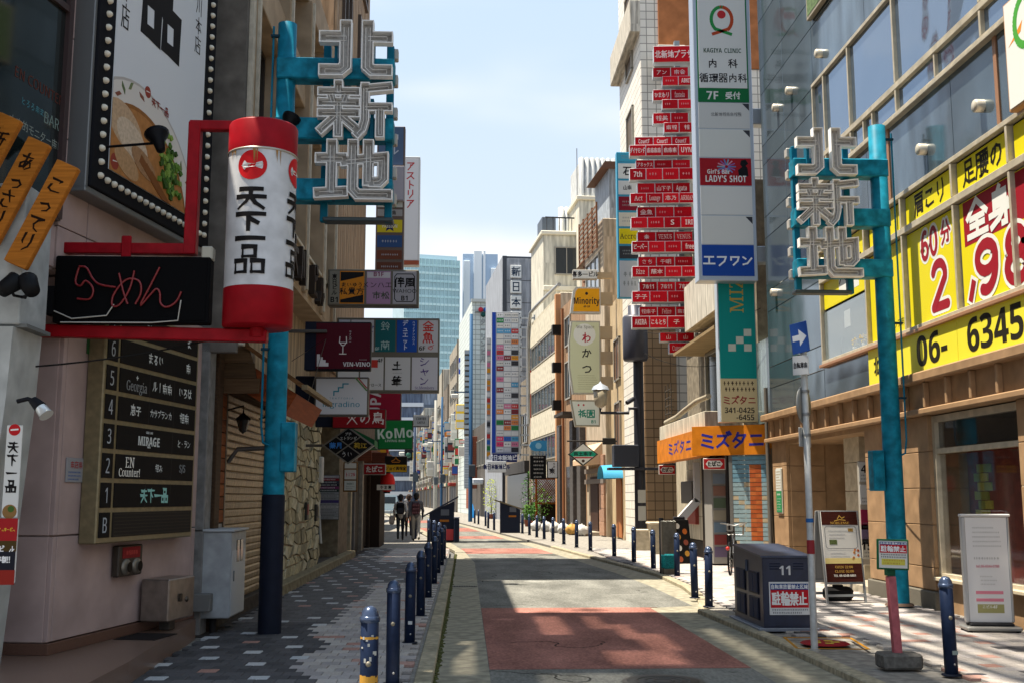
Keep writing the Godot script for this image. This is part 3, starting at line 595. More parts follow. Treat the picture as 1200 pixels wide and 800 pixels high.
func ground():
	var asphalt := road_mat("#8b8b87"); asphalt.roughness = 0.9
	var conc := mat("#9a9584", 0.9, 0.0, "concrete", 0.6)
	var gmesh := PlaneMesh.new(); gmesh.size = Vector2(1600, 1600)
	struct(put(self, "ground", gmesh, mat("#6e6d6a", 0.95, 0.0, "concrete", 0.2), Vector3(0, -0.1, -300)))
	var LK := [[5.0, -0.43], [27.0, -0.43], [29.0, -0.43], [34.0, -0.46], [60.0, -3.0], [140.0, -11.0], [400.0, -37.0]]
	var LG := [[5.0, -0.27], [29.0, -0.27], [34.0, -0.3], [60.0, -2.84], [140.0, -10.8], [400.0, -36.8]]
	var LR := [[5.0, 0.23], [28.0, 0.25], [31.0, 0.1], [34.0, -0.02], [40.0, -0.5], [60.0, -2.5], [140.0, -10.5], [400.0, -36.5]]
	var RA := [[5.0, 2.73], [16.4, 2.73], [16.7, 3.42], [20.5, 3.4], [24.0, 3.25], [29.0, 2.85], [35.0, 2.35], [58.6, 0.3], [100.0, -3.6], [400.0, -34.0]]
	var RK := [[5.0, 3.42], [12.0, 3.38], [15.6, 3.26], [17.2, 3.62], [19.7, 3.86], [22.9, 3.94], [26.7, 3.6], [29.7, 3.32], [35.1, 2.85], [58.6, 0.72], [100.0, -3.2], [400.0, -33.0]]
	var RK2 := []
	for p in RK: RK2.append([p[0], p[1] + 0.16])
	var RW := [[5.0, 6.7], [23.6, 6.7], [34.0, 6.4], [42.0, 6.1], [400.0, -24.0]]
	var LW := [[5.0, -4.2], [12.8, -3.2], [13.5, -3.1], [34.0, -3.1], [60.0, -5.7], [140.0, -13.7], [400.0, -39.7]]
	strip("road", LR, RA, 5.0, 400.0, 0.0, 0.08, asphalt)
	strip("gutter", LG, LR, 5.0, 400.0, -0.001, 0.08, conc)
	strip("gutter", RA, RK, 5.0, 400.0, -0.001, 0.08, conc)
	# red surfacing across the road, a sheet on the asphalt
	var red := road_mat("#b17b71")
	for r in [[10.65, 16.45], [32.3, 35.6], [44.0, 47.0], [53.5, 60.0], [72.0, 80.0]]:
		var e1 := []; var e2 := []
		for p in LR: e1.append([p[0], p[1] + 0.005])
		for p in RA: e2.append([p[0], p[1] - 0.005])
		strip("red_road_surface", e1, e2, r[0], r[1], 0.004, 0.004, red, 0.5)
	# pavements: bedding sheet with kerb stones and pavers on it
	var bed := mat("#5b574f", 0.95, 0.0, "concrete", 1.0)
	var pl := strip("pavement", LW, LK, 5.0, 400.0, 0.03, 0.13, mat("#949089", 0.9, 0.0, "concrete", 0.9))
	var pr := strip("pavement", RK2, RW, 5.0, 400.0, 0.03, 0.13, mat("#949089", 0.9, 0.0, "concrete", 0.9))
	var kerb_m := [mat("#a59d87", 0.9, 0.0, "concrete", 1.5), mat("#aca38c", 0.9, 0.0, "concrete", 1.1), mat("#9b947f", 0.9, 0.0, "concrete", 0.8)]
	var kerb_r := kerb_m
	for k in 34:
		var d := 8.4 + k * 0.6
		box(pl, "kerb_stone", Vector3(-0.35, 0.0, -d - 0.3), Vector3(0.16, 0.13, 0.588), kerb_m[k % 3], 0.012)
	for k in 46:
		var d := 8.4 + k * 0.6; var xa := edge_x(RK, d); var xb := edge_x(RK, d + 0.6)
		var o := box(pr, "kerb_stone", Vector3((xa + xb) / 2 + 0.08, 0.0 if d < 15.5 or d > 17.6 else -0.03, -d - 0.3), Vector3(0.16, 0.13, 0.588), kerb_r[k % 2], 0.012)
		o.rotation.y = -atan2(xb - xa, 0.6)
	# moss and grit along the joint of gutter and kerb
	var ms := st_new(); var mr := RandomNumberGenerator.new(); mr.seed = 14
	for k in 420:
		var d := 9.0 + k * 0.055; add_box(ms, Transform3D(Basis(Vector3.UP, mr.randf() * 3.0), Vector3(-0.262 + mr.randf_range(-0.012, 0.03) * mr.randf(), 0.002, -d)), Vector3(mr.randf_range(0.012, 0.035), 0.012, mr.randf_range(0.03, 0.09)))
	var mo := commit(ms, pl, "moss", mat("#5d6138", 0.95, 0.0, "speck", 4.0)); mo.set_meta("kind", "stuff")
	pavers(pl, -2.83, 14, 8.6, 130, true)
	pavers(pr, 3.84, 15, 8.6, 128, false, RK2)
	# strip of drain covers along the foot of the buildings
	for k in 26:
		var d := 12.9 + k * 0.82
		box(pl, "drain_cover", Vector3(-3.0, 0.035, -d - 0.4), Vector3(0.2, 0.03, 0.8), mat("#4c4744", 0.9, 0.0, "speck", 2.0), 0.006)
	# iron covers and gratings
	var iron := mat("#46423c", 0.6, 0.4, "speck", 3.0)
	for c in [[0.0, 20.45, 0.46, 0.14], [1.75, 9.9, 0.62, 0.62], [2.35, 31.5, 0.5, 0.5]]:
		var m := thing("iron_cover", ["iron drain grating across the gutter beside the navy bollards", "round iron manhole cover in the asphalt before the red surfacing", "small round iron cover in the sunlit road"][[0.46, 0.62, 0.5].find(c[2])], "manhole", Vector3(c[0], 0.001, -c[1]))
		if c[3] < 0.2:
			box(m, "rim", Vector3(0, 0, 0), Vector3(c[2], 0.012, c[3]), iron, 0.003)
			for j in 9: box(m, "bar", Vector3((j - 4) * 0.045, 0.007, 0), Vector3(0.02, 0.006, c[3] * 0.8), mat("#1d1b19", 0.7, 0.3), 0.0)
		else:
			lathe(m, "plate", [[0.0, 0.007], [c[2] / 2, 0.007], [c[2] / 2 + 0.01, 0.0]], iron, Vector3.ZERO, 28)
			lathe(m, "rim", [[c[2] / 2 + 0.01, 0.005], [c[2] / 2 + 0.05, 0.005], [c[2] / 2 + 0.055, 0.0]], mat("#5d584f", 0.6, 0.3, "speck", 3.0), Vector3.ZERO, 28)
			for r in 3:
				lathe(m, "ring", [[c[2] * (0.12 + r * 0.12), 0.007], [c[2] * (0.13 + r * 0.12), 0.012], [c[2] * (0.16 + r * 0.12), 0.012], [c[2] * (0.17 + r * 0.12), 0.007]], iron, Vector3.ZERO, 28)
	# red painted cover with a yellow frame on the sunny pavement
	var h := thing("hydrant_cover", "red painted fire hydrant cover in a yellow frame beside the navy cabinet", "cover", Vector3(3.85, 0.062, -11.9), -8)
	for s in [[-0.36, 0.0, 0.03, 0.9], [0.36, 0.0, 0.03, 0.9], [0.0, -0.45, 0.75, 0.03], [0.0, 0.45, 0.75, 0.03]]:
		box(h, "yellow_line", Vector3(s[0], 0.003, s[1]), Vector3(s[2], 0.006, s[3]), mat("#c58a2c", 0.85, 0.0, "speck", 3.0))
	lathe(h, "plate", [[0.0, 0.012], [0.24, 0.012], [0.26, 0.0]], mat("#a3262c", 0.7, 0.0, "speck", 3.0), Vector3(0, 0, 0), 24)
	for k in 5: box(h, "relief", Vector3(cos(k * 1.3) * 0.11, 0.014, sin(k * 1.3) * 0.11), Vector3(0.09, 0.008, 0.05), mat("#b9a443", 0.7), 0.003)

func pavers(parent: Node3D, x0: float, cols: int, d0: float, rows: int, left: bool, kerb := []):
	var tw := 0.175; var tl := 0.2
	var mesh := rounded_box(Vector3(tw - 0.005, 0.03, tl - 0.005), 0.004)
	var mesh_half := rounded_box(Vector3(tw / 2 - 0.005, 0.03, tl - 0.005), 0.004)
	var dark := ["#5a595b", "#605f61", "#545355", "#656365"]
	var light := ["#c0b9b2", "#b3aca7", "#c8c1ba", "#bab4b2", "#aca6a4"]
	var pale := ["#d2d2d2", "#c9cccf"]; var pink := ["#c09a8e", "#b98f82"]
	var n := FastNoiseLite.new(); n.seed = 77 if left else 78; n.frequency = 0.28
	var list := []
	for r in rows:
		var d := d0 + r * tl
		for c in cols + 1:
			var x := x0 + c * tw + (tw / 2 if r % 2 == 1 else 0.0)
			if left and x > -0.47: continue
			if not left and (x > 6.5 or x < edge_x(kerb, d) + 0.09): continue
			if not left and x < 4.5 and x > 3.3 and d < 12.6 and d > 9.0 and x < 4.45: continue
			var hex: String
			var z := n.get_noise_2d(x * 1.6, d * 0.8)
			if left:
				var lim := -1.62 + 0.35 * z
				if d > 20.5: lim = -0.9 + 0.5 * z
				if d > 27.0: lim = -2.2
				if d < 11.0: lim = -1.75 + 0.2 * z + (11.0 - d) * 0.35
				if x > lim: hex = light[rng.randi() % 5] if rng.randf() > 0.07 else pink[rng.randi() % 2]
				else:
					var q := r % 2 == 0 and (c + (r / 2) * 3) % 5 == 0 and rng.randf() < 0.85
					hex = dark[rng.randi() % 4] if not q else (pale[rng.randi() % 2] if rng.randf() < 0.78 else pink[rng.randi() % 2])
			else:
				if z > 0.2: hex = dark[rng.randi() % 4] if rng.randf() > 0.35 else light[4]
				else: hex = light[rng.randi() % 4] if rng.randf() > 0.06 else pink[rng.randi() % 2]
			list.append([Vector3(x, 0.045 + rng.randf_range(-0.0015, 0.0015), -d - tl / 2), hex, d])
	# the nearest ones in view are pieces of their own, the rest one mass
	var first := []; var rest := []
	for e in list:
		var px: float = absf(e[0].x + 0.0423 * e[2]) / e[2]
		if e[2] > 9.6 and first.size() < 290: first.append(e)
		else: rest.append(e)
	for e in first:
		put(parent, "paver", mesh, mat(e[1], 0.82, 0.0, "speck", 2.2), e[0])
	var mm := MultiMesh.new(); mm.transform_format = MultiMesh.TRANSFORM_3D; mm.use_colors = true; mm.mesh = mesh
	mm.instance_count = rest.size()
	for k in rest.size():
		mm.set_instance_transform(k, Transform3D(Basis(), rest[k][0]))
		mm.set_instance_color(k, Color(rest[k][1]).srgb_to_linear())
	var mi := MultiMeshInstance3D.new(); mi.multimesh = mm; mi.name = "paving"
	var m := StandardMaterial3D.new(); m.vertex_color_use_as_albedo = true; m.roughness = 0.82
	m.albedo_texture = tex["speck"]; m.uv1_triplanar = true; m.uv1_world_triplanar = true; m.uv1_scale = Vector3.ONE * 2.2
	mi.material_override = m
	mi.set_meta("kind", "stuff")
	parent.add_child(mi)

# ---------- left side ----------
func left_pink():
	var pink := mat("#b59f9a", 0.6, 0.0, "soft", 0.35)
	var pink_d := pink
	var granite := mat("#75574a", 0.35, 0.0, "speck", 3.0)
	var steel := mat("#8d8a84", 0.35, 0.8, "soft", 1.0)
	var t := thing("pink_building", "pink panelled ramen shop building with framed picture billboard", "building", Vector3(-3.62, 0, -9.93), 80)
	box(t, "core", Vector3(0.0, 6.5, -3.03), Vector3(6.0, 5.8, 6.0), pink)
	box(t, "core", Vector3(1.5, 1.92, -3.03), Vector3(2.96, 3.34, 5.98), pink_d)
	box(t, "base_course", Vector3(1.5, 0.30, -2.97), Vector3(3.04, 0.10, 6.0), granite, 0.005)
	# panels with open joints
	for r in [[0.36, 1.26], [1.275, 3.58]]:
		for c in [[0.0, 0.06], [0.068, 2.9], [2.908, 3.0]]:
			box(t, "wall_panel", Vector3((c[0] + c[1]) / 2, (r[0] + r[1]) / 2, -0.01), Vector3(c[1] - c[0], r[1] - r[0], 0.04), pink, 0.004)
		box(t, "wall_panel", Vector3(-0.01, (r[0] + r[1]) / 2, -1.0), Vector3(0.02, r[1] - r[0], 1.95), pink_d, 0.004)
	for r in [[3.62, 4.0], [4.01, 4.82], [4.83, 5.78], [5.79, 6.74], [6.75, 8.0], [8.01, 9.5]]:
		for c in [[-0.22, 0.28], [0.288, 3.0]]:
			box(t, "wall_panel", Vector3((c[0] + c[1]) / 2, (r[0] + r[1]) / 2, -0.01), Vector3(c[1] - c[0] - 0.008, r[1] - r[0], 0.04), pink, 0.004)
	box(t, "wall_panel", Vector3(-1.6, 3.8, -0.01), Vector3(2.7, 0.36, 0.04), pink, 0.004)
	# upper shop window with lettering on its glass
	var w := box(t, "window", Vector3(-1.6, 6.4, 0.0), Vector3(2.66, 4.7, 0.03), mat("#161d1c", 0.05, 0.0), 0.0)
	panel_size[w] = Vector3(2.66, 4.7, 0.03)
	for y in [4.06, 6.0, 8.7]: box(w, "frame", Vector3(0, y - 6.4, 0.02), Vector3(2.7, 0.06, 0.06), mat("#4a3a3a", 0.4, 0.5))
	for x in [-1.33, 0.1, 1.33]: box(w, "frame", Vector3(x, 0, 0.022), Vector3(0.07, 4.7, 0.07), mat("#4a3a3a", 0.4, 0.5))
	txt(w, "本#的モニター##", 0.86, 0.86, 0.018, mat("#7d857f", 0.6), 0.1)
	txt(w, "EN COUNTER", 0.86, 0.77, 0.02, mat("#553029", 0.6), 0.1, false, 1.0, false, false, false)
	txt(w, "BAR", 0.94, 0.82, 0.022, mat("#6f7f7a", 0.6), 0.1, false, 1.0, false, false, false)
	txt(w, "とろろ#まい", 0.84, 0.815, 0.014, mat("#45737c", 0.6), 0.12)
	# small plate on the wall
	var pl := box(t, "notice", Vector3(0.28, 1.85, 0.02), Vector3(0.3, 0.22, 0.012), mat("#8f8f92", 0.5), 0.003); panel_size[pl] = Vector3(0.3, 0.22, 0.012)
	txt(pl, "#店#", 0.55, 0.28, 0.3, mat("#9d2c2c", 0.6)); small_print(pl, 0.08, 0.52, 0.92, 0.95, 3, mat("#3a5f97", 0.6))
	box(t, "notice", Vector3(0.42, 3.0, 0.02), Vector3(0.08, 0.14, 0.012), mat("#315d34", 0.5), 0.003)
	# unseen screen added over the pink building to shade and dapple the street
	var roof := thing("added_sun_screen", "added unseen screen with slatted gaps that dapples the street with sun", "billboard", Vector3(-3.3, 9.4, -11.0))
	var gaps := [[13.0, 15.4, 12.9, 14.2], [13.6, 15.5, 15.0, 15.8], [12.6, 14.4, 15.6, 16.6], [11.6, 13.2, 16.4, 17.4], [10.8, 11.6, 14.4, 17.2], [9.9, 13.8, 18.8, 20.0], [9.2, 10.4, 12.2, 15.0], [10.4, 12.6, 9.6, 10.8], [9.0, 9.9, 9.6, 11.0], [12.9, 15.5, 10.7, 11.6]]  # openings placed where soft sun patches should fall on the road
	var slat := st_new()
	for r in 33:
		var y := 9.4 + r * 0.4; var run := 4.0; var c := 0
		while c <= 24:
			var dd := 4.0 + c * 0.49; var gap := c == 24
			for g in gaps: gap = gap or (dd + 0.24 > g[0] and dd + 0.24 < g[1] and y + 0.2 > g[2] and y + 0.2 < g[3])
			if gap:
				if dd > run: wbox(roof, "panel", -3.34, -3.28, y, y + 0.39, run, dd, steel)
				if c < 24:
					for j in 4: add_box(slat, Transform3D(Basis(), Vector3(0, y + 0.2 - 9.4, -(dd + 0.06 + j * 0.1225) + 11.0)), Vector3(0.01, 0.4, 0.095))
				run = dd + 0.49
			c += 1
	commit(slat, roof, "louvre", steel)
	for k in 9:
		var o := box(roof, "rail", Vector3(0, 13.4 + k * 0.95, 1.0 - fmod(k * 1.7, 3.0)), Vector3(0.12, 0.16 + 0.12 * (k % 3), 7.0 + k % 2 * 3.0), steel); o.rotation.x = 0.16 * sin(k * 2.2)  # unseen bars added to cast soft dark streaks on the right pavement
	for k in 4: box(roof, "added_mast", Vector3(0, 16.5, -4.0 + k * 3.0), Vector3(0.14, 9.0, 0.14), steel)
	# brown granite step
	var st := st_new()
	var poly := PackedVector2Array([Vector2(-2.70, 5.0), Vector2(-2.79, 9.54), Vector2(-3.01, 12.75), Vector2(-3.12, 13.05), Vector2(-5.5, 13.4), Vector2(-5.5, 5.0)])
	add_prism(st, Transform3D(Basis(Vector3(1, 0, 0), Vector3(0, 0, -1), Vector3(0, 1, 0)), Vector3.ZERO), poly, 0.0, 0.25)
	var step := commit(st, self, "entrance_step", mat("#8a7062", 0.3, 0.0, "speck", 2.5)); tag(step, "polished brown granite step before the pink building", "step")
	for m in [[-3.12, 11.2, 0.42, 0.5], [-3.2, 12.2, 0.14, 0.14]]:
		var mt := box(step, "floor_plate", Vector3(m[0], 0.253, -m[1]), Vector3(m[2], 0.008, m[3]), mat("#2c2727", 0.8, 0.0, "speck", 4.0)); mt.rotation_degrees.y = 80 - 90
	# tenant board
	var b := sign_case("tenant_board", "floor directory of black plates numbered to B in a brass case", Vector3(-3.62, 0, -9.93) + Basis(Vector3.UP, deg_to_rad(80)) * Vector3(1.46, 2.3, 0.1), 2.1, 2.24, 0.17, mat("#8f8364", 0.4, 0.4, "soft", 2.0), 80, "", "sign")
	var ink := mat("#c9cfcf", 0.6); var blackp := mat("#151314", 0.6)
	var rows := [["7", [["Rhytell", 0.4, 1], ["ま", 0.87, 0]]], ["6", [["まるい", 0.42, 0], ["#", 0.87, 0]]], ["5", [["Georgia", 0.2, 2], ["ルｌ##", 0.52, 0], ["いろは", 0.84, 0]]], ["4", [["恵子", 0.2, 0], ["カサブラン力", 0.52, 3], ["$#", 0.84, 0]]],
		["3", [["MIRAGE", 0.38, 4], ["と・ラン", 0.85, 3]]], ["2", [["EN", 0.16, 5], ["$み", 0.52, 3], ["S/S", 0.84, 1]]], ["1", [["天下一品", 0.48, 6]]], ["B", []]]
	for k in 8:
		var v0 := 0.015 + k * 0.1225; var v1 := v0 + 0.103
		var np := panel(b, 0.02, v0, 0.115, v1, blackp, "number_plate"); txt(np, rows[k][0], 0.5, 0.5, 0.62, mat("#a5aab0", 0.6), 0.1, false, 0.8, false, false, false)
		var tp := panel(b, 0.14, v0, 0.975, v1, blackp if k < 7 else mat("#221f1e", 0.5), "name_plate")
		for e in rows[k][1]:
			match e[2]:
				0: txt(tp, e[0], e[1], 0.5, 0.46, ink, 0.12, false, 1.0, true)
				1: txt(tp, e[0], e[1], 0.45, 0.36, mat("#8b8f92", 0.6), 0.1, false, 1.0, false, true)
				2: txt(tp, e[0], e[1], 0.66, 0.42, mat("#8b8f92", 0.6), 0.1, false, 0.9, false, true); txt(tp, "+", e[1], 0.28, 0.3, ink)
				3: txt(tp, e[0], e[1], 0.5, 0.34, ink, 0.11, false, 1.0, true)
				4: txt(tp, e[0], e[1], 0.55, 0.4, ink); txt(tp, "GIRLS BAR", e[1], 0.17, 0.1, ink, 0.1, false, 1.0, false, false, false); txt(tp, "PARTS", e[1], 0.8, 0.08, ink)
				5: txt(tp, e[0], e[1], 0.32, 0.44, mat("#e8e6df", 0.6), 0.1, false, 1.0, false, true); txt(tp, "Counter!", e[1], 0.74, 0.34, mat("#e8e6df", 0.6), 0.1, false, 1.0, false, true)
				6: txt(tp, e[0], e[1], 0.5, 0.62, mat("#8fc4bf", 0.6), 0.16, false, 1.0, true)
		if k < 7 and k > 1:
			for u in ([0.36, 0.68] if k != 4 and k != 5 else [0.68]): decor_lines(tp, "joint", [[Vector2((u - 0.5) * 1.785, -0.12), Vector2((u - 0.5) * 1.785, 0.12)]], 0.006, mat("#3b3a3a", 0.6))
		if k == 7:
			for j in 7: decor_lines(tp, "joint", [[Vector2(-0.85, -0.1 + j * 0.033), Vector2(0.85, -0.1 + j * 0.033)]], 0.008, mat("#3a352f", 0.6))
	# fire hose box and steel post box
	var f := sign_case("alarm_box", "dark hose inlet box with red plate under the tenant board", Vector3(-3.62, 0, -9.93) + Basis(Vector3.UP, deg_to_rad(80)) * Vector3(1.3, 0.99, 0.06), 0.5, 0.3, 0.07, mat("#3a322b", 0.5, 0.3), 80, "", "box")
	var fp := panel(f, 0.14, 0.06, 0.86, 0.42, mat("#7e1f22", 0.5)); txt(fp, "#$###", 0.5, 0.5, 0.42, mat("#c04b45", 0.6))
	for x in [-0.11, 0.11]:
		lathe(f, "valve", [[0.0, 0.05], [0.035, 0.05], [0.05, 0.03], [0.075, 0.03], [0.08, 0.0]], mat("#7b7469", 0.4, 0.5), Vector3(x, -0.06, 0.03), 18, Basis(Vector3.RIGHT, PI / 2))
		lathe(f, "plug", [[0.0, 0.058], [0.052, 0.054]], mat("#16130f", 0.5), Vector3(x, -0.06, 0.03), 16, Basis(Vector3.RIGHT, PI / 2))
	var c := thing("steel_box", "stainless steel valve box with a hasp on the granite step", "box", Vector3(-3.62, 0, -9.93) + Basis(Vector3.UP, deg_to_rad(80)) * Vector3(1.95, 0.25, 0.2), 80)
	box(c, "body", Vector3(0, 0.32, 0), Vector3(0.62, 0.42, 0.3), mat("#9a8f86", 0.32, 0.75, "soft", 1.5), 0.012)
	box(c, "foot", Vector3(0, 0.055, 0), Vector3(0.14, 0.11, 0.12), mat("#3b3733", 0.6, 0.3), 0.01)
	box(c, "hasp", Vector3(-0.05, 0.33, 0.16), Vector3(0.05, 0.08, 0.03), mat("#3c332a", 0.5, 0.5), 0.006)
	lathe(c, "lock", [[0.0, 0.02], [0.025, 0.015], [0.03, 0.0]], mat("#4c443c", 0.4, 0.6), Vector3(0.12, 0.3, 0.15), 14, Basis(Vector3.RIGHT, PI / 2))
	billboard()
	# white painted end wall with menu boards beside the pink building
	var wp := thing("white_column", "white painted column with slanted wooden menu boards", "column", Vector3(-4.0, 0, -9.0))
	prism(wp, "post", [Vector2(-1.0, 0.0), Vector2(0.2, 0.0), Vector2(0.37, 2.4), Vector2(0.39, 2.95), Vector2(-1.0, 2.95)], -0.4, 0.2, mat("#b9bdbb", 0.55, 0.0, "soft", 0.6))
	box(wp, "head_panel", Vector3(-0.4, 3.55, -0.1), Vector3(1.65, 1.16, 0.56), mat("#b5bab9", 0.55, 0.0, "soft", 0.8), 0.01)
	box(wp, "joint", Vector3(-0.32, 2.965, -0.1), Vector3(1.6, 0.03, 0.5), mat("#6b6e6d", 0.7))
	# wooden boards
	var wood := mat("#b8752c", 0.55, 0.0, "wood", 1.6)
	for k in 3:
		var cc: Vector3 = [Vector3(-3.41, 3.85, -8.75), Vector3(-3.65, 4.04, -8.75), Vector3(-3.89, 4.24, -8.75)][k]
		var wb := sign_case("wooden_board", ["slanted wooden board reading kotteri beside the pink wall", "slanted wooden board reading assari on the white column", "slanted wooden board cut by the picture edge on the white column"][k], cc, 0.19, 0.92, 0.07, wood, 0, "wooden menu boards", "sign")
		wb.rotation_degrees = Vector3(0, 0, -24)
		var wf := panel(wb, 0.01, 0.005, 0.99, 0.995, wood, "face", 0.008)
		txt(wf, ["こってり", "あっさり", "新#本店"][k], 0.5, 0.5, 0.17, mat("#20140c", 0.7), 0.1, true, 0.85, true)
	# black floodlights
	for k in 2:
		var fl := thing("floodlight", ["black twin floodlight head turned to the wooden boards", "black floodlight head bracketed beside its twin on the white column"][k], "lamp", [Vector3(-3.58, 3.24, -8.6), Vector3(-3.42, 3.24, -8.6)][k], [-30, 40][k], "floodlights on the white column")
		lathe(fl, "head", [[0.0, -0.08], [0.06, -0.08], [0.075, 0.06], [0.08, 0.08], [0.07, 0.08]], mat("#17181a", 0.45), Vector3.ZERO, 16, Basis(Vector3.RIGHT, -0.9))
		lathe(fl, "lens", [[0.0, 0.072], [0.07, 0.072]], mat("#556066", 0.1), Vector3.ZERO, 16, Basis(Vector3.RIGHT, -0.9))
		tube(fl, "bracket", [Vector3(0, 0, 0), Vector3(0, -0.07, -0.05), Vector3(0, -0.07, -0.16)], 0.012, mat("#17181a", 0.45))
	var sp := thing("spot_lamp", "dark spot lamp with a bare silver bulb on the white column", "lamp", Vector3(-3.44, 2.35, -8.75))
	tube(sp, "arm", [Vector3(-0.08, 0.0, 0), Vector3(0, 0.02, 0), Vector3(0.05, 0.0, 0)], 0.018, mat("#1d1e22", 0.4))
	tube(sp, "head", [Vector3(0.04, 0.01, 0), Vector3(0.11, -0.05, 0.02)], 0.035, mat("#1d1e22", 0.4), 12, 0.05)
	tube(sp, "bulb", [Vector3(0.11, -0.05, 0.02), Vector3(0.155, -0.1, 0.03), Vector3(0.165, -0.112, 0.034)], 0.045, mat("#d6d8d4", 0.12, 0.3), 14, 0.058)
	# narrow vertical banner and beer poster
	var ba := sign_case("shop_banner", "narrow white vertical shop banner with red disc above the beer poster", Vector3(-3.510, 1.805, -8.72), 0.120, 0.710, 0.015, mat("#c9cac6", 0.7), 0, "", "banner")
	var bp := panel(ba, 0.0, 0.0, 1.0, 1.0, mat("#cbccc8", 0.7), "cloth", 0.006)
	shape(bp, "disc", disc_points(0.045, 20, Vector2(0, 0.32)), mat("#b32226", 0.6)); shape(bp, "dash", [Vector2(-0.03, 0.325), Vector2(0.03, 0.33), Vector2(0.03, 0.318), Vector2(-0.03, 0.312)], mat("#d8d8d4", 0.7), 0.003)
	txt(bp, "天下一品", 0.5, 0.45, 0.13, mat("#1c1a1b", 0.7), 0.15, true, 0.8, true)
	shape(bp, "bowl_print", disc_points(0.055, 18, Vector2(0, -0.31)), mat("#87663d", 0.6)); shape(bp, "herb_print", disc_points(0.025, 10, Vector2(0.01, -0.29)), mat("#44612d", 0.6), 0.003)
	var bo := sign_case("beer_poster", "beer offer poster in red and dark blue on the white column", Vector3(-3.520, 1.195, -8.7), 0.180, 0.490, 0.02, mat("#c9c6c0", 0.6), 0, "", "poster")
	var pp := panel(bo, 0.04, 0.02, 0.96, 0.98, mat("#22222a", 0.5))
	for e in [[0.0, 0.34, "#9d2426"], [0.34, 0.5, "#4a3a1d"], [0.78, 1.0, "#8e2b22"]]:
		shape(pp, "colour_block", [Vector2(-0.09, (0.5 - e[0]) * 0.5), Vector2(0.09, (0.5 - e[0]) * 0.5), Vector2(0.09, (0.5 - e[1]) * 0.5), Vector2(-0.09, (0.5 - e[1]) * 0.5)], mat(e[2], 0.6))
	txt(pp, "生ビール", 0.5, 0.46, 0.1, mat("#e7e5e2", 0.6), 0.14, false, 0.75); txt(pp, "半額!!", 0.5, 0.63, 0.1, mat("#e7e5e2", 0.6), 0.14, false, 0.75); txt(pp, "タイム#ービス", 0.5, 0.15, 0.06, mat("#d8b63a", 0.6), 0.12, false, 0.7)

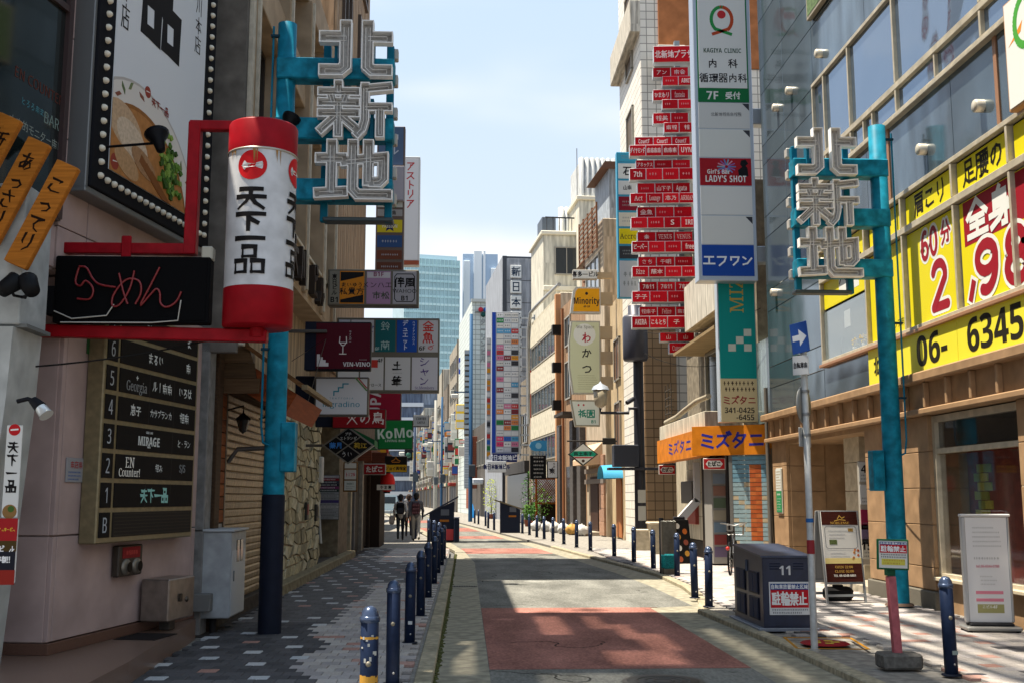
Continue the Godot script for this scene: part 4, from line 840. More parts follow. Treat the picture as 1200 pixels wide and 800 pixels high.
func billboard():
	# lit picture board: black frame with bulbs, a printed bowl of noodles
	var at := Vector3(-3.62, 0, -9.93) + Basis(Vector3.UP, deg_to_rad(80)) * Vector3(1.24, 6.9, 0.12)
	var b := sign_case("picture_billboard", "tall billboard with a noodle bowl picture in a bulb studded black frame", at, 2.66, 5.0, 0.2, mat("#121318", 0.7), 80, "", "billboard")
	box(b, "outer_trim", Vector3(-1.35, 0, -0.02), Vector3(0.05, 5.06, 0.2), mat("#6d6f70", 0.4, 0.5), 0.008)
	box(b, "outer_trim", Vector3(0, -2.53, -0.02), Vector3(2.75, 0.06, 0.2), mat("#6d6f70", 0.4, 0.5), 0.008)
	var p := panel(b, 0.115, 0.05, 0.885, 0.95, mat("#c9cdd2", 0.45), "picture")
	var d: Vector3 = panel_size[p]
	var rect := PackedVector2Array([Vector2(-d.x / 2, -d.y / 2), Vector2(d.x / 2, -d.y / 2), Vector2(d.x / 2, d.y / 2), Vector2(-d.x / 2, d.y / 2)])
	var cc := Vector2(-0.35, -2.36)
	var z := 0.001
	var tilt := func(r: float, c: Vector2, ax: float, n: int) -> PackedVector2Array:
		var a := PackedVector2Array()
		for k in n: a.append(Vector2(cos(TAU * k / n) * r, sin(TAU * k / n) * r * ax).rotated(-0.3) + c)
		return a
	for L in [[1.3, 0.86, "#aaa5a0"], [1.27, 0.86, "#c9c4be"], [1.06, 0.82, "#94602f"], [1.02, 0.81, "#b37a44"]]:
		z += 0.001
		for q in Geometry2D.intersect_polygons(tilt.call(L[0], cc, L[1], 48), rect): prism(p, "bowl_print", Array(q), 0.0, z, mat(L[2], 0.5, 0.0, "soft" if L[0] < 1.1 else "", 2.0), Vector3(0, 0, d.z / 2))
	for e in [[Vector2(-0.75, -1.75), 0.38, 0.55, "#c4a584"], [Vector2(-0.6, -1.85), 0.34, 0.5, "#d3bda4"], [Vector2(-0.35, -2.0), 0.28, 0.4, "#a9805b"], [Vector2(-0.7, -2.1), 0.26, 0.45, "#bf976d"]]:
		z += 0.001
		for q in Geometry2D.intersect_polygons(tilt.call(e[1], e[0], e[2], 22), rect): prism(p, "meat_print", Array(q), 0.0, z, mat(e[3], 0.5, 0.0, "soft", 4.0), Vector3(0, 0, d.z / 2))
	for k in 3:
		var o := Vector2(-0.25 + k * 0.12, -2.1 - k * 0.05); z += 0.001
		for q in Geometry2D.intersect_polygons(PackedVector2Array([o + Vector2(-0.2, 0.1), o + Vector2(0.25, -0.12), o + Vector2(0.28, -0.05), o + Vector2(-0.16, 0.18)]), rect): prism(p, "bamboo_print", Array(q), 0.0, z, mat("#7a4a24", 0.5), Vector3(0, 0, d.z / 2))
	var greens := ["#47682a", "#5d7f33", "#354f1f", "#7c9645"]
	var r2 := RandomNumberGenerator.new(); r2.seed = 4
	for k in 110:
		var o := Vector2(0.2 + r2.randfn() * 0.11, -1.95 + r2.randfn() * 0.16)
		if o.x > d.x / 2 - 0.08 or o.y < -d.y / 2 + 0.08: continue
		z += 0.0002
		prism(p, "herb_print", [o, o + Vector2(0.02, 0.05).rotated(k * 1.9), o + Vector2(0.07, 0.04).rotated(k * 1.9), o + Vector2(0.05, -0.01).rotated(k * 1.9)], 0.0, z, mat(greens[k % 4], 0.5), Vector3(0, 0, d.z / 2))
	for e in [[Vector2(-0.33, -1.24), 0.06], [Vector2(-0.93, -2.15), 0.08]]:
		shape(p, "logo_disc", disc_points(e[1], 18, e[0]), mat("#8b3a2c", 0.5), 0.0065)
		shape(p, "logo_dash", [e[0] + Vector2(-0.04, -0.008), e[0] + Vector2(0.045, 0.006), e[0] + Vector2(0.04, 0.012), e[0] + Vector2(-0.04, 0.004)], mat("#cfcac4", 0.5), 0.008)
	var st := st_new(); add_text(st, "天下一品", -0.05, -1.3, 0.09, 0.14, false, 1.0, true); var lt := commit(st, p, "lettering", mat("#7d2b22", 0.6), Vector3(0, 0, d.z / 2 + 0.006)); lt.rotation.z = 0.0
	for k in 26:
		var a := -0.5 + 0.13 * k
		if a > 0.95 and a < 1.9: continue
		var o := cc + (Vector2(cos(a) * 1.17, sin(a) * 1.17 * 0.86) + Vector2(0.03 * sin(k * 2.1), 0)).rotated(-0.3)
		if absf(o.x) < d.x / 2 - 0.06 and absf(o.y) < d.y / 2 - 0.06: shape(p, "dragon_print", [o, o + Vector2(0.09, 0.02).rotated(k * 1.3), o + Vector2(0.05, 0.05).rotated(k * 1.3), o + Vector2(-0.04, 0.03).rotated(k * 1.3)], mat(["#5b6a46", "#7d4a3a", "#6c7650"][k % 3], 0.5), 0.0065)
	var ink := mat("#191718", 0.6)
	st = st_new(); add_text(st, "品", -0.1, -0.2, 0.92, 0.17, false, 0.9, true); add_text(st, "一", -0.1, 0.55, 0.8, 0.2, false, 0.9, true)
	commit(st, p, "lettering", ink, Vector3(0, 0, d.z / 2))
	st = st_new(); add_text(st, "堂山川本店", 0.8, 0.2, 0.21, 0.07, true, 0.75); commit(st, p, "lettering", ink, Vector3(0, 0, d.z / 2))
	st = st_new(); add_text(st, "新地本店", -0.86, -0.25, 0.26, 0.07, true, 0.62); commit(st, p, "lettering", ink, Vector3(0, 0, d.z / 2))
	var bulb := st_new(); add_lathe(bulb, Transform3D(Basis(Vector3.RIGHT, PI / 2), Vector3.ZERO), [[0.0, 0.042], [0.018, 0.038], [0.03, 0.022], [0.032, 0.0]], 10); bulb.generate_normals()
	var bm := bulb.commit(); var bmat := mat("#cfc8b6", 0.25)
	for k in 37:
		for x in [-1.17, 1.17]: put(b, "bulb", bm, bmat, Vector3(x, -2.36 + k * 0.131, 0.1))
	for k in 17: put(b, "bulb", bm, bmat, Vector3(-1.04 + k * 0.13, -2.37, 0.1))
	# two lamps on long arms
	for k in 2:
		var la := thing("gooseneck_lamp", ["black gooseneck lamp reaching over the noodle bowl picture", "black gooseneck lamp on the bare concrete side wall"][k], "lamp", Vector3(-3.62, 0, -9.93) + Basis(Vector3.UP, deg_to_rad(80)) * [Vector3(0.1, 4.55, 0.02), Vector3(3.12, 5.75, 0.3)][k], 0, "")
		var L: float = [0.72, 0.62][k]
		var e := Vector3(L * 0.97, 0.3, L * 0.12)
		box(la, "wall_plate", Vector3(0.02, 0.0, 0), Vector3(0.06, 0.16, 0.08), mat("#131316", 0.4), 0.01)
		tube(la, "arm", [Vector3(0.02, 0.0, 0), Vector3(0.05, 0.14, 0.0), Vector3(0.12, 0.24, 0.01), Vector3(0.24, 0.28, 0.02), e], 0.013, mat("#131316", 0.4))
		var bs := Basis(Vector3(0, 0, 1), 0.35 if k == 0 else -0.35) * Basis(Vector3.RIGHT, -0.35)
		lathe(la, "shade", [[0.0, -0.14], [0.04, -0.13], [0.055, -0.02], [0.1, 0.05], [0.115, 0.08], [0.105, 0.08], [0.0, 0.06]] if k == 0 else [[0.0, -0.16], [0.05, -0.15], [0.06, -0.02], [0.11, 0.06], [0.115, 0.1], [0.1, 0.1], [0.0, 0.08]], mat("#131316", 0.4), e + Vector3(0.02, 0.03, 0), 18, bs)

func left_beige():
	var beige := mat("#a8957c", 0.7, 0.0, "streak", 0.3); var beige2 := mat("#b09a80", 0.7, 0.0, "soft", 0.4)
	var conc := mat("#75706a", 0.9, 0.0, "concrete", 0.35)
	var dark_glass := mat("#1c2023", 0.05); var brown := mat("#4a3a2e", 0.6, 0.0, "wood", 1.0)
	var trim := mat("#c8bfae", 0.6, 0.0, "soft", 1.0)
	var t := thing("beige_building", "beige office building with tall piers and dark raised letters", "building", Vector3(-3.0, 0, -17.5))
	wbox(t, "core", -9.0, -3.12, 0.0, 10.6, 13.1, 22.0, beige)
	wbox(t, "end_wall", -3.5, -2.72, 3.3, 10.6, 13.0, 13.1, conc, 0.01)
	wbox(t, "corner_trim", -2.78, -2.66, 3.4, 10.6, 13.11, 13.22, trim, 0.01)
	wbox(t, "soffit", -3.12, -2.72, 4.9, 4.98, 13.12, 21.98, beige2)
	wbox(t, "spandrel", -3.12, -2.72, 4.98, 5.65, 13.12, 21.98, beige2, 0.01)
	wbox(t, "sill", -3.12, -2.68, 5.651, 5.71, 13.12, 21.98, trim, 0.008)
	wbox(t, "spandrel", -3.12, -2.74, 8.1, 8.75, 13.12, 21.98, beige2, 0.01)
	wbox(t, "parapet", -3.12, -2.72, 10.0, 10.7, 13.0, 21.98, beige2, 0.01)
	for d in [13.24, 15.75, 17.9, 20.1, 21.75]:
		wbox(t, "pier", -3.12, -2.66, 4.96, 10.02, d, d + 0.22, beige2, 0.01)
		wbox(t, "pier_fin", -2.67, -2.62, 5.0, 10.0, d + 0.06, d + 0.14, trim, 0.006)
	for y in [5.72, 8.76]:
		var hh := 2.35 if y < 6 else 1.2
		for k in 4:
			var d0: float = [13.5, 16.0, 18.15, 20.35][k]; var d1: float = [15.7, 17.85, 20.05, 21.7][k]
			var w := wbox(t, "window", -3.1, -3.06, y, y + hh, d0, d1, dark_glass)
			frame_bars(w, "window_frame", -3.03, d0, d1, y, y + hh, 0.06, 0.05, mat("#37302a", 0.5, 0.3), [(d0 + d1) / 2]).position -= t.position
	# raised letters on the spandrel
	for k in 4:
		var lm := MeshInstance3D.new(); lm.name = "letter"; var st := st_new()
		for pl in strokes_of("大川ビル"[k]):
			for j in pl.size() - 1:
				var a := Vector2(pl[j].x / 20.0 - 0.5, 0.5 - pl[j].y / 20.0) * 0.58; var b := Vector2(pl[j + 1].x / 20.0 - 0.5, 0.5 - pl[j + 1].y / 20.0) * 0.58
				var dd := b - a
				add_box(st, Transform3D(Basis(Vector3(0, 0, 1), dd.angle()), Vector3((a.x + b.x) / 2, (a.y + b.y) / 2, 0.06 + 0.001 * j)), Vector3(dd.length() + 0.06, 0.085, 0.1))
		var o := commit(st, t, "letter", mat("#2f2823", 0.5), Vector3(-2.72, 5.3, -[16.55, 17.45, 18.85, 19.75][k]) - t.position); o.rotation_degrees.y = 90
		lm.free()
	# taller neighbour of ribbed sheet
	var t2 := thing("ribbed_building", "tall tan building of upright ribbed sheet panels", "building", Vector3(-3.0, 0, -26.0))
	wbox(t2, "core", -9.0, -2.82, 3.6, 21.5, 22.02, 29.6, mat("#a38a70", 0.75, 0.0, "streak", 0.35))
	wbox(t2, "core", -9.0, -3.12, 0.0, 3.6, 27.0, 29.6, mat("#7b6e5f", 0.8, 0.0, "concrete", 0.5))
	wbox(t2, "core", -9.0, -3.8, 0.0, 3.6, 22.02, 27.0, mat("#6b6154", 0.8, 0.0, "concrete", 0.5))
	for k in 19:
		wbox(t2, "sheet_rib", -2.83, -2.76, 4.2, 21.4, 22.1 + k * 0.39, 22.1 + k * 0.39 + 0.3, [mat("#ad947a", 0.7, 0.0, "streak", 0.5), mat("#a58b70", 0.7, 0.0, "streak", 0.4)][k % 2], 0.02)
	for e in [[23.0, 24.4, 10.4, 13.2], [26.4, 28.2, 10.6, 13.6], [23.0, 24.4, 14.6, 17.0], [26.4, 28.2, 14.6, 17.0]]:
		var w := wbox(t2, "window", -2.86, -2.745, e[2], e[3], e[0], e[1], dark_glass)
		frame_bars(w, "window_frame", -2.73, e[0] - 0.05, e[1] + 0.05, e[2] - 0.05, e[3] + 0.05, 0.09, 0.08, mat("#4c3e33", 0.5, 0.3), [(e[0] + e[1]) / 2]).position -= t2.position
	# ground floor of the beige building: stone pier, timber post and boards
	wbox(t, "stone_pier", -3.2, -3.02, 0.0, 3.7, 13.0, 13.32, mat("#8d8c8a", 0.6, 0.0, "concrete", 0.8), 0.01)
	wbox(t, "timber_post", -3.2, -2.98, 0.0, 4.4, 13.33, 13.6, brown, 0.01)
	for k in 14: wbox(t, "cladding_board", -3.16, -3.05, 1.3 + k * 0.16, 1.45 + k * 0.16, 13.6, 14.15, mat(["#8a4f2a", "#7c4626", "#94582f"][k % 3], 0.6, 0.0, "wood", 1.3), 0.006)
	wbox(t, "white_panel", -3.16, -3.06, 0.15, 1.28, 13.6, 14.15, mat("#a8aaac", 0.5, 0.0, "soft", 0.8))
	wbox(t, "plinth", -3.2, -3.0, 0.03, 0.24, 13.4, 17.3, mat("#4a443f", 0.8, 0.0, "concrete", 1.0), 0.01)
	var sh := mat("#b09a78", 0.45, 0.2, "streak", 0.8); var sh2 := mat("#a58f6f", 0.45, 0.2, "streak", 0.6)
	for k in 27: 
		var s := wbox(t, "shutter_slat", -3.13, -3.09, 0.25 + k * 0.1, 0.345 + k * 0.1, 14.18, 17.1, sh if k % 2 else sh2, 0.018)
		s.rotation.z = -0.22
	for d in [14.14, 17.12]: wbox(t, "shutter_rail", -3.14, -3.04, 0.24, 3.1, d, d + 0.06, mat("#6a5f50", 0.5, 0.4))
	wbox(t, "shutter_house", -3.16, -2.96, 2.95, 3.25, 14.1, 17.2, mat("#5d4a38", 0.7, 0.0, "wood", 1.0))
	# timber canopy: sloped roof of boards over a red-brown apron
	var ca := thing("timber_canopy", "sloping timber canopy with red brown apron over the closed shutter", "canopy", Vector3(-3.05, 3.0, -15.7))
	var rb := ["#7b5a3c", "#84613f", "#6f5136"]
	for k in 7:
		var dd := 13.66 + k * 0.37; var st := st_new()
		add_prism(st, Transform3D(Basis(), Vector3(0, 0, -dd - 0.36 - ca.position.z)), PackedVector2Array([Vector2(0.0, 0.72), Vector2(1.06, -0.02), Vector2(1.04, -0.07), Vector2(0.0, 0.66)]), 0.0, 0.36)
		commit(st, ca, "roof_board", mat(rb[k % 3], 0.7, 0.0, "wood", 1.0))
	for k in 4:
		var y0 := 0.64 - k * 0.19; var x1 := 0.86 - k * 0.14
		var st := st_new(); add_prism(st, Transform3D(Basis(), Vector3(0, 0, 2.0)), PackedVector2Array([Vector2(0.0, y0), Vector2(0.0, y0 - 0.185), Vector2(x1 * 0.42 + k * 0.1, y0 - 0.185), Vector2(x1 * 0.3 + k * 0.12, y0)]), -0.03, 0.0)
		commit(st, ca, "gable_board", mat(["#6d5844", "#77614b", "#655240", "#705a46"][k], 0.75, 0.0, "wood", 1.2))
	for k in 2:
		var st := st_new(); add_prism(st, Transform3D(Basis(), Vector3(0, 0, -0.5)), PackedVector2Array([Vector2(0.3 + k * 0.32, 0.28 - k * 0.2), Vector2(0.62 + k * 0.32, 0.08 - k * 0.2), Vector2(0.50 + k * 0.30, -0.22 - k * 0.16), Vector2(0.2 + k * 0.3, -0.04 - k * 0.14)]), 0.0, 2.45)
		commit(st, ca, "apron_board", mat(["#8f4a2a", "#974f2d"][k], 0.6, 0.0, "wood", 0.9))
	box(ca, "eave_trim", Vector3(1.05, -0.04, 0.75), Vector3(0.07, 0.06, 2.6), mat("#8d8068", 0.7, 0.0, "wood", 1.0))
	for k in 2:
		var la := thing("wall_lantern", ["black iron lantern hanging under the timber canopy", "black iron bracket lamp hanging under the timber canopy near the post"][k], "lamp", [Vector3(-2.62, 2.5, -15.1), Vector3(-2.85, 2.55, -14.2)][k], 20)
		tube(la, "hook", [Vector3(-0.2, 0.16, 0), Vector3(0, 0.22, 0), Vector3(0, 0.12, 0)], 0.012, mat("#161413", 0.5))
		lathe(la, "cap", [[0.0, 0.14], [0.09, 0.06], [0.1, 0.04]], mat("#161413", 0.5), Vector3.ZERO, 6)
		lathe(la, "glass_body", [[0.085, 0.04], [0.05, -0.1], [0.0, -0.14]], mat("#2b2824", 0.2), Vector3.ZERO, 6)
	tube(ca, "support_bar", [Vector3(0.0, -0.95, 1.4), Vector3(0.12, -0.78, 1.4), Vector3(0.62, -0.76, 1.4)], 0.03, mat("#55504d", 0.5, 0.4))
	# irregular stone facing
	var stone_m := [mat("#c0b594", 0.8, 0.0, "concrete", 1.4), mat("#a99f82", 0.8, 0.0, "concrete", 1.1), mat("#c9c0a4", 0.8, 0.0, "concrete", 0.9), mat("#978f76", 0.8, 0.0, "concrete", 1.2)]
	wbox(t, "stone_backing", -3.6, -3.14, 0.0, 4.85, 17.25, 21.98, mat("#4a4438", 0.9))
	var sw := thing("stone_facing", "wall faced with irregular pale stones beside the recessed entrance", "wall", Vector3(-3.13, 0.2, -20.6))
	wbox(sw, "bedding", -3.3, -3.135, 0.2, 4.8, 17.3, 24.0, mat("#3e392f", 0.9))
	var gr := {}; var r3 := RandomNumberGenerator.new(); r3.seed = 9
	for i in 18:
		for j in 18: gr[Vector2i(i, j)] = Vector2(-3.4 + i * 0.385 + r3.randf_range(-0.15, 0.15) + (0.19 if j % 2 else 0.0), j * 0.195 + r3.randf_range(-0.07, 0.07))
	for i in 17:
		for j in 17:
			var a: Vector2 = gr[Vector2i(i, j)]; var b2: Vector2 = gr[Vector2i(i + 1, j)]; var c2: Vector2 = gr[Vector2i(i + 1, j + 1)]; var d2: Vector2 = gr[Vector2i(i, j + 1)]
			var poly := PackedVector2Array([a, b2, b2.lerp(c2, 0.5) + Vector2(0.03, 0), c2, d2, a.lerp(d2, 0.5) + Vector2(0.03, 0)])
			var ins := Geometry2D.offset_polygon(poly, -0.016)
			if ins.size() != 1 or ins[0].size() < 4: continue
			var st := st_new(); add_prism(st, Transform3D(Basis(Vector3.UP, PI / 2), Vector3.ZERO), ins[0], 0.0, r3.randf_range(0.03, 0.055))
			commit(st, sw, "stone", stone_m[r3.randi() % 4])
	# kerb-like ledge before the wall
	wbox(sw, "ledge", -3.13, -2.9, 0.03, 0.22, 17.4, 29.8, mat("#8d836b", 0.9, 0.0, "concrete", 0.8), 0.02)
	# recessed entrance floor and things on its wall
	wbox(t2, "recess_wall", -3.8, -3.05, 0.0, 3.6, 26.9, 27.0, mat("#857a66", 0.85, 0.0, "concrete", 0.6))
	wbox(t2, "recess_floor", -3.8, -3.14, 0.0, 0.2, 24.0, 26.9, mat("#5a5652", 0.8, 0.0, "concrete", 1.0))
	var tb := sign_case("tenant_list", "white floor list board with coloured name strips in the recess", Vector3(-3.265, 1.615, -26.6), 0.550, 1.070, 0.08, mat("#55504a", 0.5, 0.3), 0)
	var cols := ["#9b9aa6", "#8e2b33", "#3d4350", "#252c3a", "#7a3c6a", "#1f3d38", "#8e9296", "#9a9da0", "#8e9296", "#463a78", "#9a9da0", "#b0b0b2", "#94979a", "#94979a", "#8b8e92", "#94979a"]
	for k in 16:
		var rp := panel(tb, 0.04, 0.02 + k * 0.0605, 0.96, 0.075 + k * 0.0605, mat(cols[k], 0.5), "name_strip"); small_print(rp, 0.1, 0.15, 0.9, 0.85, 1, mat("#dcdcdc" if k < 6 else "#4a4a4e", 0.6), 0.8)
	var wb := thing("meter_box", "white metal meter box fixed to the stone wall", "box", Vector3(-3.15, 2.19, -23.6))
	box(wb, "body", Vector3.ZERO, Vector3(0.26, 0.55, 0.3), mat("#b9b9b6", 0.5, 0.1, "soft", 1.0), 0.015); box(wb, "lid", Vector3(0, 0, 0.155), Vector3(0.24, 0.52, 0.012), mat("#bdbdba", 0.5, 0.1), 0.004)
	var cl := thing("white_cloth", "white plastic sheet hanging below the meter box", "cloth", Vector3(-3.18, 1.3, -23.7))
	var cs := st_new(); cs.set_smooth_group(1)
	for i in 8:
		for j in 10:
			var f := func(a: float, b: float) -> Vector3: return Vector3((a - 0.5) * (0.12 + b * 0.12) + b * 0.05, 0.6 - b * 1.25, 0.05 * sin(a * 9.0) * (0.4 + b))
			quad(cs, f.call(i / 8.0, j / 10.0), f.call((i + 1) / 8.0, j / 10.0), f.call((i + 1) / 8.0, (j + 1) / 10.0), f.call(i / 8.0, (j + 1) / 10.0))
	commit(cs, cl, "sheet", mat("#b5b3ae", 0.6))
	for k in 2:
		var ip := thing("intercom", ["red faced intercom plate on the stone wall", "black switch plate on the stone wall"][k], "panel", Vector3(-3.06, [1.35, 1.3][k], -[21.6, 23.0][k]), 90)
		box(ip, "plate", Vector3.ZERO, Vector3(0.22, 0.34, 0.05), mat("#3b3936", 0.5), 0.01); box(ip, "face", Vector3(0, 0.03, 0.028), Vector3(0.16, 0.2, 0.01), mat(["#7c3530", "#1c1c1e"][k], 0.5), 0.003)
	# grey cabinet with meter window, standing off the wall
	var gc := thing("power_cabinet", "pale grey upright power cabinet with two dark meter windows", "cabinet", Vector3(-2.93, 0.2, -13.45))
	box(gc, "body", Vector3(0, 0.52, 0), Vector3(0.46, 0.98, 0.85), mat("#a9aeb2", 0.45, 0.1, "soft", 0.8), 0.012)
	box(gc, "hood", Vector3(0.01, 1.025, 0), Vector3(0.5, 0.03, 0.9), mat("#a9aeb2", 0.45, 0.1), 0.008)
	for k in 2: box(gc, "meter_window", Vector3(0.234, 0.78, 0.06 - k * 0.2), Vector3(0.012, 0.26, 0.14), mat("#15181a", 0.15), 0.004)
	box(gc, "door", Vector3(0.232, 0.42, 0), Vector3(0.008, 0.74, 0.78), mat("#adb1b5", 0.45, 0.1), 0.003); box(gc, "handle", Vector3(0.24, 0.5, 0.28), Vector3(0.014, 0.12, 0.03), mat("#6d7072", 0.4, 0.5), 0.003)
	tube(gc, "stand", [Vector3(0.0, -0.17, 0.2), Vector3(0.0, 0.05, 0.2)], 0.04, mat("#2b2a2b", 0.6))
	var jb := thing("junction_box", "small grey junction box with pipes below the power cabinet", "box", Vector3(-2.98, 0.42, -12.92))
	box(jb, "body", Vector3.ZERO, Vector3(0.2, 0.2, 0.14), mat("#6e6e6c", 0.6), 0.01)
	for y in [-0.05, 0.06]: tube(jb, "pipe", [Vector3(-0.1, y, 0), Vector3(-0.45, y, 0)], 0.025, mat("#4c4b49", 0.6))
	# lower neighbours further along
	var t3 := thing("low_shop", "low dark shop front with red brown fascia and lantern", "building", Vector3(-3.2, 0, -33.0))
	wbox(t3, "core", -9.0, -3.2, 0.0, 6.3, 29.7, 39.0, mat("#5c5148", 0.8, 0.0, "concrete", 0.5))
	wbox(t3, "fascia", -3.2, -2.8, 2.7, 3.1, 33.0, 38.8, mat("#6b3d2c", 0.6, 0.0, "wood", 0.8))
	wbox(t3, "door_bay", -3.25, -3.15, 0.1, 2.6, 31.0, 33.0, mat("#1c1815", 0.5)); wbox(t3, "door_bay", -3.25, -3.15, 0.1, 2.6, 34.0, 38.0, mat("#201a17", 0.5))
	for k in 5: wbox(t3, "pillar", -3.3, -3.05, 0.0, 2.7, [29.8, 30.8, 33.1, 35.6, 38.2][k], [30.1, 31.0, 33.4, 35.8, 38.5][k], mat(["#a09680", "#6d6a68", "#8b857a", "#332b25", "#4a4038"][k], 0.7, 0.0, "soft", 1.0), 0.01)
	wbox(t3, "shop_bay", -3.2, -2.75, 0.0, 2.7, 35.9, 38.1, mat("#2a211c", 0.6)); wbox(t3, "fascia", -2.8, -2.35, 2.62, 2.95, 33.2, 38.6, mat("#593225", 0.6, 0.0, "wood", 0.8))
	var r5 := RandomNumberGenerator.new(); r5.seed = 61; var hc := ["#2b2f3a", "#8f2f2c", "#c3bfb4", "#35503f", "#b58a2c", "#26374f", "#5a3a30", "#b9bcc0"]
	for k in 16:
		var d := 44.0 + k * 4.3; var hh := r5.randf_range(0.6, 2.2); var ww := r5.randf_range(0.7, 1.3)
		var hs := thing("hanging_sign", "%s hanging sign on the far shaded side" % ["navy", "red", "cream", "green", "ochre", "dark blue", "brown", "grey"][k % 8], "sign", Vector3(-2.5 - 0.1 * (d - 34.0) + r5.randf_range(0.0, 0.4), r5.randf_range(2.8, 5.6), -d), 0, "hanging signs on the far shaded side")
		box(hs, "case", Vector3.ZERO, Vector3(ww, hh, 0.2), mat(hc[k % 8], 0.5), 0.02); box(hs, "panel", Vector3(0, 0, 0.105), Vector3(ww * 0.8, hh * 0.7, 0.02), mat(hc[(k + 3) % 8], 0.5)); box(hs, "arm", Vector3(-ww / 2 - 0.2, hh * 0.3, 0), Vector3(0.5, 0.06, 0.06), mat("#4a4a4a", 0.5))
	# white sign tower on a roof across the way, seen in the mirror windows
	var tw := thing("roof_sign_tower", "white roof sign tower with red letters seen mirrored in the glass", "sign", Vector3(-6.2, 7.0, -41.0), 90)
	box(tw, "shaft", Vector3(0, 9.0, 0), Vector3(1.5, 18.0, 1.0), mat("#d5d6d8", 0.5), 0.03); panel_size[tw] = Vector3(1.5, 18.0, 1.0); var twp := panel(tw, 0.05, 0.02, 0.95, 0.98, mat("#dcdcdc", 0.5)); twp.position.y += 9.0; txt(twp, "#$#$#$#$", 0.5, 0.45, 0.075, mat("#a8404a", 0.5), 0.1, true, 0.8)
	var t4 := thing("left_corner_block", "brown tiled block behind the low dark shop front", "building", Vector3(-4.5, 0, -46.0))
	for k in 3: wbox(t4, "wing", -12.0, -4.4 - k * 1.4, 0.0, [7.5, 6.8, 6.5][k], 39.5 + k * 14.0, 53.0 + k * 14.0, mat(["#6f5b4c", "#7d776d", "#5f5a57"][k], 0.8, 0.0, "concrete", 0.5))

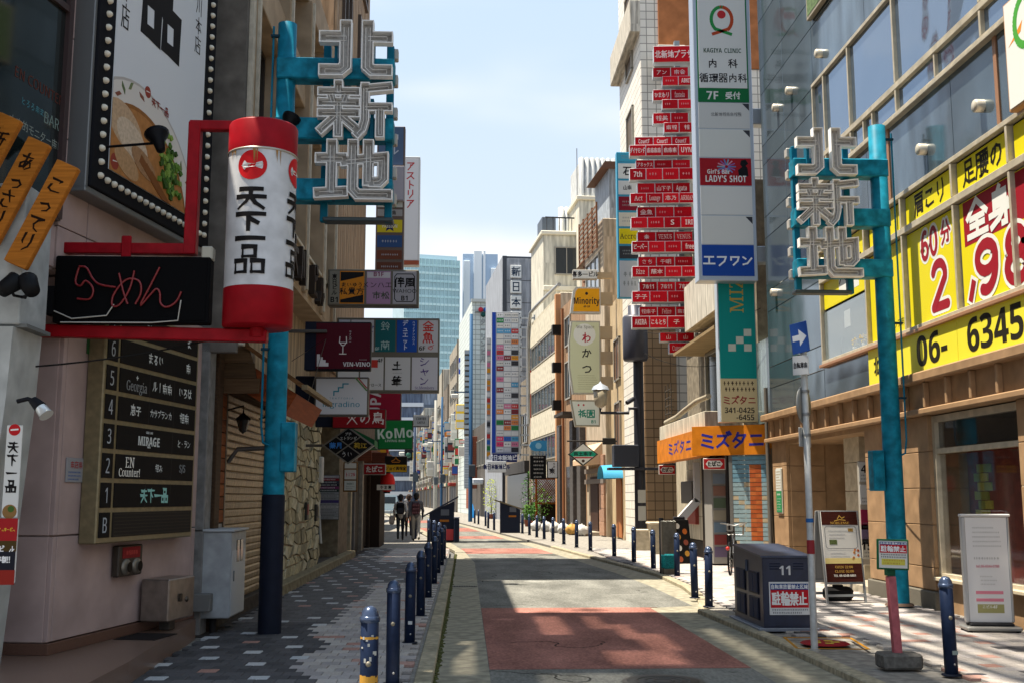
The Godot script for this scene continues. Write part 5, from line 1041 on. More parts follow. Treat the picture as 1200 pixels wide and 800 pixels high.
# ---------- right side ----------
func right_brown():
	var X := 6.65
	var brown := mat("#a28465", 0.55, 0.0, "soft", 0.5); var brown_d := brown
	var slate := [mat("#6b7b87", 0.13, 0.6, "soft", 0.3), mat("#64747f", 0.15, 0.6, "soft", 0.4), mat("#72828e", 0.12, 0.6, "streak", 0.12)]
	var alu := mat("#c6bca6", 0.45, 0.2, "soft", 0.8); var mirror: StandardMaterial3D = mat("#76889d", 0.03, 0.75).duplicate(); warp(mirror, 0.12, 0.006); for sm in slate: warp(sm, 0.12, 0.008)
	var copper := mat("#a3785a", 0.45, 0.3)
	var t := thing("brown_tiled_building", "building with brown panelled base, slate blue panels and mirror windows", "building", Vector3(6.65, 0, -15.5))
	wbox(t, "core", 8.4, 20.0, 0.0, 17.0, 5.0, 23.6, brown_d)
	wbox(t, "upper_core", 6.78, 8.4, 2.75, 17.0, 5.0, 23.6, mat("#2f3840", 0.7))
	# slate panels, each a plate with open joints
	var rows := [3.4, 3.96, 4.42, 5.64, 6.1, 7.3, 7.78, 8.97, 9.42, 10.62, 11.2, 12.35, 12.95, 14.1, 15.3, 17.0]
	for k in rows.size() - 1:
		for c in [[19.98, 21.9], [21.91, 23.64]]:
			wbox(t, "slate_panel", X, X + 0.1, rows[k] + 0.006, rows[k + 1] - 0.006, c[0], c[1], slate[(k + int(c[0])) % 3], 0.004)
	wbox(t, "return_panel", X + 0.01, 8.4, 3.4, 17.0, 23.62, 23.68, slate[0])
	for r in [[9.5, 10.62], [10.63, 12.0], [14.15, 14.9]]:
		for c in [[5.0, 8.5], [8.51, 12.0], [12.01, 14.6], [14.61, 17.2], [17.21, 19.96]]: wbox(t, "slate_panel", X, X + 0.1, r[0], r[1] - 0.006, c[0], c[1], slate[(int(c[0]) + int(r[0])) % 3], 0.004)
	for c in [[5.0, 8.0], [8.01, 10.4], [10.41, 12.86], [12.95, 14.2], [14.21, 16.4], [16.5, 17.4], [17.41, 19.96]]:
		wbox(t, "slate_panel", X, X + 0.1, 6.22, 7.38, c[0], c[1], slate[int(c[0]) % 3], 0.004)
	for d in [12.87, 16.41]: wbox(t, "copper_strip", X - 0.02, X + 0.08, 6.22, 7.38, d, d + 0.08, copper, 0.005)
	wbox(t, "slate_panel", X, X + 0.1, 3.41, 4.0, 17.62, 19.96, slate[1], 0.004)
	# ventilator cowls
	for v in [[19.4, 9.86], [21.31, 9.86], [22.3, 9.86], [13.32, 6.6], [15.11, 6.6], [19.6, 5.9], [22.9, 5.95]]:
		var o := lathe(t, "vent_cowl", [[0.0, 0.12], [0.075, 0.12], [0.085, 0.105], [0.085, 0.0]], mat("#c9c2b2", 0.35, 0.4), Vector3(X, v[1], -v[0]) - t.position, 18, Basis(Vector3(0, 0, 1), PI / 2))
	# window bands
	var bands := [[7.42, 9.46, [5.0, 8.0, 10.6, 13.2, 16.0, 18.0, 19.3, 19.94], 7.9, mirror], [4.03, 6.2, [5.0, 7.6, 10.2, 12.72, 14.28, 16.05, 17.62, 19.94], 5.6, mirror]]
	for b in bands:
		for y in [[b[0], b[0] + 0.07], [b[1] - 0.07, b[1]], [b[3] - 0.05, b[3] + 0.05]]: wbox(t, "window_rail", X - 0.045, X + 0.06, y[0], y[1], 5.0, 19.96, alu, 0.006)
		for k in b[2].size():
			var d: float = b[2][k]
			wbox(t, "mullion", X - 0.04, X + 0.06, b[0] + 0.075, b[3] - 0.055, d - 0.025, d + 0.025, alu, 0.005); wbox(t, "mullion", X - 0.04, X + 0.06, b[3] + 0.055, b[1] - 0.075, d - 0.025, d + 0.025, alu, 0.005)
			if k < b[2].size() - 1 and (b[0] > 6.0):
				var d1: float = b[2][k + 1]
				wbox(t, "pane", X + 0.02, X + 0.04, b[0] + 0.07, b[3] - 0.05, d + 0.03, d1 - 0.03, b[4]); wbox(t, "pane", X + 0.02, X + 0.04, b[3] + 0.05, b[1] - 0.07, d + 0.03, d1 - 0.03, b[4])
	for b in [[12.05, 14.1], [14.95, 17.0]]:  # out-of-view upper panes, added and tilted to throw sun onto the road
		for k in 9:
			var o := wbox(t, "pane", X + 0.02, X + 0.05, b[0], b[1], 5.0 + k * 1.66, 6.6 + k * 1.66, mirror); o.rotation_degrees = Vector3(0, sin(k * 5.1) * 1.2, cos(k * 3.7 + b[0]) * 1.0)
	# extra small lights in the lower row of panes
	for d in [14.6, 17.0, 17.4]: wbox(t, "mullion", X - 0.035, X + 0.05, 7.5, 7.84, d - 0.02, d + 0.02, alu, 0.004)
	wbox(t, "window_sill", X - 0.1, X + 0.02, 7.36, 7.42, 5.0, 19.96, alu, 0.006); wbox(t, "window_sill", X - 0.1, X + 0.02, 3.98, 4.03, 5.0, 19.96, copper, 0.006)
	# the shop window with plants left of the yellow boards
	wbox(t, "pane", X + 0.02, X + 0.03, 4.1, 5.0, 17.66, 19.9, glass("#9fb0b4", 0.25))
	wbox(t, "window_back", X + 0.11, X + 0.125, 4.1, 5.5, 17.66, 19.9, mat("#3b3733", 0.8, 0.0, "blotch", 1.0))
	box(t, "paper_notice", Vector3(X + 0.06, 4.72, -18.8) - t.position, Vector3(0.005, 0.3, 0.3), mat("#d4d4d0", 0.7))
	# base storey: cornice with brackets
	wbox(t, "cornice_top", X - 0.22, X + 0.12, 3.24, 3.38, 5.0, 23.7, brown, 0.02)
	wbox(t, "cornice_face", X - 0.06, X + 0.12, 2.86, 3.25, 5.0, 23.66, brown)
	wbox(t, "cornice_lip", X - 0.16, X + 0.12, 2.78, 2.865, 5.0, 23.68, brown, 0.015)
	for k in 26: wbox(t, "bracket", X - 0.14, X - 0.055, 2.87, 3.24, 5.2 + k * 0.72, 5.26 + k * 0.72, brown, 0.012)
	# piers of panels with joints
	for p in [[22.57, 23.6], [15.52, 18.05], [12.2, 12.95], [8.2, 9.4], [5.0, 5.6]]:
		wbox(t, "pier_core", X + 0.02, 8.4, 0.0, 2.78, p[0] + 0.02, p[1] - 0.02, brown_d)
		var ys := [0.3, 0.62, 1.22, 1.74, 2.26, 2.78]
		for k in 5:
			wbox(t, "pier_panel", X - 0.01, X + 0.06, ys[k] + 0.005, ys[k + 1] - 0.005, p[0], p[1], brown, 0.006)
			wbox(t, "pier_panel", X + 0.065, X + 0.8, ys[k] + 0.005, ys[k + 1] - 0.005, p[1] - 0.03, p[1] + 0.005, brown, 0.006)
			wbox(t, "pier_panel", X + 0.065, X + 0.8, ys[k] + 0.005, ys[k + 1] - 0.005, p[0] - 0.005, p[0] + 0.03, brown, 0.006)
		wbox(t, "plinth", X - 0.05, 8.4, 0.0, 0.29, p[0] - 0.04, p[1] + 0.04, mat("#79756b", 0.6, 0.0, "speck", 2.0), 0.015)
	# entrance recess: pale tiled column, dark door, step
	wbox(t, "recess_soffit", X, 8.4, 2.7, 2.78, 18.05, 22.55, brown_d)
	wbox(t, "recess_step", X - 0.02, 8.4, 0.0, 0.16, 18.1, 22.5, mat("#b3aa98", 0.7, 0.0, "concrete", 1.0), 0.01)
	for k in 5: wbox(t, "column_tile", 7.1, 8.3, 0.17 + k * 0.52, 0.68 + k * 0.52, 19.6, 20.4, mat("#bdb29c", 0.5, 0.0, "soft", 1.0), 0.008)
	wbox(t, "wall_lamp", 7.5, 7.78, 1.85, 2.15, 19.52, 19.6, mat("#8f8068", 0.5), 0.02)
	wbox(t, "entrance_door", 8.3, 8.38, 0.16, 2.3, 20.5, 22.3, mat("#4f3f31", 0.5), 0.01); wbox(t, "entrance_door", 8.3, 8.38, 0.16, 2.3, 18.3, 19.5, mat("#3d3229", 0.4), 0.01)
	# shop windows with a room behind
	for w in [[12.95, 15.52], [9.4, 12.2], [5.6, 8.2]]:
		var d0: float = w[0]; var d1: float = w[1]
		frame_bars(t, "window_frame", X + 0.12, d0, d1, 0.46, 2.76, 0.09, 0.14, alu, [], [2.26])
		wbox(t, "stall_riser", X + 0.05, X + 0.3, 0.0, 0.45, d0, d1, brown, 0.01); wbox(t, "window_ledge", X - 0.04, X + 0.3, 0.45, 0.5, d0, d1, mat("#b2a68f", 0.6), 0.008)
		wbox(t, "pane", X + 0.11, X + 0.12, 0.55, 2.2, d0 + 0.09, d1 - 0.09, glass("#232a2b", 0.1)); wbox(t, "pane", X + 0.11, X + 0.12, 2.31, 2.67, d0 + 0.09, d1 - 0.09, glass("#232a2b", 0.4))
		wbox(t, "display_back", X + 0.52, X + 0.56, 0.5, 2.25, d0 + 0.05, d1 - 0.05, mat("#8a4034", 0.6, 0.0, "soft", 1.0)); wbox(t, "display_floor", X + 0.16, X + 0.5, 0.46, 0.5, d0 + 0.05, d1 - 0.05, mat("#8b8377", 0.7))
		wbox(t, "room_back", 8.2, 8.3, 2.25, 2.74, d0, d1, mat("#574e45", 0.8))
		for i in 2:
			for j in 9: wbox(t, "sample_tile", X + 0.49, X + 0.52, 0.95 + j * 0.125, 1.065 + j * 0.125, d1 - 0.72 + i * 0.2 + 0.1 * (j % 2) - 0.05, d1 - 0.53 + i * 0.2 + 0.1 * (j % 2) - 0.05, mat(["#9a9a3c", "#b0a640", "#8a8c38"][(i + j) % 3], 0.4), 0.004)
	# map notice on the far pier
	var nt := sign_case("map_notice", "framed map and green notice on the brown pier", Vector3(X - 0.03, 1.75, -23.05), 0.42, 0.95, 0.03, mat("#b0ada2", 0.5, 0.3), -90, "", "notice")
	var np := panel(nt, 0.05, 0.03, 0.95, 0.5, mat("#bfc3bf", 0.5)); small_print(np, 0.05, 0.05, 0.95, 0.95, 7, mat("#a58f6a", 0.6)); var gp := panel(nt, 0.05, 0.51, 0.95, 0.97, mat("#2c7a4d", 0.5)); txt(gp, "本#中##", 0.5, 0.15, 0.1, mat("#d9e0d9", 0.6)); small_print(gp, 0.08, 0.3, 0.92, 0.95, 5, mat("#b8cdbd", 0.6), 0.3)
	# yellow boards behind the glass: massage shop
	yellow_boards(X)
	# white sign with green ring, partly in view
	var gs := sign_case("ring_sign", "white sign board with a green ring on the slate panels", Vector3(X - 0.08, 6.85, -11.45), 1.9, 1.36, 0.12, mat("#b98d63", 0.5), -90)
	var gsp := panel(gs, 0.02, 0.02, 0.98, 0.98, mat("#d9dcd8", 0.4))
	var arc := []
	for k in 15: arc.append(Vector2(-0.42 + cos(1.9 + k * 0.3) * 0.26, 0.28 + sin(1.9 + k * 0.3) * 0.3))
	decor_lines(gsp, "ring", [arc], 0.09, mat("#4b9a3e", 0.5)); shape(gsp, "flame", [Vector2(-0.85, 0.1), Vector2(-0.5, 0.3), Vector2(-0.55, 0.18)], mat("#d98a32", 0.5)); txt(gsp, "06-6345", 0.55, 0.86, 0.16, mat("#22804a", 0.5))
	# picture frame sign high on the slate panels
	var hs := sign_case("frame_sign", "small green picture sign high on the slate panels", Vector3(X - 0.06, 11.35, -19.0), 1.7, 1.3, 0.1, mat("#b3a68d", 0.4, 0.4), -90)
	panel(hs, 0.04, 0.05, 0.96, 0.95, mat("#7c9463", 0.4, 0.0, "blotch", 1.5))

func warp(m: StandardMaterial3D, scale: float, amount: float):
	if not tex.has("warp_n"):
		var h := noise_image(FastNoiseLite.TYPE_SIMPLEX, 0.02, 2, 256, 71, 0.0, 1.0).get_image(); h.clear_mipmaps(); h.bump_map_to_normal_map(8.0); tex["warp_n"] = ImageTexture.create_from_image(h)
	m.uv1_triplanar = true; m.uv1_world_triplanar = true; m.uv1_scale = Vector3.ONE * scale; m.normal_enabled = true; m.normal_texture = tex["warp_n"]; m.normal_scale = amount * 4.0

func yellow_boards(X: float):
	var y_m := mat("#d3c620", 0.45); var ink := mat("#26231c", 0.6); var red := mat("#8f1f2b", 0.5); var white := mat("#d6d8d4", 0.5)
	var b := thing("yellow_shop_boards", "yellow massage shop window boards with huge red price", "sign", Vector3(X + 0.03, 4.0, -15.0), -90)
	# local x runs towards the camera, from depth 15
	var put_panel := func(d0: float, d1: float, y0: float, y1: float, m: Material) -> MeshInstance3D:
		var p := box(b, "board", Vector3(15.0 - (d0 + d1) / 2, (y0 + y1) / 2 - 4.0, -0.01), Vector3(d1 - d0, y1 - y0, 0.02), m, 0.003)
		panel_size[p] = Vector3(d1 - d0, y1 - y0, 0.02); return p
	var u1: MeshInstance3D = put_panel.call(14.34, 15.98, 5.68, 6.1, y_m); txt(u1, "肩こり", 0.52, 0.5, 0.78, ink, 0.13, false, 1.05)
	var u2: MeshInstance3D = put_panel.call(12.78, 14.22, 5.68, 6.1, y_m); txt(u2, "足腰の", 0.5, 0.5, 0.8, ink, 0.13, false, 1.05)
	for e in [[16.1, 16.3], [16.35, 17.5], [12.2, 12.66], [10.3, 12.1]]: put_panel.call(e[0], e[1], 5.68, 6.1, y_m)
	var l0: MeshInstance3D = put_panel.call(16.1, 17.58, 4.1, 5.53, y_m)
	txt(l0, "ス#ッフ#中", 0.72, 0.88, 0.09, mat("#6d6a1c", 0.6), 0.1)
	var wb: MeshInstance3D = put_panel.call(17.66, 19.9, 5.05, 6.1, y_m); shape(wb, "white_badge", [Vector2(-0.3, -0.4), Vector2(0.7, -0.4), Vector2(0.75, 0.4), Vector2(-0.25, 0.4)], white); txt(wb, "りん#", 0.6, 0.5, 0.4, ink, 0.1)
	var l1: MeshInstance3D = put_panel.call(14.34, 16.0, 4.1, 5.53, y_m)
	for pass_ in [[0.16, white, 0.0], [0.075, red, 0.003]]:
		var st := st_new(); add_fat(st, "６０", -0.05, 0.42, 0.44, 0.68, pass_[0], 0.0); add_fat(st, "分", 0.5, 0.46, 0.34, 0.9, pass_[0] * (0.75 if pass_[2] == 0.0 else 0.6), 0.0); commit(st, l1, "lettering", pass_[1], Vector3(0, 0, 0.011 + pass_[2]))
		st = st_new(); add_fat(st, "２", 0.22, -0.24, 0.72, 0.95, pass_[0] * (1.4 if pass_[2] == 0.0 else 1.8), 0.0); commit(st, l1, "lettering", pass_[1], Vector3(0, 0, 0.011 + pass_[2]))
	var l2: MeshInstance3D = put_panel.call(10.3, 14.22, 4.1, 5.53, y_m)
	shape(l2, "red_block", [Vector2(-1.85, 0.1), Vector2(1.85, 0.1), Vector2(1.85, 0.7), Vector2(-1.85, 0.7)], red)
	var st2 := st_new(); add_text(st2, "全身", -1.15, 0.4, 0.5, 0.17, false, 1.15); add_text(st2, "60分", 0.6, 0.4, 0.5, 0.15); commit(st2, l2, "lettering", white, Vector3(0, 0, 0.014))
	for pass_ in [[0.26, white, 0.004], [0.15, red, 0.007]]:
		var st := st_new(); add_fat(st, "９８０", -0.5, -0.28, 0.7, 1.1, pass_[0], 0.0)
		add_ribbon(st, [Vector2(-1.66, -0.44), Vector2(-1.74, -0.6)], pass_[0] * 0.8, 0.001, false); commit(st, l2, "lettering", pass_[1], Vector3(0, 0, 0.011 + pass_[2]))
	var s0 := thing("phone_board", "yellow strip board with shop phone number under the windows", "sign", Vector3(X - 0.03, 3.7, -14.0), -90)
	var mk := func(d0: float, d1: float) -> MeshInstance3D:
		var p := box(s0, "board", Vector3(14.0 - (d0 + d1) / 2, 0.0, 0.0), Vector3(d1 - d0, 0.58, 0.04), mat("#d8cf3a", 0.45), 0.004); panel_size[p] = Vector3(d1 - d0, 0.58, 0.04); return p
	var p1: MeshInstance3D = mk.call(14.33, 17.6); txt(p1, "北新地店", 0.2, 0.5, 0.52, ink, 0.14, false, 0.62); txt(p1, "06-", 0.75, 0.5, 0.76, ink, 0.1, false, 1.25)
	var p2: MeshInstance3D = mk.call(10.8, 14.32); txt(p2, "6345-18", 0.43, 0.5, 0.76, ink, 0.1, false, 1.15)
	# plants and statue on the window ledge
	for k in 3:
		var pt := thing("window_plant", ["small pot of yellow flowers on the window ledge", "small pot of yellow flowers on the window ledge", "dark little cat figure on the window ledge"][k], ["plant", "plant", "figurine"][k], Vector3(X + 0.06, 4.1, -[18.05, 18.5, 19.1][k]), 0, "pots on the window ledge")
		if k == 2:
			lathe(pt, "figure", [[0.0, 0.0], [0.03, 0.0], [0.035, 0.1], [0.02, 0.2], [0.03, 0.26], [0.02, 0.33], [0.0, 0.35]], mat("#3a3d33", 0.5), Vector3.ZERO, 10)
		else:
			lathe(pt, "pot", [[0.0, 0.0], [0.025, 0.0], [0.035, 0.08], [0.0, 0.08]], mat("#c9c4b5", 0.5), Vector3.ZERO, 10)
			var st := st_new(); var r := RandomNumberGenerator.new(); r.seed = k + 3
			for j in 30:
				var o := Vector3(r.randf_range(-0.03, 0.03), 0.1 + r.randf() * 0.12, r.randf_range(-0.13, 0.13)); add_box(st, Transform3D(Basis(Vector3(1, 1, 0).normalized(), r.randf() * 3.0), o), Vector3(0.04, 0.008, 0.04))
			commit(st, pt, "blossoms", mat("#c8a830", 0.6))

func right_shop():
	# corner shop with the orange fascia, set between the brown building and the tiled tower
	var t := thing("orange_fascia_shop", "small cream shop with an orange fascia sign and painted shutter", "building", Vector3(6.3, 0, -28.0))
	var cream := mat("#b9b09c", 0.7, 0.0, "streak", 0.5); var tile := mat("#c9c2ae", 0.5, 0.0, "streak", 0.4)
	wbox(t, "core", 6.5, 14.0, 0.0, 3.6, 25.4, 33.8, cream); wbox(t, "core", 6.9, 14.0, 3.6, 9.2, 25.4, 33.8, mat("#8f8676", 0.8, 0.0, "concrete", 0.5))
	wbox(t, "core", 7.4, 14.0, 0.0, 9.2, 23.72, 25.4, mat("#847a6b", 0.8, 0.0, "concrete", 0.5))
	# pale wall tiles of the ground floor
	for i in 3:
		for j in 4: wbox(t, "wall_tile", 6.2, 6.5, 0.5 + j * 0.62, 1.11 + j * 0.62, 27.9 + i * 0.95, 28.84 + i * 0.95, tile, 0.008)
	wbox(t, "plinth", 6.18, 6.5, 0.0, 0.48, 25.5, 33.8, mat("#2a2826", 0.6))
	wbox(t, "door_bay", 6.3, 6.5, 0.1, 2.6, 26.2, 27.8, mat("#5d2f2a", 0.6)); wbox(t, "pillar", 6.0, 6.5, 0.0, 2.75, 27.3, 27.85, mat("#2b2018", 0.6), 0.01)
	wbox(t, "pillar", 5.93, 6.17, 0.0, 2.7, 24.75, 25.0, mat("#23201f", 0.5), 0.01)
	# vending rack with posters
	wbox(t, "display_rack", 5.72, 6.1, 0.1, 2.3, 25.5, 26.3, mat("#8f8c86", 0.5), 0.01)
	for j in 7: wbox(t, "rack_poster", 5.76, 6.06, 0.25 + j * 0.28, 0.48 + j * 0.28, 25.485, 25.5, mat(["#6d5f77", "#87423f", "#6c7f8e", "#9a927f", "#5f6c58", "#8e6a5c", "#7b8794"][j], 0.5))
	wbox(t, "hood_box", 6.0, 6.4, 1.45, 2.05, 29.1, 30.6, mat("#4a4540", 0.5, 0.3), 0.02); wbox(t, "notice", 6.19, 6.2, 1.5, 1.95, 30.75, 31.3, mat("#c2beb2", 0.6)); wbox(t, "coin_box", 6.1, 6.4, 0.9, 1.4, 29.2, 30.3, mat("#84403a", 0.5), 0.02)
	# slanting front with the painted shutter: from (6.62, 23.8) to (5.78, 25.25)
	var sl := Node3D.new(); 
	sl.free()
	var shut := thing("painted_shutter", "roller shutter painted with a faded orange and blue picture", "shutter", Vector3(6.42, 0.08, -24.18), -30)
	var r := RandomNumberGenerator.new(); r.seed = 21
	for k in 26:
		var base_c := Color("#8fa6ad")
		for s in 8:
			var u := (s + 0.5) / 8.0; var v := k / 26.0
			var c := "#93aab0"
			if u > 0.72 and v > 0.1: c = ["#c69a3d", "#c9a548", "#b88f3a"][(k + s) % 3]
			elif u > 0.36 and u < 0.66 and v > 0.22 and v < 0.86 and absf(u - 0.5) < 0.2 - 0.1 * (v - 0.5): c = ["#b35d33", "#a9552f", "#bd6a3a"][(k * 2 + s) % 3]
			elif v > 0.7: c = ["#6f97aa", "#7ca0b0"][k % 2]
			elif (k + s) % 5 == 0: c = "#b9a98d"
			box(shut, "slat", Vector3(-0.46 + s * 0.131, 0.05 + k * 0.098, 0), Vector3(0.131, 0.085, 0.03), mat(c, 0.5, 0.0, "soft", 2.0))
	for x in [-0.56, 0.56]: box(shut, "rail", Vector3(x, 1.3, -0.01), Vector3(0.08, 2.6, 0.06), mat("#6c6a66", 0.5, 0.4))
	var cu := st_new(); cu.set_smooth_group(1)
	for i in 14:
		for j in 6:
			var f := func(a: float, b2: float) -> Vector3: return Vector3(0.3 + a * 0.28 * (1.0 - 0.35 * sin(b2 * 3.0)), 2.6 - b2 * 2.4, 0.1 + 0.03 * sin(a * 22.0))
			quad(cu, f.call(i / 14.0, j / 6.0), f.call((i + 1) / 14.0, j / 6.0), f.call((i + 1) / 14.0, (j + 1) / 6.0), f.call(i / 14.0, (j + 1) / 6.0))
	commit(cu, shut, "curtain", mat("#5b5144", 0.8))
	# orange fascia, in two faces
	var f1 := sign_case("orange_fascia", "orange fascia sign with blue lettering facing along the street", Vector3(5.52, 2.86, -27.95), 5.3, 0.62, 0.3, mat("#d07a1e", 0.5, 0.0, "soft", 0.6), -90)
	var fp := panel(f1, 0.0, 0.0, 1.0, 1.0, mat("#d68022", 0.5, 0.0, "soft", 0.6), "face", 0.012); txt(fp, "ミズタニ", 0.6, 0.5, 0.5, mat("#2b2f86", 0.5), 0.16, false, 2.3)
	var ang := rad_to_deg(atan2(1.0, 1.62))
	var f2 := sign_case("orange_fascia", "orange fascia sign with blue lettering on the slanting corner", Vector3(6.02, 2.88, -24.5), 1.86, 0.66, 0.24, mat("#d07a1e", 0.5, 0.0, "soft", 0.6), -32)
	var fp2 := panel(f2, 0.0, 0.0, 1.0, 1.0, mat("#d68022", 0.5, 0.0, "soft", 0.6), "face", 0.012); txt(fp2, "ミズタニ", 0.5, 0.5, 0.52, mat("#2b2f86", 0.5), 0.16, false, 1.02)
	# first floor: window with curtain, pent roof, railing
	wbox(t, "parapet", 5.6, 6.9, 3.22, 3.62, 25.5, 31.5, mat("#cfc8b6", 0.6, 0.0, "streak", 0.5), 0.01)
	var w := wbox(t, "window", 6.78, 6.9, 3.62, 5.6, 25.6, 30.4, mat("#2c302e", 0.1)); 
	frame_bars(w, "window_frame", 6.76, 25.6, 30.4, 3.62, 5.6, 0.08, 0.08, mat("#8f8a7e", 0.4, 0.5), [27.0, 28.6]).position -= t.position
	var cst := st_new(); cst.set_smooth_group(1)
	for i in 40:
		var fz := func(a: float) -> float: return 6.77 - 0.012 * sin(a * 70.0)
		var a0 := i / 40.0; var a1 := (i + 1) / 40.0
		quad(cst, Vector3(fz.call(a0), 3.7, -25.7 - a0 * 2.8), Vector3(fz.call(a1), 3.7, -25.7 - a1 * 2.8), Vector3(fz.call(a1), 5.5, -25.7 - a1 * 2.8), Vector3(fz.call(a0), 5.5, -25.7 - a0 * 2.8))
	commit(cst, t, "curtain", mat("#7f8478", 0.8), -t.position)
	var rf := st_new(); add_prism(rf, Transform3D(Basis(), Vector3(0, 0, -31.0) - t.position), PackedVector2Array([Vector2(5.95, 5.62), Vector2(5.95, 5.7), Vector2(7.0, 6.25), Vector2(7.0, 5.62)]), 0.0, 5.2); commit(rf, t, "pent_roof", mat("#9b8a6c", 0.7, 0.0, "wood", 0.6))
	wbox(t, "white_wall", 6.3, 7.0, 6.3, 7.6, 26.0, 31.0, mat("#d4cfc2", 0.6, 0.0, "streak", 0.5), 0.01); wbox(t, "white_wall", 6.75, 8.0, 6.3, 9.6, 31.0, 33.7, mat("#cbc5b6", 0.6, 0.0, "streak", 0.5), 0.01)
	wbox(t, "side_glass", 6.85, 7.4, 3.3, 5.2, 23.75, 25.38, mat("#7f8f8e", 0.2, 0.3, "streak", 0.6))
	tube(t, "awning_roll", [Vector3(5.7, 3.72, -31.0) - t.position, Vector3(5.75, 3.78, -29.6) - t.position, Vector3(5.7, 3.86, -28.2) - t.position, Vector3(5.75, 3.98, -27.0) - t.position, Vector3(5.8, 4.0, -25.9) - t.position], 0.07, mat("#b7ad98", 0.7, 0.0, "blotch", 3.0), 8)
	var rl := st_new()
	for j in 5: add_tube(rl, [Vector3(6.0, 3.75 + j * 0.22, -31.3) - t.position, Vector3(5.75, 3.75 + j * 0.22, -31.3) - t.position, Vector3(5.75, 3.75 + j * 0.22, -30.4) - t.position], 0.015, 5)
	for d in [31.3, 30.85, 30.4]: add_tube(rl, [Vector3(5.75, 3.65, -d) - t.position, Vector3(5.75, 4.8, -d) - t.position], 0.015, 5)
	commit(rl, t, "balcony_rail", mat("#50493f", 0.5, 0.4))
	tube(t, "downpipe", [Vector3(6.6, 0.1, -23.8) - t.position, Vector3(6.6, 4.0, -23.8) - t.position], 0.045, mat("#6a655d", 0.5, 0.3))
	for k in 2:
		var ts := sign_case("tobacco_sign", ["red and white tobacco sign under the slanting orange fascia", "red and white tobacco sign under the far end of the orange fascia"][k], [Vector3(5.62, 2.36, -24.7), Vector3(5.5, 2.36, -29.9)][k], [0.5, 0.46][k], 0.26, 0.05, mat("#b8b5ae", 0.5), [-12, 0][k])
		var tp := panel(ts, 0.04, 0.07, 0.96, 0.93, mat("#b02527", 0.5)); shape(tp, "white_oval", [Vector2(-0.19, 0.0), Vector2(-0.13, 0.075), Vector2(0.13, 0.075), Vector2(0.19, 0.0), Vector2(0.13, -0.075), Vector2(-0.13, -0.075)], mat("#d9d6cf", 0.5)); txt(tp, "たばこ", 0.5, 0.5, 0.5, mat("#1c1a1a", 0.6), 0.16, false, 0.85).position.z += 0.002

# ---------- right side further on ----------
func grid_texture(cell: int, joint: int, base: float, jv: float) -> ImageTexture:
	var im := Image.create(256, 256, false, Image.FORMAT_RGB8); var r := RandomNumberGenerator.new(); r.seed = cell
	im.fill(Color(jv, jv, jv))
	var n := 256 / cell
	for i in n:
		for j in n:
			var v := base * r.randf_range(0.93, 1.0)
			im.fill_rect(Rect2i(i * cell, j * cell, cell - joint, cell - joint), Color(v, v, v))
	im.generate_mipmaps()
	return ImageTexture.create_from_image(im)

# a building on the bending right side; local -Z runs along the wall, local x = 0 is the street face
func side_building(called: String, label: String, d0: float, d1: float, h: float, deep: float, m: Material, x := -999.0) -> Node3D:
	var xx := right_wall(d0) if x < -900 else x
	var t := thing(called, label, "building", Vector3(xx, 0, -d0), 4.86 if d0 >= 42.0 else 0.0)
	box(t, "body", Vector3(deep / 2, h / 2, -(d1 - d0) / 2), Vector3(deep, h, d1 - d0), m, 0.03)
	return t

# window on the street face (u along the wall) or, with front, on the face towards the camera
func side_window(t: Node3D, u0: float, u1: float, y0: float, y1: float, front := false, bars := 1, pane_m: Material = null, frame_m: Material = null):
	if pane_m == null: pane_m = mat("#2a343c", 0.06, 0.2)
	if frame_m == null: frame_m = mat("#9a958a", 0.5, 0.3)
	var w := u1 - u0; var h := y1 - y0
	var c := Vector3((u0 + u1) / 2, (y0 + y1) / 2, 0.012) if front else Vector3(-0.012, (y0 + y1) / 2, -(u0 + u1) / 2)
	var o := box(t, "window", c, Vector3(w, h, 0.03) if front else Vector3(0.03, h, w), pane_m)
	var st := st_new(); var b := 0.07
	for e in [[0.0, h / 2, w + b, b], [0.0, -h / 2, w + b, b], [-w / 2, 0.0, b, h], [w / 2, 0.0, b, h]]:
		add_box(st, Transform3D(Basis(), Vector3(e[0], e[1], 0.03) if front else Vector3(-0.03, e[1], e[0])), Vector3(e[2], e[3], 0.08) if front else Vector3(0.08, e[3], e[2]))
	for k in bars:
		var p := -w / 2 + w * (k + 1) / (bars + 1)
		add_box(st, Transform3D(Basis(), Vector3(p, 0, 0.025) if front else Vector3(-0.025, 0, p)), Vector3(0.05, h, 0.05) if front else Vector3(0.05, h, 0.05))
	commit(st, o, "frame", frame_m)

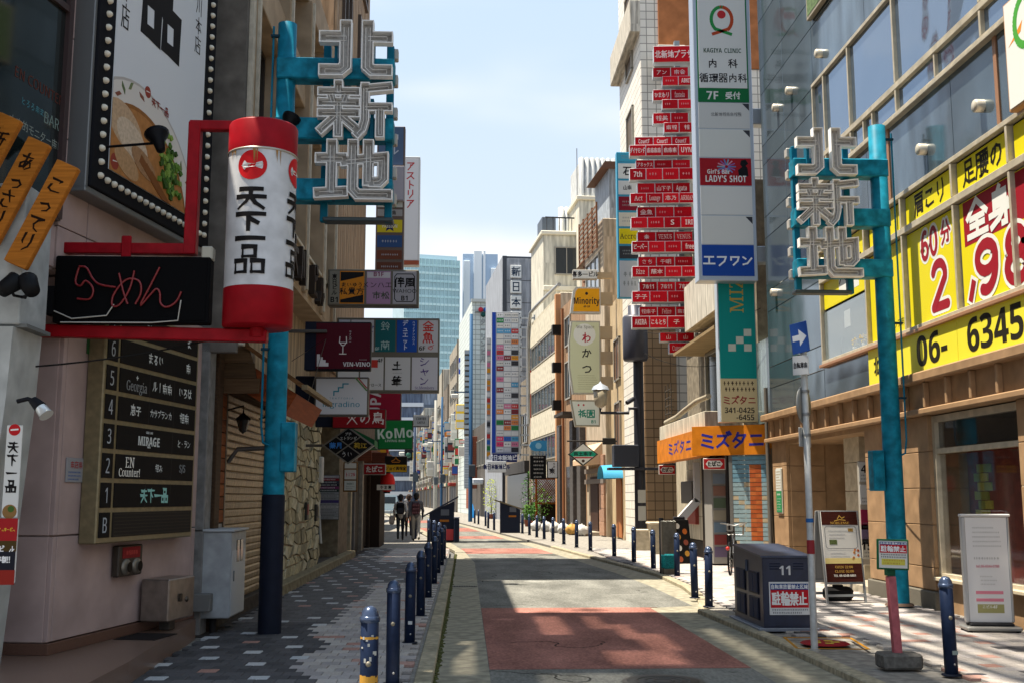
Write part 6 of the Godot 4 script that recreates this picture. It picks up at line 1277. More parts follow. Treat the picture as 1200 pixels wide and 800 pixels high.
func right_far():
	tex["tile_small"] = grid_texture(32, 3, 1.0, 0.62); tex["tile_fine"] = grid_texture(16, 2, 1.0, 0.7)
	var white_tile := mat("#e3ded4", 0.45, 0.0, "tile_small", 0.42); var tan_tile := mat("#a88e70", 0.5, 0.0, "tile_small", 0.42)
	# tiled tower
	var t := side_building("tiled_tower", "tall white tiled tower with an orange side panel", 36.2, 41.3, 26.0, 9.0, white_tile, 6.0)
	box(t, "side_panel", Vector3(2.6, 20.9, 0.03), Vector3(3.9, 9.0, 0.06), mat("#b9774c", 0.6, 0.0, "soft", 0.4), 0.01)
	box(t, "lower_facing", Vector3(0.5, 3.6, 0.03), Vector3(1.06, 7.2, 0.06), tan_tile); box(t, "lower_facing", Vector3(-0.03, 3.6, -0.4), Vector3(0.06, 7.2, 0.86), tan_tile)
	side_window(t, 1.6, 3.0, 12.2, 15.6, false, 0, mat("#5c5044", 0.5)); side_window(t, 1.6, 3.0, 17.0, 20.2, false, 0, mat("#5c5044", 0.5))
	box(t, "cornice", Vector3(-0.15, 18.3, -2.6), Vector3(0.4, 1.2, 5.2), mat("#cfc8ba", 0.6, 0.0, "streak", 0.5), 0.03)
	var st := st_new()
	for k in 8: add_tube(st, [Vector3(-0.14, 12.1, -1.65 - k * 0.18), Vector3(-0.16, 12.9, -1.65 - k * 0.18)], 0.02, 4)
	add_tube(st, [Vector3(-0.16, 12.9, -1.6), Vector3(-0.16, 12.9, -3.0)], 0.03, 4); commit(st, t, "balcony_rail", mat("#2a2725", 0.5, 0.4))
	var ac := thing("air_conditioner", "white air conditioner unit standing against the tiled tower", "air conditioner", Vector3(7.0, 16.3, -35.8))
	box(ac, "body", Vector3(0, 0.35, 0), Vector3(0.95, 0.7, 0.35), mat("#c9c6bc", 0.5), 0.02); lathe(ac, "fan_grille", [[0.0, 0.03], [0.22, 0.03], [0.26, 0.0]], mat("#8b8a85", 0.6), Vector3(0.1, 0.35, 0.17), 18, Basis(Vector3.RIGHT, PI / 2)); box(ac, "shelf", Vector3(0.4, -0.04, 0.0), Vector3(2.0, 0.06, 0.5), mat("#8d887c", 0.6, 0.3))
	# cream house with arches and a blue canopy
	var cream := mat("#c9b390", 0.7, 0.0, "streak", 0.4)
	t = side_building("cream_arched_house", "cream house with arched openings and a blue barrel canopy", 41.3, 45.0, 9.5, 8.0, cream, 6.0)
	side_window(t, 0.7, 2.2, 3.4, 5.3, false, 0, mat("#6e523c", 0.5)); side_window(t, 0.7, 2.2, 6.2, 7.8, false, 0, mat("#6e523c", 0.5))
	var arch := []
	for k in 13: arch.append(Vector2(cos(PI * k / 12.0) * 0.75 - 1.45, 2.0 + sin(PI * k / 12.0) * 0.6))
	arch.append(Vector2(-2.2, 0.1)); arch.append(Vector2(-0.7, 0.1))
	var a0 := prism(t, "arched_doorway", arch, 0.0, 0.05, mat("#a2683f", 0.6)); a0.transform = Transform3D(Basis(Vector3.UP, -PI / 2), Vector3(0, 0, 0)) * Transform3D(Basis(Vector3.UP, PI), Vector3.ZERO)
	a0.transform = Transform3D(Basis(Vector3(0, 0, 1), Vector3(0, 1, 0), Vector3(-1, 0, 0)), Vector3.ZERO)
	st = st_new(); st.set_smooth_group(1)
	for k in 12:
		var p := PI * k / 12.0; var q := PI * (k + 1) / 12.0
		quad(st, Vector3(0, 2.35 + sin(p) * 0.55, -1.5 + cos(p) * 1.05), Vector3(0, 2.35 + sin(q) * 0.55, -1.5 + cos(q) * 1.05), Vector3(-0.75, 2.35 + sin(q) * 0.5, -1.5 + cos(q) * 1.0), Vector3(-0.75, 2.35 + sin(p) * 0.5, -1.5 + cos(p) * 1.0))
	commit(st, t, "barrel_canopy", mat("#3f8fb5", 0.6))
	# pink-beige entrance house
	t = side_building("beige_house", "beige house with sloping balcony rail and tiled entrance", 45.0, 49.0, 13.3, 8.0, mat("#c2b39e", 0.7, 0.0, "streak", 0.4))
	for k in 6: box(t, "entrance_tile", Vector3(-0.04, 0.35 + k * 0.55, -0.5), Vector3(0.1, 0.54, 0.95), mat(["#b48e76", "#a98570"][k % 2], 0.5, 0.0, "soft", 1.0), 0.01); 
	for y in [2.3, 2.75]: box(t, "grey_band", Vector3(-0.06, y, -2.0), Vector3(0.1, 0.2, 4.0), mat("#77706a", 0.6))
	box(t, "doorway", Vector3(-0.02, 1.35, -2.2), Vector3(0.06, 2.3, 1.6), mat("#3d2a22", 0.5), 0.0); box(t, "steps", Vector3(-0.3, 0.1, -2.2), Vector3(0.7, 0.2, 2.0), mat("#a69c8c", 0.8), 0.02)
	st = st_new(); add_prism(st, Transform3D(Basis(Vector3(1, 0, 0), Vector3(0, 1, 0), Vector3(0, 0, 1)), Vector3(0, 0, -3.6)), PackedVector2Array([Vector2(0, 3.9), Vector2(-0.7, 3.2), Vector2(-0.7, 3.0), Vector2(0, 3.0)]), 0.0, 3.0); commit(st, t, "hood", mat("#c9ad8f", 0.7))
	side_window(t, 0.6, 3.4, 6.6, 8.6, false, 2); side_window(t, 0.6, 3.4, 10.2, 11.9, false, 2, mat("#7d8a96", 0.1, 0.3))
	st = st_new()
	for k in 9: add_box(st, Transform3D(Basis(), Vector3(-0.25, 12.1 + k * 0.22, -2.0)), Vector3(0.04, 0.06, 4.0))
	for k in 5: add_box(st, Transform3D(Basis(), Vector3(-0.25, 13.0, -0.05 - k * 0.98)), Vector3(0.07, 2.0, 0.07))
	commit(st, t, "roof_railing", mat("#7d5a44", 0.6)); box(t, "gable", Vector3(4.0, 14.6, -2.4), Vector3(7.0, 2.6, 3.0), mat("#a9b3bd", 0.7, 0.0, "streak", 0.5))
	prism(t, "eave", [Vector2(0.1, 15.75), Vector2(0.3, 16.05), Vector2(8.0, 16.05), Vector2(8.0, 15.75)], -4.0, -0.8, mat("#6b5246", 0.7))
	# dark grey pillared shop
	t = side_building("tan_building", "tan narrow building above dark grey shop pillars", 49.0, 55.5, 11.2, 8.0, mat("#a5876c", 0.75, 0.0, "streak", 0.35))
	for u in [0.2, 2.0, 5.6]: box(t, "shop_pillar", Vector3(-0.12, 2.6, -u - 0.4), Vector3(0.3, 5.2, 0.8), mat("#5d5a59", 0.5, 0.0, "soft", 1.0), 0.02)
	box(t, "shop_front", Vector3(-0.03, 1.6, -3.6), Vector3(0.08, 3.0, 2.4), mat("#1f2226", 0.2)); box(t, "canopy_edge", Vector3(-0.5, 5.4, -1.6), Vector3(1.0, 0.14, 2.4), mat("#3f3b38", 0.6))
	side_window(t, 3.6, 5.0, 6.4, 8.2); side_window(t, 3.6, 5.0, 9.0, 10.4)
	for k in 3: box(t, "dark_bracket", Vector3(-0.3, 6.2 + k * 1.9, -5.9), Vector3(0.5, 0.5, 0.4), mat("#242220", 0.5))
	tube(t, "downpipe", [Vector3(-0.12, 0.1, -5.3), Vector3(-0.12, 11.0, -5.3)], 0.07, mat("#83573c", 0.6)); box(t, "roof_tank", Vector3(1.2, 11.7, -2.0), Vector3(1.6, 1.0, 1.6), mat("#8a6a55", 0.7), 0.05)
	st = st_new()
	for k in 7: add_box(st, Transform3D(Basis(), Vector3(0.1 + k * 0.4, 12.0, -0.4)), Vector3(0.06, 1.6, 0.06))
	for y in [11.4, 12.1, 12.8]: add_box(st, Transform3D(Basis(), Vector3(1.3, y, -0.4)), Vector3(2.6, 0.06, 0.06))
	commit(st, t, "roof_frame", mat("#5a4038", 0.6)); prism(t, "lean_to_roof", [Vector2(0.2, 12.6), Vector2(1.4, 13.6), Vector2(4.5, 13.6), Vector2(4.5, 12.6)], -3.6, -0.8, mat("#8f8c88", 0.6, 0.0, "streak", 0.8))
	# banded cream building
	t = side_building("banded_building", "cream building with long window bands and pale spandrels", 55.6, 66.0, 12.1, 8.0, mat("#cfc6b0", 0.7, 0.0, "streak", 0.35))
	for k in 3:
		var y := 3.7 + k * 2.75
		side_window(t, 0.5, 9.8, y, y + 1.25, false, 7, mat("#4c5a62", 0.08, 0.3))
		for j in 3: box(t, "spandrel_panel", Vector3(-0.05, y + 1.98, -1.8 - j * 3.35), Vector3(0.08, 1.3, 3.33), mat("#d8d0bb", 0.6, 0.0, "soft", 0.5), 0.01)
	box(t, "shop_front", Vector3(-0.04, 1.4, -5.0), Vector3(0.1, 2.6, 9.0), mat("#2c2826", 0.3)); box(t, "corner_post", Vector3(-0.1, 6.0, -0.15), Vector3(0.3, 12.0, 0.3), mat("#b98a63", 0.6), 0.02)
	tube(t, "roof_pipe", [Vector3(-0.2, 6.0, -10.3), Vector3(-0.2, 11.6, -10.3), Vector3(-0.15, 12.6, -9.6), Vector3(0.1, 12.9, -8.6), Vector3(0.3, 12.9, -2.0)], 0.11, mat("#9a9a98", 0.4, 0.5), 8)
	# white block behind with roof tanks
	t = thing("white_block", "white apartment block with roof railing and dark windows", "building", Vector3(4.75, 0, -66.5), 4.86)
	var wm := mat("#d9d5c6", 0.7, 0.0, "streak", 0.25); var dkg := mat("#2b3034", 0.1)
	box(t, "body", Vector3(5.0, 8.9, -2.6), Vector3(10.0, 17.8, 5.2), wm, 0.04); box(t, "roof_slab", Vector3(5.0, 17.9, -2.6), Vector3(10.3, 0.25, 5.5), mat("#d3cebf", 0.7), 0.04)
	side_window(t, 0.75, 2.2, 15.3, 17.0, true, 1, dkg); side_window(t, 0.75, 2.2, 11.6, 13.4, true, 1, dkg)
	for k in 2: box(t, "floor_band", Vector3(4.9, 14.4 - k * 3.6, 0.02), Vector3(9.8, 0.3, 0.16), mat("#d3cebf", 0.7), 0.03)
	st = st_new()
	for k in 9: add_box(st, Transform3D(Basis(), Vector3(0.3 + k * 0.4, 18.5, -0.4)), Vector3(0.05, 1.1, 0.05))
	add_box(st, Transform3D(Basis(), Vector3(1.9, 19.0, -0.4)), Vector3(3.4, 0.08, 0.08)); commit(st, t, "roof_railing", mat("#3b3d42", 0.5, 0.4)); box(t, "roof_hut", Vector3(0.7, 18.7, -3.0), Vector3(0.9, 1.5, 2.0), mat("#5b6470", 0.6), 0.03)
	st = st_new()
	for k in 5: add_lathe(st, Transform3D(Basis(), Vector3(1.6 + k * 0.34, 18.0, -2.5)), [[0.2, 0.0], [0.2, 2.2], [0.0, 2.3]], 8)
	commit(st, t, "roof_tank", mat("#cfd2d2", 0.5))
	t = thing("white_tower", "tall white stair tower with a ribbed water tank on top", "building", Vector3(6.9, 0, -65.6), 4.86)
	box(t, "body", Vector3(2.6, 9.9, -3.0), Vector3(5.2, 19.8, 6.0), wm, 0.04); box(t, "roof_slab", Vector3(2.6, 19.9, -3.0), Vector3(5.5, 0.25, 6.3), mat("#cfc9b8", 0.7), 0.03); side_window(t, 0.9, 1.5, 17.4, 18.6, true, 0, dkg)
	st = st_new()
	for k in 8: add_lathe(st, Transform3D(Basis(), Vector3(0.3 + k * 0.34, 20.0, -0.5)), [[0.18, 0.0], [0.18, 2.6], [0.0, 2.7]], 10)
	add_box(st, Transform3D(Basis(), Vector3(1.5, 21.2, -2.2)), Vector3(2.6, 2.4, 3.2)); commit(st, t, "ribbed_tank", mat("#d3d5d4", 0.5, 0.0, "streak", 0.6)); tube(t, "aerial", [Vector3(0.1, 19.0, -1.0), Vector3(0.1, 23.4, -1.0)], 0.03, mat("#7d8085", 0.5, 0.4))
	# grey panelled building with upright name plates
	t = thing("grey_panel_building", "grey panelled building with white name plates down its side", "building", Vector3(right_wall(80.0), 0, -80.0), 4.86)
	var gp := mat("#9fa3ab", 0.55, 0.2, "streak", 0.2)
	box(t, "body", Vector3(5.0, 9.7, -6.0), Vector3(10.0, 19.4, 12.0), mat("#50545c", 0.6))
	for i in 5:
		for j in 11: box(t, "wall_panel", Vector3(1.1 + i * 1.9, 1.6 + j * 1.68, 0.02), Vector3(1.86, 1.64, 0.08), gp, 0.01)
	box(t, "corner_strip", Vector3(0.06, 9.7, 0.05), Vector3(0.3, 19.4, 0.14), mat("#3c4048", 0.4, 0.3)); box(t, "corner_strip", Vector3(-0.05, 9.7, -6.0), Vector3(0.1, 19.4, 12.0), gp)
	for k in 7:
		var np := box(t, "name_plate", Vector3(0.9, 18.2 - k * 1.15, 0.16), Vector3(0.8, 0.95, 0.14), mat("#d5d7d6", 0.5), 0.02); panel_size[np] = Vector3(0.8, 0.95, 0.14); txt(np, "新日本新地ビル"[k], 0.5, 0.5, 0.72, mat("#27364a", 0.6), 0.12)
	# white tiled building with slanted lettering
	t = thing("white_tile_building", "white tiled building with cut-out letters under three coloured discs", "building", Vector3(right_wall(106.0), 0, -106.0), 4.86)
	var wt := mat("#ccd4d0", 0.4, 0.0, "tile_fine", 0.13)
	box(t, "body", Vector3(6.0, 10.4, -8.0), Vector3(12.0, 20.8, 16.0), wt, 0.05)
	box(t, "cornice", Vector3(6.0, 20.7, 0.1), Vector3(12.2, 0.3, 0.3), mat("#b9bcb8", 0.6))
	for k in 3: lathe(t, "disc", [[0.0, 0.15], [0.22, 0.15], [0.24, 0.0]], mat(["#b5303f", "#2456a5", "#1f4a45"][k], 0.4), Vector3([0.85, 1.35, 1.1][k], [19.8, 19.8, 19.3][k], 0.1), 18, Basis(Vector3.RIGHT, PI / 2))
	box(t, "bar", Vector3(1.1, 19.55, 0.12), Vector3(1.6, 0.07, 0.1), mat("#5a5c5c", 0.5))
	st = st_new(); add_text(st, "ダーリンビル", 0.0, 0.0, 0.66, 0.18, true, 1.0); commit(st, t, "lettering", mat("#8e9290", 0.4, 0.3), Vector3(1.15, 16.8, 0.1))
	box(t, "brick_front", Vector3(-0.1, 3.2, -1.0), Vector3(0.3, 5.2, 3.0), mat("#8e5640", 0.7, 0.0, "tile_fine", 0.3))
	# row of further houses along the bend, each with its windows
	var r := RandomNumberGenerator.new(); r.seed = 33
	var cols := ["#a89f90", "#7d7369", "#b3ac9e", "#5f5b58", "#998d7b", "#857a64", "#acada8", "#75685d", "#9b9da0", "#8b7d6d"]
	var names := ["narrow stone grey house with square windows far along the street", "brown grey house beyond the white tiled building", "pale plaster house with small windows far along the street", "dark grey house with a stepped roof far along the street", "sand coloured house far along the street", "olive tan house far along the street", "off white house with ribbon windows far along the street", "dull brown house far along the street", "blue grey slab house far along the street", "tan slab house closing the far right side"]
	var d := 122.0
	for k in 10:
		var len_ := r.randf_range(10.0, 16.0); var h := r.randf_range(13.0, 22.0) - 0.2 * k
		var hb := side_building("far_house", names[k], d, d + len_, h, 10.0, mat(cols[k], 0.75, 0.0, "streak", 0.15)); hb.set_meta("group", "houses far along the street")
		for f in int(h / 3.2) - 1:
			for w in int(len_ / 2.6): side_window(hb, 0.8 + w * 2.5, 2.6 + w * 2.5, 3.6 + f * 3.1, 5.3 + f * 3.1, false, 0)
			for w in 3: side_window(hb, 0.5 + w * 1.6, 1.6 + w * 1.6, 3.6 + f * 3.1, 5.3 + f * 3.1, true, 0)
		for w in int(len_ / 3.0): box(hb, "shop_front", Vector3(-0.06, 1.5, -1.7 - w * 3.0), Vector3(0.14, 2.8, 2.6), mat(["#26211f", "#3a3330", "#1f2226", "#4a3a30"][(w + k) % 4], 0.4)); box(hb, "shop_awning", Vector3(-0.5, 3.1, -1.7 - w * 3.0), Vector3(0.9, 0.35, 2.4), mat(["#7a2f2b", "#3d4a52", "#b0a48e", "#2f4a3a"][(w * 3 + k) % 4], 0.7), 0.05)
		for w in 4: box(hb, "air_unit", Vector3(-0.3, 4.4 + w * 3.1, -r.randf_range(1.0, len_ - 1.0)), Vector3(0.45, 0.6, 0.9), mat("#b5b3aa", 0.5), 0.03)
		tube(hb, "downpipe", [Vector3(-0.1, 0.2, -0.4), Vector3(-0.1, h, -0.4)], 0.08, mat("#6d675f", 0.6), 6)
		d += len_ + 0.6
	# houses between: 69 to 80, 93 to 105
	t = side_building("brick_red_house", "low house with red panel behind the ladder frame", 66.4, 79.0, 9.0, 8.0, mat("#8f8577", 0.75, 0.0, "streak", 0.3)); box(t, "red_panel", Vector3(0.6, 7.6, 0.05), Vector3(1.2, 3.4, 0.1), mat("#a8432e", 0.6)); box(t, "shop_front", Vector3(-0.05, 1.6, -5.5), Vector3(0.12, 3.0, 10.0), mat("#25211f", 0.3)); box(t, "shop_head", Vector3(-0.15, 3.5, -5.5), Vector3(0.3, 0.7, 10.0), mat("#3a3735", 0.5))
	for k in 4: side_window(t, 1.0 + k * 2.8, 2.9 + k * 2.8, 5.0, 6.8)
	t = side_building("slate_shop", "dark slate shop house before the white tiled building", 92.4, 105.0, 8.0, 8.0, mat("#5f5a55", 0.7, 0.0, "streak", 0.3)); box(t, "awning", Vector3(-0.5, 3.0, -3.0), Vector3(1.0, 0.5, 3.0), mat("#b5bcc4", 0.6), 0.1)
	for k in 4: side_window(t, 1.0 + k * 2.8, 2.9 + k * 2.8, 4.4, 6.6)

func backdrop():
	# glass tower far off
	var t := thing("glass_tower", "teal glass office tower rising beyond the street", "tower", Vector3(-2.5, 0, -420.0), 14)
	box(t, "body", Vector3(-11.0, 46.5, -12.0), Vector3(22.0, 93.0, 24.0), mat("#a9c9ce", 0.12, 0.3, "soft", 0.03))
	var sp := mat("#c3dedf", 0.25, 0.2); var mu := mat("#b0d2d6", 0.3, 0.2)
	for k in 30: box(t, "spandrel", Vector3(-11.0, 2.0 + k * 3.05, 0.1), Vector3(22.0, 0.9, 0.3), [sp, mu][k % 2])
	for k in 15: box(t, "mullion", Vector3(-0.3 - k * 1.5, 46.5, 0.3), Vector3(0.16, 93.0, 0.3), mu)
	box(t, "roof_screen", Vector3(-11.0, 94.0, -8.0), Vector3(21.0, 2.5, 10.0), mat("#bcd3dc", 0.3, 0.2))
	t = thing("white_fin_tower", "tall white finned tower beside the teal glass tower", "tower", Vector3(-1.5, 0, -430.0), 0)
	box(t, "body", Vector3(7.0, 49.0, -9.0), Vector3(14.0, 98.0, 18.0), mat("#9db2c8", 0.2, 0.3))
	for k in 4: box(t, "fin", Vector3([1.6, 6.0, 8.6, 12.4][k], [47.5, 49.6, 49.6, 46.0][k], 0.4), Vector3([2.6, 3.2, 0.9, 2.4][k], [95.0, 99.2, 99.2, 92.0][k], 1.6), mat("#e3e8ec", 0.5), 0.1)
	# blue grey blocks where the street turns
	for k in 3:
		var b := thing("distant_block", ["dark blue grey office block with white floor bands", "pale grey slab block at the end of the street", "grey block with ribbon windows at the end of the street"][k], "building", Vector3([-17.0, -30.0, -8.0][k], 0, -[255.0, 330.0, 300.0][k]), 0, "blocks closing the view")
		var w: float = [14.0, 26.0, 22.0][k]; var h: float = [33.0, 26.0, 30.0][k]
		box(b, "body", Vector3(0, h / 2, -6), Vector3(w, h, 12.0), mat(["#5f6c82", "#a3abb5", "#8d97a6"][k], 0.5, 0.0, "streak", 0.1))
		for f in int(h / 3.4): box(b, "floor_band", Vector3(0, 2.6 + f * 3.4, 0.1), Vector3(w + 0.4, 0.9, 0.5), mat(["#c3cad2", "#c9ced3", "#5f6875"][k], 0.5))

# ---------- clutter far along the bend ----------
func far_clutter():
	var r := RandomNumberGenerator.new(); r.seed = 51
	var cols := ["#c9c9c4", "#b23a34", "#d9b437", "#2f6a48", "#2d4a8c", "#c8c4b8", "#7d3b3a", "#d8d6cf", "#3a3d44", "#c77a33", "#aeb4b8", "#4a7fa5"]
	var words := ["white", "red", "yellow", "green", "blue", "cream", "maroon", "pale", "charcoal", "orange", "grey", "sky blue"]
	var d := 108.0; var k := 0
	while d < 250.0:
		var c := k % 12; var w := r.randf_range(0.5, 1.1); var h := r.randf_range(0.7, 2.8) * (1.0 + (d - 108.0) * 0.006); var y := r.randf_range(3.2, 9.0) + d * 0.015
		if c == 1 or c == 9: h *= 0.5
		var s := thing("hanging_sign", "%s hanging sign on a house far along the street" % words[c], "sign", Vector3(right_wall(d) - w / 2 - 0.15, y, -d), 0, "hanging signs far along the street")
		box(s, "case", Vector3.ZERO, Vector3(w, h, 0.3), mat(cols[c], 0.5), 0.03); var pn := int(maxf(1, h / 0.75))
		for j in pn: box(s, "panel", Vector3(0, h / 2 - (j + 0.5) * h / pn, 0.155), Vector3(w * 0.86, h / pn * 0.72, 0.02), mat(cols[(c + 5 * j + 5) % 12] if j % 3 == 1 else "#bdbcb6", 0.5))
		box(s, "arm", Vector3(w / 2 + 0.1, h * 0.3, 0), Vector3(0.25, 0.08, 0.08), mat("#6d6d6d", 0.5, 0.3))
		d += r.randf_range(1.0, 3.0); k += 1
	# white van far off, street poles, traffic light
	var v := thing("white_van", "pale blue white van parked far down the street", "van", Vector3(-6.4, 0, -92.0), 5)
	prism(v, "body", [Vector2(-0.85, 0.35), Vector2(0.85, 0.35), Vector2(0.88, 1.1), Vector2(0.74, 1.85), Vector2(-0.74, 1.85), Vector2(-0.88, 1.1)], -3.6, 0.0, mat("#b9cfd8", 0.25, 0.1)); box(v, "windscreen", Vector3(0, 1.42, 0.02), Vector3(1.3, 0.55, 0.04), mat("#26323a", 0.08), 0.01); box(v, "bumper", Vector3(0, 0.45, 0.06), Vector3(1.72, 0.24, 0.14), mat("#8f979b", 0.5), 0.03)
	for x in [-0.6, 0.6]: box(v, "headlight", Vector3(x, 0.85, 0.02), Vector3(0.3, 0.18, 0.04), mat("#e2e4e2", 0.2), 0.02)
	for x in [-0.75, 0.75]:
		for z in [-0.7, -2.9]: lathe(v, "wheel", [[0.0, 0.1], [0.3, 0.1], [0.33, 0.05], [0.33, -0.05], [0.3, -0.1], [0.0, -0.1]], mat("#1b1b1c", 0.8), Vector3(x, 0.33, z), 16, Basis(Vector3(0, 0, 1), PI / 2))
	for e in [[74.0, 0.35, 14.0, 0.14, "#2e4f70", "blue grey street pole before the slate shop"], [103.0, -2.2, 11.0, 0.12, "#2c4a68", "thin blue street pole far along the pavement"], [118.0, -3.2, 12.0, 0.2, "#8b8a86", "grey concrete utility pole far along the pavement"], [96.0, -4.4, 9.0, 0.13, "#39455a", "dark street pole carrying the traffic light"]]:
		var p := thing("street_pole", e[5], "pole", Vector3(e[1], 0, -e[0])); lathe(p, "shaft", [[e[3], 0.0], [e[3], 2.0], [e[3] * 0.8, e[2]], [0.0, e[2]]], mat(e[4], 0.5, 0.1), Vector3.ZERO, 12); box(p, "control_box", Vector3(0.1, 3.4, 0.1), Vector3(0.45, 0.8, 0.4), mat("#444b52", 0.5), 0.03); box(p, "arm", Vector3(-0.5, e[2] * 0.62, 0), Vector3(1.2, 0.08, 0.08), mat(e[4], 0.5)); box(p, "lamp_head", Vector3(-1.1, e[2] * 0.6, 0), Vector3(0.5, 0.3, 0.4), mat("#c5c4bd", 0.5), 0.05)
	var tl := thing("traffic_light", "black traffic light box hanging over the far street", "traffic light", Vector3(-4.9, 6.0, -95.6)); box(tl, "housing", Vector3.ZERO, Vector3(0.7, 2.4, 0.4), mat("#1a1b1d", 0.5), 0.05)
	for k2 in 3: lathe(tl, "lens", [[0.0, 0.05], [0.2, 0.04], [0.24, 0.0]], mat(["#5f1f1d", "#6b5320", "#1d4d3d"][k2], 0.3), Vector3(0, 0.75 - k2 * 0.75, 0.2), 14, Basis(Vector3.RIGHT, PI / 2))

func wires():
	var m := mat("#1e1d1c", 0.6)
	var runs := [[Vector3(-4.2, 2.62, -9.0), Vector3(-2.1, 3.12, -10.2), 0.08, "thin black cable sagging from the white column to the red bracket"], [Vector3(5.5, 6.9, -34.6), Vector3(6.6, 5.8, -24.0), 0.3, "black overhead cable from the street pole to the brown building"], [Vector3(5.5, 6.3, -34.6), Vector3(6.9, 5.0, -26.0), 0.4, "black overhead cable from the street pole to the cream shop"], [Vector3(6.3, 2.0, -15.9), Vector3(6.9, 2.1, -18.5), 0.25, "thin cable drooping from the teal pole to the entrance"]]
	for w in runs:
		var t := thing("overhead_cable", w[3], "cable", w[0]); var pts := []
		for k in 15:
			var f := k / 14.0; pts.append((w[1] - w[0]) * f + Vector3(0, -4.0 * w[2] * f * (1.0 - f), 0))
		tube(t, "line", pts, 0.008, m, 5)

# ---------- signs on the left ----------
func bracket_arm(t: Node3D, y: float, from_x: float, to_x: float, m: Material): box(t, "bracket", Vector3((from_x + to_x) / 2, y, -0.02), Vector3(absf(to_x - from_x), 0.06, 0.06), m, 0.006)

